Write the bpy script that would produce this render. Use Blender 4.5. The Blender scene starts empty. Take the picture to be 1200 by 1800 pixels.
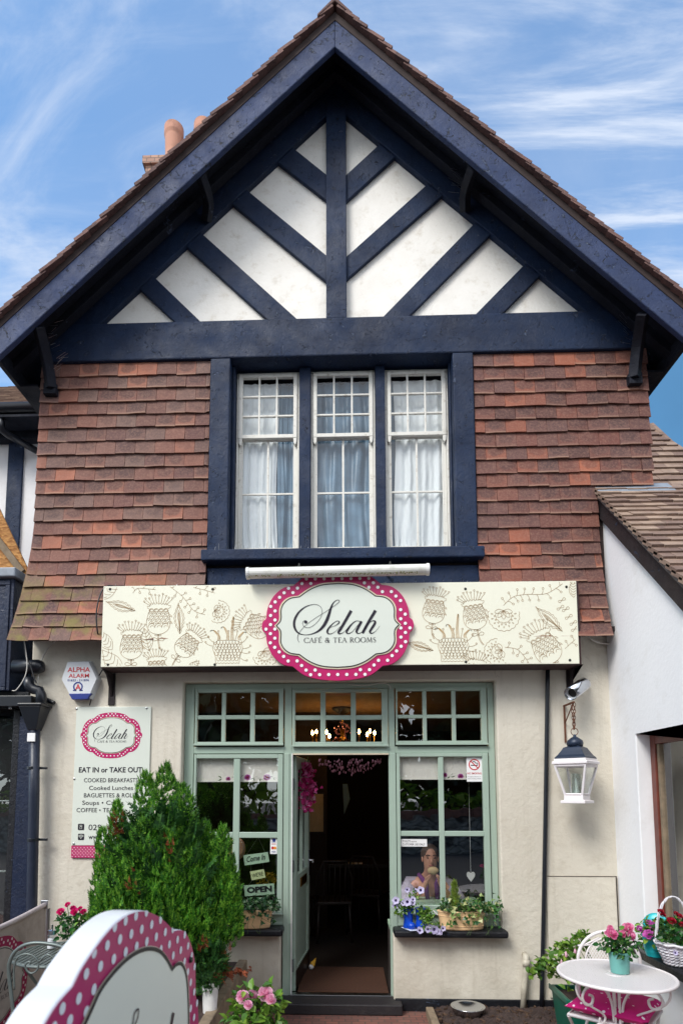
import bpy, bmesh, math, random
import numpy as np
from mathutils import Vector, Matrix
R = math.radians
rnd = random.Random(7)
SC = bpy.context.scene
COL = SC.collection

# ------------------------------------------------------------------ camera
F, YAW, PIT = 1050.0, R(1.9), R(5.5)
CX, CY = 605 - F*math.tan(R(1.9)), 1395 - F*math.tan(R(5.5))
EYE = Vector((0, -5.0, 1.74))
cam_d = bpy.data.cameras.new('camera'); cam = bpy.data.objects.new('camera', cam_d); COL.objects.link(cam)
cam.location = EYE; cam.rotation_euler = (R(90) + PIT, 0, YAW)
cam_d.sensor_fit = 'VERTICAL'; cam_d.sensor_height = 36; cam_d.lens = F/1800*36
cam_d.shift_x = (600 - CX)/1800; cam_d.shift_y = (CY - 900)/1800
cam_d.clip_start = 0.05; cam_d.clip_end = 1000
cam_d.dof.use_dof = True; cam_d.dof.focus_distance = 5.0; cam_d.dof.aperture_fstop = 4.5
SC.camera = cam

# ------------------------------------------------------------------ sky, sun, exposure
SUN_EL, SUN_ROT = R(46), R(218)
EXPOSURE = 1.22
SC.view_settings.view_transform = 'Standard'; SC.view_settings.look = 'None'
SC.view_settings.exposure = EXPOSURE; SC.view_settings.gamma = 1
wd = bpy.data.worlds.new('World'); SC.world = wd; wd.use_nodes = True
def make_world():
    nt = wd.node_tree; N = nt.nodes; L = nt.links; N.clear()
    def n(t, **k):
        x = N.new(t)
        for a, b in k.items(): setattr(x, a, b)
        return x
    def m(op, a, b=None, c=None):
        x = n('ShaderNodeMath', operation=op)
        for i, q in enumerate((a, b, c)):
            if q is None: continue
            if isinstance(q, (int, float)): x.inputs[i].default_value = q
            else: L.new(q, x.inputs[i])
        return x.outputs[0]
    tc = n('ShaderNodeTexCoord'); sx = n('ShaderNodeSeparateXYZ'); L.new(tc.outputs['Generated'], sx.inputs[0])
    X, Y, Z = sx.outputs
    zz = m('MAXIMUM', Z, 0.06)
    px, py = m('DIVIDE', X, zz), m('DIVIDE', Y, zz)
    cb = n('ShaderNodeCombineXYZ'); L.new(px, cb.inputs[0]); L.new(py, cb.inputs[1])
    def cloud(rot, sc, nscale, lo, hi, loc=(0, 0, 0), dist=0.6, det=9, rough=.62):
        mp = n('ShaderNodeMapping'); mp.inputs['Rotation'].default_value = (0, 0, rot); mp.inputs['Scale'].default_value = sc
        mp.inputs['Location'].default_value = loc
        L.new(cb.outputs[0], mp.inputs[0])
        no = n('ShaderNodeTexNoise'); no.inputs['Scale'].default_value = nscale; no.inputs['Detail'].default_value = det
        no.inputs['Roughness'].default_value = rough; no.inputs['Distortion'].default_value = dist
        L.new(mp.outputs[0], no.inputs[0])
        mr = n('ShaderNodeMapRange', interpolation_type='SMOOTHSTEP'); L.new(no.outputs['Fac'], mr.inputs[0])
        mr.inputs[1].default_value = lo; mr.inputs[2].default_value = hi
        return mr.outputs[0]
    def box(v, a, b):
        mr = n('ShaderNodeMapRange', interpolation_type='SMOOTHSTEP'); L.new(v, mr.inputs[0])
        mr.inputs[1].default_value = a; mr.inputs[2].default_value = b
        return mr.outputs[0]
    streak = cloud(R(-24), (0.5, 3.4, 1), 3.3, .44, .82, (3.1, 1.7, 0), .5)       # cirrus drawn out in long streaks
    puffy = cloud(R(30), (1.0, 1.5, 1), 1.9, .405, .74, (0.4, 5.3, 0), .9)
    right = box(px, -.25, .25)
    a = m('MULTIPLY', streak, m('ADD', m('MULTIPLY', right, .75), .22))
    b = m('MULTIPLY', puffy, m('SUBTRACT', .62, m('MULTIPLY', right, .52)))
    mask = m('MINIMUM', m('ADD', a, b), 1.0)
    thin = m('MULTIPLY', cloud(R(10), (.6, 1, 1), .8, .2, .75, (9, 2, 0), .3, 4), .22)
    mask = m('MINIMUM', m('ADD', mask, thin), .92)
    sky = n('ShaderNodeTexSky', sky_type='NISHITA'); sky.sun_disc = False
    sky.sun_elevation = SUN_EL; sky.sun_rotation = SUN_ROT; sky.air_density = 1.0; sky.dust_density = .6; sky.ozone_density = 1.6
    hs = n('ShaderNodeMixRGB', blend_type='MULTIPLY'); hs.inputs[0].default_value = 1; hs.inputs[2].default_value = (1.3, 2.2, 2.6, 1)
    L.new(sky.outputs[0], hs.inputs[1])
    c1 = n('ShaderNodeMixRGB'); L.new(mask, c1.inputs[0]); L.new(hs.outputs[0], c1.inputs[1]); c1.inputs[2].default_value = (6.6, 7.4, 8.8, 1)
    # unseen bright cloud added behind the camera to give soft frontal light
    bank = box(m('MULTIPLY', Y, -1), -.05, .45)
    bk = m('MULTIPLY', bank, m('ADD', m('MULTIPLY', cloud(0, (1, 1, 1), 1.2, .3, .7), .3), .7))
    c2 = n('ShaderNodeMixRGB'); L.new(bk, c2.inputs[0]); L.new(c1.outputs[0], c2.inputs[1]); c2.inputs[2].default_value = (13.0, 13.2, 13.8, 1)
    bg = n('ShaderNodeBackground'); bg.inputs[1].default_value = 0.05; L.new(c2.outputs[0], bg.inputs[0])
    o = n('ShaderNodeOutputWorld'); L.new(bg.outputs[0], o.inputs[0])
make_world()
sun_d = bpy.data.lights.new('sun', 'SUN'); sun_d.energy = 1.4; sun_d.angle = R(24); sun_d.color = (1, .96, .9)
sun = bpy.data.objects.new('sun', sun_d); COL.objects.link(sun)
sv = Vector((math.sin(SUN_ROT)*math.cos(SUN_EL), math.cos(SUN_ROT)*math.cos(SUN_EL), math.sin(SUN_EL)))
sun.rotation_euler = sv.to_track_quat('Z', 'Y').to_euler(); sun.location = (-6, -14, 16)

# ------------------------------------------------------------------ measuring: a point of the photograph taken out to the plane y = Y
def ray(u, v):
    x, y, z = (u - CX)/F, -(v - CY)/F, -1.0
    a = math.pi/2 + PIT
    X, Y, Z = x, y*math.cos(a) - z*math.sin(a), y*math.sin(a) + z*math.cos(a)
    c, s = math.cos(YAW), math.sin(YAW)
    return Vector((X*c - Y*s, X*s + Y*c, Z))
def at(u, v, Y):
    d = ray(u, v); return EYE + d*((Y - EYE.y)/d.y)
def onz(u, v, z):
    d = ray(u, v); return EYE + d*((z - EYE.z)/d.z)
def onx(u, v, x):
    d = ray(u, v); return EYE + d*((x - EYE.x)/d.x)

# ------------------------------------------------------------------ materials
def srgb(r, g, b):
    f = lambda c: ((c/255 + .055)/1.055)**2.4 if c > 10 else c/255/12.92
    return (f(r), f(g), f(b), 1)
MATS = {}
class NT:
    """Small node tree helper round one Principled BSDF."""
    def __init__(s, name, rough=.6, metal=0, spec=.5):
        s.m = bpy.data.materials.new(name); s.m.use_nodes = True; s.t = s.m.node_tree; s.N = s.t.nodes
        s.b = s.N['Principled BSDF']; s.b.inputs['Roughness'].default_value = rough; s.b.inputs['Metallic'].default_value = metal
        s.b.inputs['Specular IOR Level'].default_value = spec
        s.tc = s.N.new('ShaderNodeTexCoord'); s.out = s.N['Material Output']; MATS[name] = s.m
    def n(s, t, **k):
        x = s.N.new(t)
        for a, b in k.items(): setattr(x, a, b)
        return x
    def l(s, a, b): s.t.links.new(a, b)
    def coord(s, scale=(1, 1, 1), rot=(0, 0, 0)):
        mp = s.n('ShaderNodeMapping'); mp.inputs['Scale'].default_value = scale; mp.inputs['Rotation'].default_value = rot
        s.l(s.tc.outputs['Object'], mp.inputs[0]); return mp.outputs[0]
    def noise(s, scale, detail=6, rough=.6, co=None, dist=0):
        x = s.n('ShaderNodeTexNoise'); x.inputs['Scale'].default_value = scale; x.inputs['Detail'].default_value = detail
        x.inputs['Roughness'].default_value = rough; x.inputs['Distortion'].default_value = dist
        s.l(co if co is not None else s.tc.outputs['Object'], x.inputs[0]); return x.outputs['Fac']
    def rng(s, v, a, b, c=0, d=1):
        x = s.n('ShaderNodeMapRange'); s.l(v, x.inputs[0])
        for i, q in enumerate((a, b, c, d)): x.inputs[i + 1].default_value = q
        return x.outputs[0]
    def math(s, op, a, b=0):
        x = s.n('ShaderNodeMath', operation=op)
        for i, q in enumerate((a, b)):
            if isinstance(q, (int, float)): x.inputs[i].default_value = q
            else: s.l(q, x.inputs[i])
        return x.outputs[0]
    def ramp(s, v, stops):
        x = s.n('ShaderNodeValToRGB'); e = x.color_ramp.elements
        while len(e) < len(stops): e.new(.5)
        for q, (p, c) in zip(e, stops): q.position = p; q.color = c
        s.l(v, x.inputs[0]); return x.outputs[0]
    def mix(s, f, a, b, mode='MIX'):
        x = s.n('ShaderNodeMixRGB', blend_type=mode)
        for i, q in enumerate((f, a, b)):
            if isinstance(q, (int, float)): x.inputs[i].default_value = q
            elif isinstance(q, tuple): x.inputs[i].default_value = q
            else: s.l(q, x.inputs[i])
        return x.outputs[0]
    def isl(s): return s.n('ShaderNodeNewGeometry').outputs['Random Per Island']
    def color(s, c):
        if isinstance(c, tuple): s.b.inputs['Base Color'].default_value = c
        else: s.l(c, s.b.inputs['Base Color'])
    def bump(s, v, strength=.3, dist=.01):
        x = s.n('ShaderNodeBump'); x.inputs['Strength'].default_value = strength; x.inputs['Distance'].default_value = dist
        s.l(v, x.inputs['Height']); s.l(x.outputs[0], s.b.inputs['Normal'])
    def roughv(s, v): s.l(v, s.b.inputs['Roughness'])

def plain(name, c, rough=.5, metal=0, var=.12, nscale=14, bump=0, bscale=120, spec=.5):
    t = NT(name, rough, metal, spec)
    d = tuple(x*(1 - var) for x in c[:3]) + (1,); e = tuple(min(1, x*(1 + var)) for x in c[:3]) + (1,)
    t.color(t.ramp(t.noise(nscale, 5), [(.3, d), (.7, e)]))
    if bump: t.bump(t.noise(bscale, 4), bump, .004)
    return t.m
def dirty(name, c, dirt, lo=.52, hi=.75, amt=.6, rough=.6, nscale=3, bump=.25, bscale=60, dist=.006):
    t = NT(name, rough)
    f = t.math('MULTIPLY', t.rng(t.noise(nscale, 9, .68), lo, hi), amt)
    v = t.mix(t.rng(t.noise(nscale*.4, 3), .3, .7, 0, .35), c, tuple(x*.82 for x in c[:3]) + (1,))
    t.color(t.mix(f, v, dirt)); t.bump(t.noise(bscale, 6, .6), bump, dist)
    return t.m

def make_materials():
    # cream render
    t = NT('cream_render', .85)
    big = t.noise(1.1, 5); fine = t.noise(7, 8, .7)
    c = t.ramp(big, [(.3, srgb(203, 196, 181)), (.7, srgb(218, 212, 198))])
    c = t.mix(t.math('MULTIPLY', t.rng(fine, .52, .78), .35), c, srgb(160, 146, 122))
    drip = t.noise(2.2, 6, .6, t.coord((5, 1, .35)))
    c = t.mix(t.math('MULTIPLY', t.rng(drip, .56, .76), .28), c, srgb(148, 136, 116))
    sx = t.n('ShaderNodeSeparateXYZ'); t.l(t.tc.outputs['Object'], sx.inputs[0])
    low = t.math('MULTIPLY', t.rng(sx.outputs[2], .75, .05), t.rng(t.noise(4, 7), .35, .7))
    c = t.mix(t.math('MULTIPLY', low, .5), c, srgb(150, 140, 122))
    cr = t.noise(2.6, 3, .5, None, 1.2)
    crack = t.rng(t.math('ABSOLUTE', t.math('SUBTRACT', cr, .5)), 0, .003, 1, 0)
    crack = t.math('MULTIPLY', crack, t.rng(t.noise(.9, 2), .55, .66))
    c = t.mix(t.math('MULTIPLY', crack, .5), c, srgb(110, 100, 84)); t.color(c)
    h = t.math('ADD', t.math('MULTIPLY', t.noise(22, 8, .62), 1), t.math('MULTIPLY', t.noise(5, 4), .8))
    t.bump(h, .32, .02)
    dirty('white_render', srgb(238, 238, 240), srgb(170, 160, 140), .55, .85, .4, .8, 2.2, .25, 30, .01)
    t = NT('gable_plaster', .8)
    c = t.ramp(t.noise(2.5, 5), [(.3, srgb(234, 230, 222)), (.7, srgb(246, 243, 237))])
    c = t.mix(t.math('MULTIPLY', t.rng(t.noise(9, 8, .7), .54, .76), .45), c, srgb(176, 160, 132))
    t.color(c); t.bump(t.noise(34, 8, .65), .35, .012)
    # flaking navy paint
    def navy(name, base, alt, gloss=.42, chips=.605):
        t = NT(name, gloss, 0, .35)
        c = t.ramp(t.noise(2.3, 6, .65), [(.32, base), (.68, alt)])
        ch = t.noise(16, 9, .72, None, .8); f = t.math('MAXIMUM', t.rng(ch, chips, chips + .03), t.math('MULTIPLY', t.rng(t.noise(5, 9, .74, None, 1.2), .62, .64), .7))
        col2 = t.ramp(t.noise(40, 3), [(.38, srgb(20, 22, 28)), (.56, srgb(62, 76, 104)), (.74, srgb(116, 126, 142))])
        t.color(t.mix(f, c, col2))
        t.bump(t.math('ADD', t.math('MULTIPLY', t.noise(26, 8, .72, None, .5), .7), t.math('MULTIPLY', f, -.6)), 1.0, .011)
        t.roughv(t.rng(t.noise(5, 5), .3, .7, gloss - .1, gloss + .22)); return t.m
    navy('navy_paint', srgb(11, 27, 53), srgb(21, 43, 75), .58, .60)
    navy('navy_barge', srgb(34, 47, 78), srgb(54, 69, 106), .58, .585)
    navy('navy_shaded', srgb(8, 12, 24), srgb(14, 20, 36), .7, .66)  # near-black navy: shade under the eaves put into the soffit colour
    navy('navy_shop', srgb(20, 30, 52), srgb(26, 38, 64), .38, .78)
    navy('black_paint', srgb(16, 17, 22), srgb(28, 30, 36), .4, .70)
    navy('brown_black', srgb(34, 28, 30), srgb(52, 44, 46), .6, .66)
    # clay tiles
    def tiles(name, stops, moss=0, burn=.6):
        t = NT(name, .82); i = t.isl()
        c = t.ramp(i, stops)
        off = t.n('ShaderNodeVectorMath', operation='ADD'); mu = t.n('ShaderNodeVectorMath', operation='MULTIPLY')
        cb = t.n('ShaderNodeCombineXYZ'); t.l(i, cb.inputs[0]); t.l(i, cb.inputs[2]); t.l(cb.outputs[0], mu.inputs[0]); mu.inputs[1].default_value = (37, 0, 53)
        t.l(mu.outputs[0], off.inputs[0]); t.l(t.tc.outputs['Object'], off.inputs[1])
        st = t.rng(t.noise(1.3, 6, .65, t.coord((1, 1, .6))), .35, .68); c = t.mix(t.math('MULTIPLY', st, .45), c, srgb(74, 54, 52)); f = t.rng(t.noise(7, 4, .5, off.outputs[0]), .44, .60)
        if burn > .55:      # firing mark in the middle of each hung tile
            at_ = t.n('ShaderNodeAttribute', attribute_name='tile'); sp_ = t.n('ShaderNodeSeparateXYZ'); t.l(at_.outputs['Vector'], sp_.inputs[0])
            du = t.math('MULTIPLY', t.math('SUBTRACT', sp_.outputs[0], .5), 2.25); dv = t.math('MULTIPLY', t.math('SUBTRACT', sp_.outputs[1], .64), 2.3)
            d2 = t.math('ADD', t.math('MULTIPLY', du, du), t.math('MULTIPLY', dv, dv)); d2 = t.math('ADD', d2, t.math('MULTIPLY', t.math('SUBTRACT', t.noise(14, 4, .6, off.outputs[0]), .5), 2.2))
            hs = t.math('FRACT', t.math('MULTIPLY', sp_.outputs[2], 17.3)); f = t.math('MULTIPLY', t.rng(d2, 1.15, .55), t.rng(hs, .1, .85, .15, 1.15))
            f = t.math('MINIMUM', f, 1.0); pale = t.math('MULTIPLY', t.rng(sp_.outputs[1], .16, .02), t.rng(hs, .3, .9, 0, .5)); c = t.mix(pale, c, srgb(186, 150, 128))
        c = t.mix(t.math('MULTIPLY', f, burn), c, srgb(70, 52, 52))
        c = t.mix(t.math('MULTIPLY', t.rng(t.noise(60, 6, .7), .45, .75), .4), c, srgb(172, 132, 112))
        if moss:
            sx = t.n('ShaderNodeSeparateXYZ'); t.l(t.tc.outputs['Object'], sx.inputs[0])
            g = t.math('MULTIPLY', t.rng(sx.outputs[2], 3.75, 3.3), t.rng(sx.outputs[0], -1.2, -2.2))
            g = t.math('MULTIPLY', g, t.rng(t.noise(5, 6), .46, .62))
            c = t.mix(t.math('MULTIPLY', g, .75), c, srgb(122, 114, 58))
        sp = t.rng(t.noise(90, 2), .74, .78)
        c = t.mix(t.math('MULTIPLY', sp, .3), c, srgb(200, 190, 180)); t.color(c)
        t.bump(t.noise(70, 7, .7), .35, .004)
    tiles('hung_tile', [(0, srgb(104, 74, 68)), (.3, srgb(134, 90, 78)), (.5, srgb(122, 98, 90)), (.68, srgb(108, 72, 68)), (.84, srgb(146, 96, 80)), (1, srgb(180, 110, 84))], 1)
    tiles('hung_tile_red', [(0, srgb(86, 56, 52)), (.35, srgb(118, 70, 60)), (.6, srgb(102, 72, 68)), (.82, srgb(134, 78, 62)), (1, srgb(172, 98, 70))])
    tiles('verge_tile', [(0, srgb(78, 58, 58)), (.5, srgb(100, 70, 66)), (1, srgb(126, 94, 88))], 0, .5)
    tiles('pale_tile', [(0, srgb(118, 98, 86)), (.5, srgb(146, 124, 108)), (1, srgb(172, 150, 130))], 0, .35)
    plain('dark_brown', srgb(52, 40, 38), .9)  # plain dark brown for wall cores, roof beds and edge strips
    dirty('white_paint', srgb(226, 224, 216), srgb(150, 138, 118), .55, .7, .55, .5, 18, .3, 60, .003)
    dirty('sage_paint', srgb(161, 180, 166), srgb(96, 104, 88), .64, .78, .6, .42, 10, .2, 90, .002)
    plain('sage_dark', srgb(86, 108, 96), .5)
    # sign faces
    plain('sign_cream', srgb(234, 233, 214), .32, 0, .04, 1.2)
    plain('plaque_cream', srgb(216, 222, 212), .28, 0, .03, 1.5)
    plain('sign_pink', srgb(184, 34, 100), .3, 0, .05, 2)
    plain('sign_white', srgb(236, 236, 236), .35, 0, .03)
    plain('sign_black', srgb(22, 22, 28), .4)
    plain('sign_ink', srgb(34, 28, 42), .35)
    plain('sign_line', srgb(168, 140, 104), .5)
    plain('sign_gold', srgb(180, 142, 88), .5)
    plain('beige_line', srgb(214, 200, 176), .4)
    dirty('white_gloss', srgb(216, 220, 224), srgb(196, 194, 186), .6, .9, .3, .22, 4, .05)
    dirty('dark_wood_edge', srgb(58, 34, 36), srgb(30, 20, 22), .5, .7, .7, .6, 12)
    plain('red_ink', srgb(196, 34, 44), .4); plain('blue_ink', srgb(34, 52, 130), .4); plain('orange_ink', srgb(230, 150, 50), .4)
    plain('screw', srgb(60, 60, 56), .4, .8); plain('chrome', srgb(200, 202, 206), .16, 1, .03); plain('steel', srgb(168, 170, 172), .28, 1, .05)
    dirty('tube_white', srgb(224, 224, 218), srgb(150, 146, 120), .52, .75, .55, .4, 9)
    plain('moss', srgb(96, 96, 44), .95, 0, .4, 60)
    # glass
    def glass(name, tint, refl=1.0, rough=.0):
        m = bpy.data.materials.new(name); m.use_nodes = True; t = m.node_tree; t.nodes.clear()
        o = t.nodes.new('ShaderNodeOutputMaterial'); mx = t.nodes.new('ShaderNodeMixShader'); tr = t.nodes.new('ShaderNodeBsdfTransparent')
        gl = t.nodes.new('ShaderNodeBsdfGlossy'); lw = t.nodes.new('ShaderNodeLayerWeight'); lw.inputs[0].default_value = .5; pw = t.nodes.new('ShaderNodeMath'); pw.operation = 'POWER'; pw.inputs[1].default_value = 5; t.links.new(lw.outputs['Facing'], pw.inputs[0]); fr = t.nodes.new('ShaderNodeMath'); fr.operation = 'MULTIPLY_ADD'; fr.inputs[1].default_value = .96; fr.inputs[2].default_value = .04; t.links.new(pw.outputs[0], fr.inputs[0])
        tr.inputs[0].default_value = tint; gl.inputs['Roughness'].default_value = rough; gl.inputs[0].default_value = (1, 1, 1, 1)
        mu = t.nodes.new('ShaderNodeMath'); mu.operation = 'MULTIPLY'; mu.inputs[1].default_value = refl; mu.use_clamp = True
        nz = t.nodes.new('ShaderNodeTexNoise'); nz.inputs['Scale'].default_value = 3; bp = t.nodes.new('ShaderNodeBump'); bp.inputs['Strength'].default_value = .04; bp.inputs['Distance'].default_value = .05
        tc = t.nodes.new('ShaderNodeTexCoord'); t.links.new(tc.outputs['Object'], nz.inputs[0]); t.links.new(nz.outputs['Fac'], bp.inputs['Height']); t.links.new(bp.outputs[0], gl.inputs['Normal'])
        t.links.new(fr.outputs[0], mu.inputs[0]); t.links.new(mu.outputs[0], mx.inputs[0]); t.links.new(tr.outputs[0], mx.inputs[1]); t.links.new(gl.outputs[0], mx.inputs[2])
        t.links.new(mx.outputs[0], o.inputs[0]); MATS[name] = m
    glass('window_glass', (.97, .985, .98, 1), 4.6); glass('old_glass', (.96, .975, .985, 1), 1.6, .02); glass('lantern_glass', (.9, .93, .92, 1), 1.6)
    glass('jar_glass', (.9, .92, .95, 1), 2)
    # interior
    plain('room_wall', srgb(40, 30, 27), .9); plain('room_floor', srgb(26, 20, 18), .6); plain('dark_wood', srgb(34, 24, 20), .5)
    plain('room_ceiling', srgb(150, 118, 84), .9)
    plain('brass', srgb(150, 110, 50), .3, 1)
    t = NT('doormat', .95); t.color(t.ramp(t.noise(140, 4, .8), [(.3, srgb(48, 28, 18)), (.7, srgb(92, 56, 36))])); t.bump(t.noise(220, 3), .8, .01)
    def emit(name, c, s):
        t = NT(name); t.b.inputs['Emission Color'].default_value = c; t.b.inputs['Emission Strength'].default_value = s; t.color(c)
    emit('bulb', (1, .55, .18, 1), 34)
    # net curtain
    t = NT('curtain', .9); w = t.n('ShaderNodeTexWave', bands_direction='X'); w.inputs['Scale'].default_value = 5; w.inputs['Distortion'].default_value = 3.5
    t.l(t.tc.outputs['Object'], w.inputs[0]); t.color(srgb(222, 226, 226)); t.bump(w.outputs[1], .3, .02)
    plain('plastic_sheet', srgb(88, 116, 136), .35, 0, .3, 5)
    # foliage
    def leaf(name, stops, rough=.55, trans=.25, nscale=3, dk=.45):
        t = NT(name, rough); i = t.isl()
        c = t.ramp(i, stops)
        c = t.mix(t.rng(t.noise(nscale, 3), .35, .65, 0, .45), c, tuple(x*dk for x in stops[0][1][:3]) + (1,))
        t.color(c)
        tl = t.n('ShaderNodeBsdfTranslucent'); t.l(c, tl.inputs[0]); mx = t.n('ShaderNodeMixShader'); mx.inputs[0].default_value = trans
        t.l(t.b.outputs[0], mx.inputs[1]); t.l(tl.outputs[0], mx.inputs[2]); t.l(mx.outputs[0], t.out.inputs[0])
    leaf('conifer_leaf', [(0, srgb(32, 90, 24)), (.45, srgb(72, 138, 36)), (.8, srgb(116, 180, 48)), (1, srgb(160, 210, 72))], .6, .22, 7, .3)
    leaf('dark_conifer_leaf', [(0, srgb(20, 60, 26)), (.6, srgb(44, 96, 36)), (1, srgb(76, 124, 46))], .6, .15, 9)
    leaf('dead_leaf', [(0, srgb(96, 42, 22)), (.6, srgb(150, 70, 36)), (1, srgb(178, 96, 54))], .8, .1, 9)
    leaf('rose_leaf', [(0, srgb(26, 76, 36)), (.6, srgb(52, 116, 48)), (.9, srgb(104, 156, 62)), (1, srgb(150, 180, 80))], .4, .25, 9)
    leaf('bright_leaf', [(0, srgb(58, 104, 34)), (.5, srgb(104, 150, 48)), (1, srgb(156, 186, 74))], .45, .3, 9)
    leaf('ivy_leaf', [(0, srgb(30, 74, 34)), (.5, srgb(56, 110, 44)), (.72, srgb(120, 152, 74)), (.86, srgb(206, 206, 150)), (1, srgb(186, 190, 120))], .4, .2, 12)
    leaf('ivy_leaf_dark', [(0, srgb(18, 54, 28)), (.6, srgb(40, 92, 44)), (.85, srgb(74, 118, 60)), (1, srgb(190, 196, 168))], .4, .2, 12)
    leaf('tuft_leaf', [(0, srgb(96, 128, 40)), (.6, srgb(136, 162, 58)), (1, srgb(176, 190, 90))], .5, .3, 12)
    leaf('hedge_leaf', [(0, srgb(100, 140, 40)), (.6, srgb(150, 190, 60)), (1, srgb(200, 220, 90))], .5, .6, 2)
    leaf('tree_leaf', [(0, srgb(20, 40, 18)), (.6, srgb(40, 66, 28)), (1, srgb(70, 90, 40))], .6, .1, 1)
    leaf('yellow_leaf', [(0, srgb(140, 110, 20)), (.6, srgb(196, 166, 30)), (1, srgb(226, 206, 60))], .5, .3, 9)
    leaf('rose_pink', [(0, srgb(246, 172, 206)), (.5, srgb(250, 198, 220)), (1, srgb(254, 226, 236))], .5, .3, 30, .85)
    leaf('rose_hot', [(0, srgb(206, 12, 104)), (.5, srgb(232, 30, 130)), (1, srgb(244, 80, 160))], .5, .3, 30, .85)
    leaf('rose_mid', [(0, srgb(230, 110, 166)), (.5, srgb(242, 146, 190)), (1, srgb(250, 194, 218))], .5, .3, 30, .85)
    leaf('rose_red', [(0, srgb(150, 14, 40)), (.5, srgb(196, 28, 60)), (1, srgb(220, 60, 90))], .5, .3, 30, .85)
    leaf('petal_mauve', [(0, srgb(206, 90, 190)), (.5, srgb(224, 120, 204)), (1, srgb(238, 160, 220))], .5, .3, 30, .85)
    leaf('petunia', [(0, srgb(126, 104, 196)), (.5, srgb(176, 160, 224)), (1, srgb(224, 218, 244))], .5, .3, 60, .85)
    leaf('petunia_eye', [(0, srgb(50, 24, 90)), (1, srgb(70, 34, 120))], .5, .1, 9)
    leaf('orchid', [(0, srgb(150, 14, 84)), (.5, srgb(208, 40, 130)), (.8, srgb(232, 130, 190)), (1, srgb(240, 214, 232))], .5, .3, 30, .85)
    plain('stem', srgb(70, 96, 44), .6, 0, .3); plain('bark', srgb(78, 58, 44), .9, 0, .3, 20, .5); plain('soil', srgb(58, 44, 40), .95, 0, .5, 40, 1, 60)
    # objects
    plain('teal_pot', srgb(104, 166, 158), .42, 0, .05); plain('teal_bucket', srgb(30, 172, 180), .3, .1, .06)
    plain('cream_tin', srgb(226, 190, 146), .34, .0, .05, 5); plain('blue_rubber', srgb(20, 70, 186), .16, 0, .06); plain('pale_rubber', srgb(196, 204, 226), .4)
    dirty('white_metal', srgb(226, 220, 220), srgb(168, 150, 146), .6, .8, .4, .38, 14); plain('grey_metal', srgb(104, 114, 112), .38, .4)
    dirty('wicker', srgb(222, 220, 226), srgb(150, 146, 156), .5, .75, .5, .6, 40); plain('green_plastic', srgb(14, 92, 74), .35); plain('white_plastic', srgb(226, 226, 224), .4)
    t = NT('polka_cushion', .8); v = t.n('ShaderNodeTexVoronoi'); v.inputs['Scale'].default_value = 24; v.inputs['Randomness'].default_value = .4
    t.l(t.tc.outputs['Object'], v.inputs[0]); t.color(t.mix(t.rng(v.outputs['Distance'], .22, .26, 1, 0), srgb(194, 12, 112), srgb(236, 226, 232))); t.bump(t.noise(200, 2), .2, .002)
    dirty('canvas', srgb(176, 166, 160), srgb(120, 110, 104), .45, .75, .7, .9, 5, .4, 18, .01); dirty('canvas_tube', srgb(186, 176, 178), srgb(130, 118, 118), .45, .75, .6, .8, 12)
    plain('canvas_cream', srgb(176, 170, 166), .9); plain('canvas_pink', srgb(148, 24, 76), .9); plain('canvas_dot', srgb(206, 190, 196), .9); plain('canvas_ink', srgb(66, 62, 68), .9)
    plain('sugar', srgb(236, 234, 232), .9)
    t = NT('osb', .85); v = t.n('ShaderNodeTexVoronoi'); v.inputs['Scale'].default_value = 22; t.l(t.coord((1, 1, 2.2), (0, .6, 0)), v.inputs[0])
    t.color(t.mix(t.rng(t.noise(9, 7), .4, .65, 0, .6), t.ramp(v.outputs['Color'], [(.2, srgb(150, 100, 50)), (.8, srgb(202, 150, 88))]), srgb(132, 84, 40))); t.bump(v.outputs['Distance'], .4, .01)
    dirty('lead_grey', srgb(140, 148, 158), srgb(90, 96, 104), .45, .7, .6, .5, 8); plain('dark_void', srgb(12, 12, 14), .5)
    t = NT('chimney_brick', .9); b = t.n('ShaderNodeTexBrick'); b.inputs['Scale'].default_value = 4.2; b.inputs['Color1'].default_value = srgb(190, 150, 128); b.inputs['Color2'].default_value = srgb(170, 132, 116); b.inputs['Mortar'].default_value = srgb(120, 104, 96); b.inputs['Mortar Size'].default_value = .03
    t.l(t.coord((1, 1, 1), (R(90), 0, 0)), b.inputs[0]); t.color(t.mix(t.rng(t.noise(9, 6), .45, .7, 0, .5), b.outputs[0], srgb(120, 100, 90)))
    dirty('terracotta', srgb(192, 140, 118), srgb(120, 90, 78), .5, .75, .6, .85, 7)
    t = NT('paving', .85); b = t.n('ShaderNodeTexBrick'); b.inputs['Scale'].default_value = 5; b.inputs['Color1'].default_value = srgb(132, 84, 72); b.inputs['Color2'].default_value = srgb(108, 70, 62); b.inputs['Mortar'].default_value = srgb(70, 60, 54); b.inputs['Mortar Size'].default_value = .02
    t.l(t.tc.outputs['Object'], b.inputs[0]); t.color(t.mix(t.rng(t.noise(6, 7), .45, .7, 0, .5), b.outputs[0], srgb(92, 78, 70))); t.bump(b.outputs['Fac'], -.4, .01)
    plain('asphalt', srgb(62, 62, 64), .85, 0, .2, 30, .5, 90); plain('pavement_grey', srgb(120, 118, 114), .85, 0, .15, 8)
    t = NT('stone_rubble', .9); v = t.n('ShaderNodeTexVoronoi'); v.inputs['Scale'].default_value = 5; t.l(t.coord((1, 1, 2.4)), v.inputs[0])
    t.color(t.ramp(v.outputs['Distance'], [(0, srgb(190, 184, 174)), (.5, srgb(146, 138, 128)), (.8, srgb(66, 62, 58))])); t.bump(v.outputs['Distance'], -.8, .05)
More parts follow.
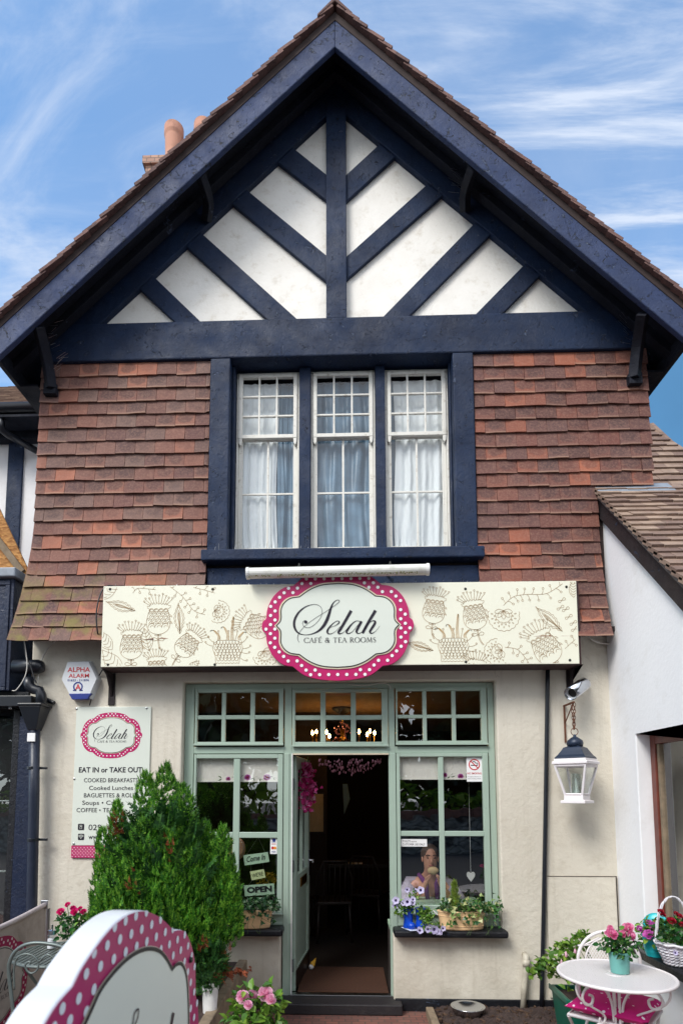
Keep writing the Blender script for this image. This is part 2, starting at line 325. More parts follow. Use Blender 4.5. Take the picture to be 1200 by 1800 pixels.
    plain('coping_brick', srgb(146, 98, 84), .9, 0, .3, 9); plain('sea_blue', srgb(66, 116, 156), .95, 0, .08, .05)
    plain('old_timber', srgb(128, 112, 92), .9, 0, .3, 12, .5); dirty('grey_stone', srgb(112, 104, 100), srgb(60, 56, 56), .4, .7, .7, .9, 9)
    dirty('step_black', srgb(36, 33, 36), srgb(84, 76, 74), .56, .8, .5, .6, 9, .5)
    dirty('lintel', srgb(150, 134, 116), srgb(112, 98, 84), .45, .7, .5, .85, 6)
    plain('skin', srgb(214, 158, 132), .55); plain('lips', srgb(170, 90, 84), .5); plain('hair', srgb(96, 76, 62), .7, 0, .3, 60); plain('coat', srgb(178, 170, 188), .85, 0, .1); plain('scarf', srgb(110, 46, 120), .8, 0, .4, 40); plain('bread', srgb(214, 186, 140), .8); plain('eye', srgb(30, 24, 22), .2)
    dirty('waste_pipe', srgb(196, 190, 174), srgb(120, 110, 96), .45, .7, .6, .5, 12); plain('black_plastic', srgb(22, 26, 34), .35); dirty('pipe_navy', srgb(30, 38, 56), srgb(50, 58, 74), .5, .8, .6, .4, 7)
    dirty('rust', srgb(112, 66, 44), srgb(70, 44, 34), .4, .7, .8, .8, 30); plain('lantern_navy', srgb(34, 46, 66), .42, .2)
    dirty('lantern_white', srgb(234, 228, 230), srgb(160, 130, 130), .62, .74, .6, .45, 24); plain('brown_frame', srgb(104, 50, 38), .4, 0, .25, 9)
    plain('cable_white', srgb(206, 202, 194), .5); plain('cable_black', srgb(30, 30, 34), .5)
    plain('pale_blind', srgb(226, 222, 214), .8, 0, .04); plain('tan_felt', srgb(206, 160, 128), .9); plain('sage_board', srgb(168, 198, 172), .5, 0, .05); plain('lime_board', srgb(196, 208, 158), .5, 0, .05)
    plain('cone_yellow', srgb(232, 176, 60), .6); plain('picture_tan', srgb(190, 168, 130), .8, 0, .2, 5); plain('pale_blue', srgb(120, 160, 190), .6); plain('crystal', srgb(190, 130, 150), .1, .3)
    m = bpy.data.materials.new('mesh_white'); m.use_nodes = True; MATS['mesh_white'] = m; t = m.node_tree; b = t.nodes['Principled BSDF']
    b.inputs['Base Color'].default_value = srgb(226, 222, 222); b.inputs['Roughness'].default_value = .4
    v = t.nodes.new('ShaderNodeTexVoronoi'); v.inputs['Scale'].default_value = 88; v.inputs['Randomness'].default_value = 0; v.voronoi_dimensions = '2D'
    tc = t.nodes.new('ShaderNodeTexCoord'); t.links.new(tc.outputs['Object'], v.inputs[0]); mr = t.nodes.new('ShaderNodeMath'); mr.operation = 'LESS_THAN'; mr.inputs[1].default_value = .28
    mp = t.nodes.new('ShaderNodeMapping'); mp.inputs['Rotation'].default_value = (0, 0, R(45)); t.links.new(tc.outputs['Object'], mp.inputs[0]); t.links.new(mp.outputs[0], v.inputs[0])
    tr = t.nodes.new('ShaderNodeBsdfTransparent'); mx = t.nodes.new('ShaderNodeMixShader'); t.links.new(v.outputs['Distance'], mr.inputs[0]); t.links.new(mr.outputs[0], mx.inputs[0]); t.links.new(b.outputs[0], mx.inputs[1]); t.links.new(tr.outputs[0], mx.inputs[2]); t.links.new(mx.outputs[0], t.nodes['Material Output'].inputs[0])
make_materials()

# ------------------------------------------------------------------ mesh building
def orth(d):
    d = Vector(d).normalized(); a = Vector((0, 0, 1)) if abs(d.z) < .9 else Vector((1, 0, 0))
    u = d.cross(a).normalized(); return d, u, d.cross(u).normalized()
class M:
    def __init__(s): s.v = []; s.f = []; s.mi = []; s.cur = 0
    def add(s, vs, fs):
        o = len(s.v); s.v += [tuple(x) for x in vs]; s.f += [tuple(o + i for i in f) for f in fs]; s.mi += [s.cur]*len(fs); return s
    def box(s, x0, x1, y0, y1, z0, z1):
        return s.add([(x0, y0, z0), (x1, y0, z0), (x1, y1, z0), (x0, y1, z0), (x0, y0, z1), (x1, y0, z1), (x1, y1, z1), (x0, y1, z1)],
                     [(0, 3, 2, 1), (4, 5, 6, 7), (0, 1, 5, 4), (1, 2, 6, 5), (2, 3, 7, 6), (3, 0, 4, 7)])
    def obox(s, c, ax, ay, az):
        c, ax, ay, az = map(Vector, (c, ax, ay, az))
        q = [c + ax*i + ay*j + az*k for k in (-1, 1) for i, j in ((-1, -1), (1, -1), (1, 1), (-1, 1))]
        return s.add(q, [(0, 3, 2, 1), (4, 5, 6, 7), (0, 1, 5, 4), (1, 2, 6, 5), (2, 3, 7, 6), (3, 0, 4, 7)])
    def bar(s, a, b, w, d, up=None):
        """rectangular bar a->b, w across (in plane of up), d deep"""
        a, b = Vector(a), Vector(b); t = (b - a).normalized(); up = Vector(up or (0, -1, 0)); side = t.cross(up).normalized(); n = side.cross(t)
        return s.obox((a + b)/2, (b - a)/2, side*w/2, n*d/2)
    def prism(s, poly, d, T):
        """poly of (u,v); T(u,v,w)->xyz ; from w=0 to w=d"""
        n = len(poly)
        q = [T(u, v, 0) for u, v in poly] + [T(u, v, d) for u, v in poly]
        return s.add(q, [tuple(range(n)), tuple(range(2*n - 1, n - 1, -1))] + [(i, i + n, (i + 1) % n + n, (i + 1) % n) for i in range(n)])
    def xz(s, poly, y0, y1): return s.prism(poly, 1, lambda u, v, w: (u, y0 + (y1 - y0)*w, v))
    def yz(s, poly, x0, x1): return s.prism(poly, 1, lambda u, v, w: (x0 + (x1 - x0)*w, u, v))
    def tube(s, pts, r, n=8, closed=False, caps=True):
        pts = [Vector(p) for p in pts]; k = len(pts); rs = r if isinstance(r, (list, tuple)) else [r]*k
        d, u, w = orth((pts[1] - pts[0])); rings = []
        for i, p in enumerate(pts):
            if closed: t = pts[(i + 1) % k] - pts[i - 1]
            else: t = pts[min(i + 1, k - 1)] - pts[max(i - 1, 0)]
            if t.length < 1e-9: t = d
            t.normalize(); u = (u - t*u.dot(t)); u = u.normalized() if u.length > 1e-6 else orth(t)[1]; w = t.cross(u); d = t
            rings.append([p + (u*math.cos(a) + w*math.sin(a))*rs[i] for a in [2*math.pi*j/n for j in range(n)]])
        vs = [x for g in rings for x in g]; fs = []
        for i in range(k if closed else k - 1):
            a, b = i*n, ((i + 1) % k)*n
            fs += [(a + j, a + (j + 1) % n, b + (j + 1) % n, b + j) for j in range(n)]
        if caps and not closed: fs += [tuple(range(n - 1, -1, -1)), tuple((k - 1)*n + j for j in range(n))]
        return s.add(vs, fs)
    def lathe(s, prof, c, n=20, axis=(0, 0, 1), caps=(True, True), sx=1, sy=1):
        c = Vector(c); d, u, w = orth(axis)
        if tuple(axis) == (0, 0, 1): u, w = Vector((1, 0, 0)), Vector((0, 1, 0))
        vs = [c + d*z + (u*math.cos(2*math.pi*j/n)*sx + w*math.sin(2*math.pi*j/n)*sy)*r for r, z in prof for j in range(n)]
        k = len(prof); fs = [(i*n + j, i*n + (j + 1) % n, (i + 1)*n + (j + 1) % n, (i + 1)*n + j) for i in range(k - 1) for j in range(n)]
        if caps[0]: fs.append(tuple(range(n - 1, -1, -1)))
        if caps[1]: fs.append(tuple((k - 1)*n + j for j in range(n)))
        return s.add(vs, fs)
    def ball(s, c, r, n=12, k=8, sc=(1, 1, 1)):
        c = Vector(c); vs = []; fs = []
        for i in range(k + 1):
            a = math.pi*i/k
            vs += [(c.x + r*sc[0]*math.sin(a)*math.cos(2*math.pi*j/n), c.y + r*sc[1]*math.sin(a)*math.sin(2*math.pi*j/n), c.z + r*sc[2]*math.cos(a)) for j in range(n)]
        fs = [((i + 1)*n + j, (i + 1)*n + (j + 1) % n, i*n + (j + 1) % n, i*n + j) for i in range(k) for j in range(n)]
        return s.add(vs, fs)
    def build(s, name, mat, parent=None, bevel=0, smooth=False, segs=2):
        me = bpy.data.meshes.new(name); me.from_pydata(s.v, [], s.f); me.validate()
        ms = mat if isinstance(mat, (list, tuple)) else [mat]
        for x in ms: me.materials.append(MATS[x])
        if len(ms) > 1: me.polygons.foreach_set('material_index', s.mi[:len(me.polygons)])
        if smooth: me.polygons.foreach_set('use_smooth', [True]*len(me.polygons))
        me.update()
        o = bpy.data.objects.new(name, me); COL.objects.link(o); put(o, parent)
        if bevel:
            b = o.modifiers.new('bevel', 'BEVEL'); b.width = bevel; b.segments = segs; b.limit_method = 'ANGLE'; b.angle_limit = R(40)
            b.harden_normals = False
        return o
WORLDLOC = {}
def put(o, parent):
    if parent is not None:
        o.parent = parent; o.matrix_parent_inverse = WORLDLOC[parent.name]
        WORLDLOC[o.name] = WORLDLOC[parent.name]
    else: WORLDLOC[o.name] = Matrix.Identity(4)
    if parent is not None and parent.type == 'MESH': o.matrix_parent_inverse = Matrix.Identity(4)
def tag(o, label=None, cat=None, group=None, kind=None):
    for k, v in (('label', label), ('category', cat), ('group', group), ('kind', kind)):
        if v: o[k] = v
    return o
def thing(name, label, cat, loc=(0, 0, 0), group=None):
    o = bpy.data.objects.new(name, None); COL.objects.link(o); o.location = loc; o.empty_display_size = .1
    WORLDLOC[o.name] = Matrix.Translation(-Vector(loc)); return tag(o, label, cat, group)

# ------------------------------------------------------------------ flat graphics: lists of (verts2d, faces)
def spline(pts, k=6, closed=False):
    """Catmull-Rom through tuples of any length"""
    P = [np.array(p, float) for p in pts]; n = len(P); out = []
    for i in range(n if closed else n - 1):
        a, b, c, d = (P[(i + j) % n] if closed else P[min(max(i + j, 0), n - 1)] for j in (-1, 0, 1, 2))
        for q in range(k):
            t = q/k
            out.append(.5*((2*b) + (-a + c)*t + (2*a - 5*b + 4*c - d)*t*t + (-a + 3*b - 3*c + d)*t**3))
    if not closed: out.append(P[-1])
    return [tuple(x) for x in out]
class G:
    """flat artwork in (u,v)"""
    def __init__(s): s.v = []; s.f = []
    def add(s, vs, fs):
        o = len(s.v); s.v += [(x[0], x[1]) for x in vs]; s.f += [tuple(o + i for i in f) for f in fs]; return s
    def rib(s, pts, w=None, closed=False, clip=None):
        """pts (u,v) with width w, or (u,v,w)"""
        n = len(pts); L = []; Rr = []
        for i in range(n):
            a = pts[i - 1] if (closed or i) else pts[0]; b = pts[(i + 1) % n] if (closed or i < n - 1) else pts[-1]
            dx, dy = b[0] - a[0], b[1] - a[1]; l = math.hypot(dx, dy) or 1
            h = (pts[i][2] if w is None else w)/2
            L.append((pts[i][0] - dy/l*h, pts[i][1] + dx/l*h)); Rr.append((pts[i][0] + dy/l*h, pts[i][1] - dx/l*h))
        fs = []
        for i in range(n if closed else n - 1):
            j = (i + 1) % n
            if clip and not (clip(*pts[i][:2]) and clip(*pts[j][:2])): continue
            fs.append((i, j, n + j, n + i))
        return s.add(L + Rr, fs)
    def disc(s, x, y, r, n=14, clip=None, ry=None):
        if clip and not clip(x, y): return s
        ry = ry or r
        return s.add([(x + r*math.cos(2*math.pi*i/n), y + ry*math.sin(2*math.pi*i/n)) for i in range(n)], [tuple(range(n))])
    def poly(s, pts): return s.add(pts, [tuple(range(len(pts)))])
    def text(s, txt, x, y, h, align='LEFT', bold=0, shear=0, sx=1, rot=0, width=None):
        c = bpy.data.curves.new('t', 'FONT'); c.body = txt; c.size = 1; c.shear = shear; c.offset = bold; c.resolution_u = 3
        o = bpy.data.objects.new('t', c); COL.objects.link(o); bpy.context.view_layer.update()
        me = bpy.data.meshes.new_from_object(o.evaluated_get(bpy.context.evaluated_depsgraph_get()))
        vs = [(v.co.x, v.co.y) for v in me.vertices]; fs = [tuple(p.vertices) for p in me.polygons]
        bpy.data.objects.remove(o); bpy.data.curves.remove(c); bpy.data.meshes.remove(me)
        if not vs: return s
        x0 = min(v[0] for v in vs); x1 = max(v[0] for v in vs); k = h/.72                       # cap height of the built-in face
        kx = (width/(x1 - x0)) if width else k*sx
        dx = {'LEFT': x0, 'CENTER': (x0 + x1)/2, 'RIGHT': x1}[align]; ca, sa = math.cos(rot), math.sin(rot)
        q = [((a - dx)*kx, b*k) for a, b in vs]
        return s.add([(x + a*ca - b*sa, y + a*sa + b*ca) for a, b in q], fs)
    def tf(s, fn): s.v = [fn(*p) for p in s.v]; return s
    def build(s, name, mat, parent, T, off=.0015):
        """T(u,v,w) -> xyz, w towards the viewer"""
        m = M(); m.add([T(u, v, off) for u, v in s.v], s.f)
        return m.build(name, mat, parent)

# --- the bracketed oval plaque, in units of its half width; (0,0) is its middle
def mirror4(q):
    """q runs from the top middle to the right middle"""
    r = list(q); b = [(x, -y) for x, y in reversed(q)][1:]; right = r + b
    left = [(-x, y) for x, y in reversed(right)][1:-1]
    return right + left
OUT_Q = spline([(0, .738), (.22, .722), (.43, .665), (.585, .545)], 6) + spline([(.585, .545), (.72, .515), (.85, .40), (.925, .24), (.942, .10)], 6)[1:] + spline([(.942, .10), (.985, .06), (1.0, 0)], 5)[1:]
IN_Q = spline([(0, .562), (.2, .545), (.36, .485), (.50, .388)], 6) + spline([(.50, .388), (.62, .368), (.70, .31), (.742, .225), (.742, .12)], 6)[1:] + spline([(.742, .12), (.752, .06), (.805, 0)], 5)[1:]
PL_OUT, PL_IN = mirror4(OUT_Q), mirror4(IN_Q)
def inside(p, poly):
    x, y = p; c = False; n = len(poly)
    for i in range(n):
        (x1, y1), (x2, y2) = poly[i], poly[i - 1]
        if (y1 > y) != (y2 > y) and x < (x2 - x1)*(y - y1)/(y2 - y1) + x1: c = not c
    return c
def inset(poly, d): return [(x*(1 - d), y*(1 - d*1.5)) for x, y in poly]
def plaque_dots(r=.022, st=.118):
    g = G(); i = 0; o2 = inset(PL_OUT, .03); i2 = [(x*1.06, y*1.085) for x, y in PL_IN]
    y = -.78
    while y < .80:
        x = -1.06 + (st/2 if i % 2 else 0)
        while x < 1.06:
            if inside((x, y), o2) and not inside((x, y), i2): g.disc(x, y, r, 12)
            x += st
        y += st*.52; i += 1
    return g
SELAH = [
 [(140, 605, 3), (122, 570, 5), (128, 520, 5), (170, 455, 4), (240, 390, 4), (330, 325, 4), (420, 270, 4), (500, 215, 4), (555, 175, 5), (580, 145, 5), (565, 133, 5), (538, 142, 7), (508, 172, 12), (485, 225, 22), (466, 290, 30), (440, 360, 34), (400, 430, 30), (340, 485, 18), (260, 516, 8), (190, 520, 6), (130, 500, 14), (92, 450, 23), (82, 390, 25), (96, 330, 24), (135, 265, 19), (200, 210, 11), (270, 184, 6), (330, 183, 4), (373, 210, 4), (390, 255, 4), (377, 320, 4), (340, 375, 4), (290, 420, 4), (240, 442, 4), (195, 430, 4), (176, 400, 4), (182, 372, 5), (205, 360, 6)],
 [(478, 441, 4), (535, 420, 5), (572, 392, 11), (575, 373, 9), (545, 372, 6), (500, 405, 10), (462, 450, 18), (446, 485, 20), (456, 509, 13), (490, 511, 6), (540, 482, 4), (590, 430, 4)],
 [(708, 255, 32), (650, 358, 30), (592, 458, 28), (568, 494, 24), (578, 512, 13), (618, 501, 5), (665, 458, 4)],
 [(802, 376, 5), (760, 372, 7), (710, 410, 14), (670, 463, 23), (656, 494, 20), (674, 511, 11), (720, 490, 5), (770, 430, 4), (812, 380, 4)],
 [(820, 375, 28), (772, 468, 26), (766, 496, 20), (788, 511, 9), (832, 490, 4), (870, 450, 4)],
 [(974, 255, 32), (900, 380, 30), (830, 508, 28)],
 [(850, 462, 4), (900, 400, 5), (940, 372, 8), (968, 379, 20), (960, 410, 26), (926, 463, 25), (911, 494, 21), (930, 511, 11), (972, 488, 4), (1020, 430, 3)]]
def SU(x, y): return ((500 + x/6 - 593)/139, -(1030 + y/6 - 1099.3)/139)
def serif(g, txt, x, y, h, wdt):
    """thick-and-thin roman capitals"""
    TK, TN = .13, .05
    arc = lambda cx, cy, rx, ry, a0, a1, n=18: [(cx + rx*math.cos(R(a0 + (a1 - a0)*i/n)), cy + ry*math.sin(R(a0 + (a1 - a0)*i/n)), TN + (TK - TN)*abs(math.cos(R(a0 + (a1 - a0)*i/n)))**1.5) for i in range(n + 1)]
    V = lambda x0, y0, x1, y1, w: [(x0, y0, w), (x1, y1, w)]
    sr = lambda x0, y0: V(x0 - .13, y0, x0 + .13, y0, TN)
    D = {
     'C': (.86, [arc(.5, .5, .44, .5, 40, 320), V(.86, .84, .84, .98, .05)]),
     'A': (.82, [V(.08, 0, .40, 1, TN), V(.40, 1, .74, 0, TK), V(.2, .36, .6, .36, TN), sr(.08, .02), sr(.74, .02)]),
     'F': (.6, [V(.16, 0, .16, 1, TK), V(.1, .975, .58, .975, TN), V(.16, .52, .46, .52, TN), V(.57, .82, .57, .98, TN), sr(.16, .02)]),
     'E': (.64, [V(.16, 0, .16, 1, TK), V(.06, .975, .58, .975, TN), V(.16, .52, .46, .52, TN), V(.06, .025, .62, .025, TN), V(.57, .84, .57, .98, TN), V(.61, .02, .61, .16, TN)]),
     '&': (.95, [arc(.42, .76, .18, .22, -20, 340), arc(.38, .28, .28, .28, 130, 400), V(.26, .62, .8, .0, TK), V(.66, .44, .9, .44, TN)]),
     'T': (.76, [V(.38, 0, .38, 1, TK), V(.04, .975, .72, .975, TN), V(.05, .82, .05, .98, TN), V(.71, .82, .71, .98, TN), sr(.38, .02)]),
     'R': (.76, [V(.16, 0, .16, 1, TK), arc(.3, .74, .25, .24, -90, 90), V(.06, .975, .3, .975, TN), V(.16, .5, .3, .5, TN), V(.34, .5, .72, .0, TK), sr(.16, .02)]),
     'O': (.96, [arc(.48, .5, .42, .5, 0, 360, 28)]),
     'M': (1.02, [V(.14, 0, .2, 1, TN), V(.2, 1, .52, .08, TK), V(.52, .08, .82, 1, TN), V(.82, 1, .88, 0, TK), sr(.14, .02), sr(.88, .02)]),
     'S': (.58, [spline([(.48, .8, .05), (.4, .95, .05), (.27, .99, .05), (.12, .86, .08), (.14, .68, .12), (.3, .53, .13), (.47, .36, .12), (.48, .14, .08), (.3, .01, .05), (.14, .05, .05), (.07, .2, .05)], 4)]),
     ' ': (.36, [])}
    D['É'] = (D['E'][0], D['E'][1] + [V(.3, 1.08, .5, 1.26, .08)])
    tot = sum(D[c][0] + .06 for c in txt); k = wdt/tot; cx = x
    for c in txt:
        w, st = D[c]
        for q in st: g.rib([(cx + a*k, y + b*h, c2*(k + h)/2) for a, b, c2 in q])
        cx += (w + .06)*k
def selah_lettering():
    g = G()
    for st in SELAH: g.rib([(*SU(a, b), w/6/139) for a, b, w in spline(st, 6)])
    g.disc(*SU(210, 377), 18/6/139, 12)
    x0, y0 = SU(190, 610); x1, y1 = SU(982, 555)
    serif(g, 'CAFÉ & TEA ROOMS', x0, y0, y1 - y0, x1 - x0)
    return g
def plaque_art(parent, T, scale, pink='sign_pink', cream='plaque_cream', dot='sign_white', ink='sign_ink', line='sign_black', beige='beige_line', border=True, step=.0015, names=('border', 'dots', 'panel', 'outline', 'lettering')):
    """T(u,v,w) takes metres on the board"""
    S = lambda g: g.tf(lambda a, b: (a*scale, b*scale))
    if border: S(G().poly(PL_OUT)).build(names[0], pink, parent, T, step)
    S(plaque_dots()).build(names[1], dot, parent, T, step*2)
    g = S(G().poly([(x*1.035, y*1.045) for x, y in PL_IN])); p = g.build(names[2], beige, parent, T, step*3)
    o = S(G().poly(PL_IN)); o.build('panel_face', cream, p, T, step*4)
    S(G().rib(PL_IN, .013, True)).build(names[3], line, parent, T, step*5)
    S(selah_lettering()).build(names[4], ink, parent, T, step*6)

# ------------------------------------------------------------------ foliage
def rv(): 
    while True:
        v = Vector((rnd.uniform(-1, 1), rnd.uniform(-1, 1), rnd.uniform(-1, 1)))
        if .05 < v.length < 1: return v.normalized()
def add_leaf(m, p, d, n, L, Wd, fold=.25, kind=0):
    """leaf from p along d, facing n"""
    d = d.normalized(); s = d.cross(n)
    if s.length < 1e-4: s = orth(d)[1]
    s.normalize(); n = s.cross(d)
    a = p; b = p + d*L*.45 - n*fold*Wd*0; c = p + d*L - n*L*.12
    l1, r1 = p + d*L*.28 + s*Wd*.5 + n*fold*Wd, p + d*L*.28 - s*Wd*.5 + n*fold*Wd
    l2, r2 = p + d*L*.66 + s*Wd*.42 + n*fold*Wd*.8, p + d*L*.66 - s*Wd*.42 + n*fold*Wd*.8
    if kind == 1:   # ivy: lobed
        l2 = p + d*L*.55 + s*Wd*.28 + n*fold*Wd*.5; r2 = p + d*L*.55 - s*Wd*.28 + n*fold*Wd*.5
        l1 = p + d*L*.30 + s*Wd*.62 + n*fold*Wd; r1 = p + d*L*.30 - s*Wd*.62 + n*fold*Wd
    m.add([a, l1, l2, c, r2, r1, b], [(0, 6, 1), (1, 6, 2), (2, 6, 3), (0, 5, 6), (5, 4, 6), (4, 3, 6)])
def leaf_cloud(m, fn, count, L, Wd, up=.4, out=None, kind=0, droop=0):
    """fn() -> (point, outward)"""
    for _ in range(count):
        p, o = fn(); o = Vector(o)
        d = (o*.6 + rv()*.8 + Vector((0, 0, -droop))).normalized(); n = (Vector((0, 0, 1))*up + o*.5 + rv()*.6).normalized()
        k = rnd.uniform(.65, 1.25); add_leaf(m, Vector(p), d, n, L*k, Wd*k, .25, kind)
def stems(m, base, tips, r=.003, bow=.05):
    for t in tips:
        b = Vector(base) + Vector((rnd.uniform(-.03, .03), rnd.uniform(-.03, .03), 0)); t = Vector(t); q = (b + t)/2 + Vector((rnd.uniform(-bow, bow), rnd.uniform(-bow, bow), bow*.5))
        m.tube([b, q, t], [r*1.3, r, r*.7], 5)
def rose(m, c, r, nrm=(0, -.4, .9), petals=26):
    c = Vector(c); d, u, w = orth(nrm)
    for i in range(petals):
        f = (i + .5)/petals; a = i*2.39996; rad = r*(.12 + .82*f); open_ = .15 + 1.05*f
        o = (u*math.cos(a) + w*math.sin(a)); tan = d.cross(o)
        ax = (d*math.cos(open_) + o*math.sin(open_)).normalized(); h = r*(.75 - .1*f); wd = r*(.35 + .45*f)
        b = c + o*rad*.35 - d*r*.35*f
        q = [b - tan*wd*.35, b + tan*wd*.35, b + ax*h*.6 + tan*wd*.62 + o*r*.05, b + ax*h*.6 - tan*wd*.62 + o*r*.05, b + ax*h + tan*wd*.35 + o*r*.12*f, b + ax*h - tan*wd*.35 + o*r*.12*f, b + ax*h*.6 + o*r*.14]
        m.add(q, [(0, 1, 6), (1, 2, 6), (2, 4, 6), (4, 5, 6), (5, 3, 6), (3, 0, 6)])
def rose_head(c, r, mat, parent, nrm=(0, -.5, .8), petals=26, name='bloom'):
    m = M(); rose(m, c, r, nrm, petals); return m.build(name, mat, parent)
def petunia_head(c, r, nrm, parent):
    m = M(); c = Vector(c); d, u, w = orth(nrm); n = 20
    def ring(rad, h, wav): return [c + d*h + (u*math.cos(2*math.pi*i/n) + w*math.sin(2*math.pi*i/n))*rad*(1 + wav*math.cos(10*math.pi*i/n)) for i in range(n)]
    A, B, C = ring(r*.12, -r*.35, 0), ring(r*.36, 0, .05), ring(r, r*.18, .1)
    vs = A + B + C; m.cur = 1; fs = [tuple(range(n))] + [(i, (i + 1) % n, n + (i + 1) % n, n + i) for i in range(n)]
    m.add(vs, fs); m.cur = 0
    o = len(m.v); m.add(B + C, [(i, (i + 1) % n, n + (i + 1) % n, n + i) for i in range(n)])
    return m.build('bloom', ['petunia', 'petunia_eye'], parent)

# ================================================================== THE SETTING
def slab(name, mat, x0, x1, y0, y1, z0, z1, kind='structure'):
    return tag(M().box(x0, x1, y0, y1, z0, z1).build(name, mat), kind=kind)
g = M(); g.add([(-90, -90, -.012), (90, -90, -.012), (90, 140, -.012), (-90, 140, -.012)], [(0, 1, 2, 3)]); tag(g.build('ground', 'asphalt'), kind='structure')
slab('pavement', 'paving', -6, 6, -3.6, 0.02, -.010, .008)
slab('kerb', 'pavement_grey', -40, 40, -3.75, -3.6, -.011, .012)
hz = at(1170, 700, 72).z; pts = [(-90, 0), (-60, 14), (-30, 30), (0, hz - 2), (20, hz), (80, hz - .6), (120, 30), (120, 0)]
sea_ridge = M().prism([(x, z) for x, z in pts], 20, lambda u, v, w: (u + 8, 62 + w, v)); tag(sea_ridge.build('sea_stand_in', 'sea_blue'), kind='structure')  # added blue ridge standing in for the strip of sea at right

# ================================================================== THE TEA ROOM HOUSE
XR = -.06
house = thing('tea_room_house', 'gabled tea room with navy timbers, red hung tiles, cream render and sage shopfront', 'house', (-.04, 0, 0))
def part(m, name, mat, bevel=0, parent=None, **k): return m.build(name, mat, parent or house, bevel, **k)
# lower wall, one sheet round the shopfront opening
OX0, OX1, OT = -1.374, 1.272, 2.69
part(M().xz([(-2.70, 0), (-2.70, 3.12), (2.60, 3.12), (2.60, 0), (.392, 0), (.392, .605), (OX1, .605), (OX1, OT), (OX0, OT), (OX0, .605), (-.524, .605), (-.524, 0)], 0, .32), 'wall', 'cream_render', .012)
part(M().box(.40, 2.2, -.022, -.002, 0, .105).box(-2.5, -.53, -.022, -.002, 0, .105), 'plinth', 'black_paint', .006)
for x0, x1 in ((-1.40, -.500), (.392, 1.292)):
    part(M().box(x0, x1, -.115, .073, .600, .655), 'window_sill', 'black_paint', .016)
# upper wall core round the sash window opening
part(M().box(-2.66, -1.0, -.03, .3, 3.13, 5.6).box(.96, 2.58, -.03, .3, 3.13, 5.6).box(-1.0, .96, -.03, .3, 3.13, 3.79).box(-1.0, .96, .16, .3, 5.575, 5.6), 'upper_wall', 'dark_brown')
part(M().box(-2.7, 2.56, -.16, -.001, 3.06, 3.10), 'eaves_board', 'brown_black')
part(M().box(-2.66, -2.60, .3, 6, 0, 5.6).box(2.52, 2.58, .3, 6, 0, 5.6).box(-2.6, 2.52, 5.9, 6, 0, 5.6), 'side_wall', 'white_render')
# gable
gz = lambda x, top: top - .986*abs(x - XR)
part(M().xz([(-2.6, 5.62), (XR - .0, 8.28), (2.5, 5.62)], -.02, .2), 'gable_panel', 'gable_plaster')
part(M().box(-2.63, 2.54, -.10, .15, 5.572, 5.932), 'beam', 'navy_paint', .012)
part(M().box(-.148, .034, -.088, -.019, 5.934, 8.14), 'king_post', 'navy_paint', .008)
for sx in (-1, 1):
    x1 = XR + sx*2.52
    pa, pb = (at(176, 568, -.078), at(575, 201, -.078)) if sx < 0 else (at(1028, 546, -.078), at(606, 199, -.078))
    sl0 = (pb.z - pa.z)/(pb.x - pa.x); lo_ = lambda x: pa.z + (x - pa.x)*sl0; xb_ = pa.x + (5.934 - pa.z)/sl0
    q = [(XR, lo_(XR)), (XR, 8.36), (XR + sx*2.6, 8.36 - .986*2.6), (XR + sx*2.6, 5.60), (x1, 5.60), (xb_, 5.934)]
    part(M().xz(q, -.078, -.018), 'rake_timber', 'navy_paint', .006)
BR = [[(512, 258), (579, 312), (579, 357), (480, 280)], [(426, 328), (579, 454), (578, 499), (400, 352)], [(343, 400), (513, 553), (462, 555), (320, 427)], [(262, 478), (347, 560), (303, 562), (239, 502)],
      [(670, 251), (604, 312), (606, 357), (701, 270)], [(760, 316), (607, 453), (609, 492), (785, 337)], [(843, 383), (683, 547), (727, 548), (868, 406)], [(930, 456), (840, 548), (885, 549), (955, 478)]]
def longer(a, b, d):
    l = math.hypot(b[0] - a[0], b[1] - a[1]); return (b[0] + (b[0] - a[0])/l*d, b[1] + (b[1] - a[1])/l*d)
for i in (2, 3, 6, 7): q = BR[i]; q[1], q[2] = longer(q[0], q[1], 30), longer(q[3], q[2], 30)
for q in BR: part(M().xz([(at(u, v, -.05).x, at(u, v, -.05).z) for u, v in q], -.056, -.019), 'timber_brace', 'navy_paint', .006)

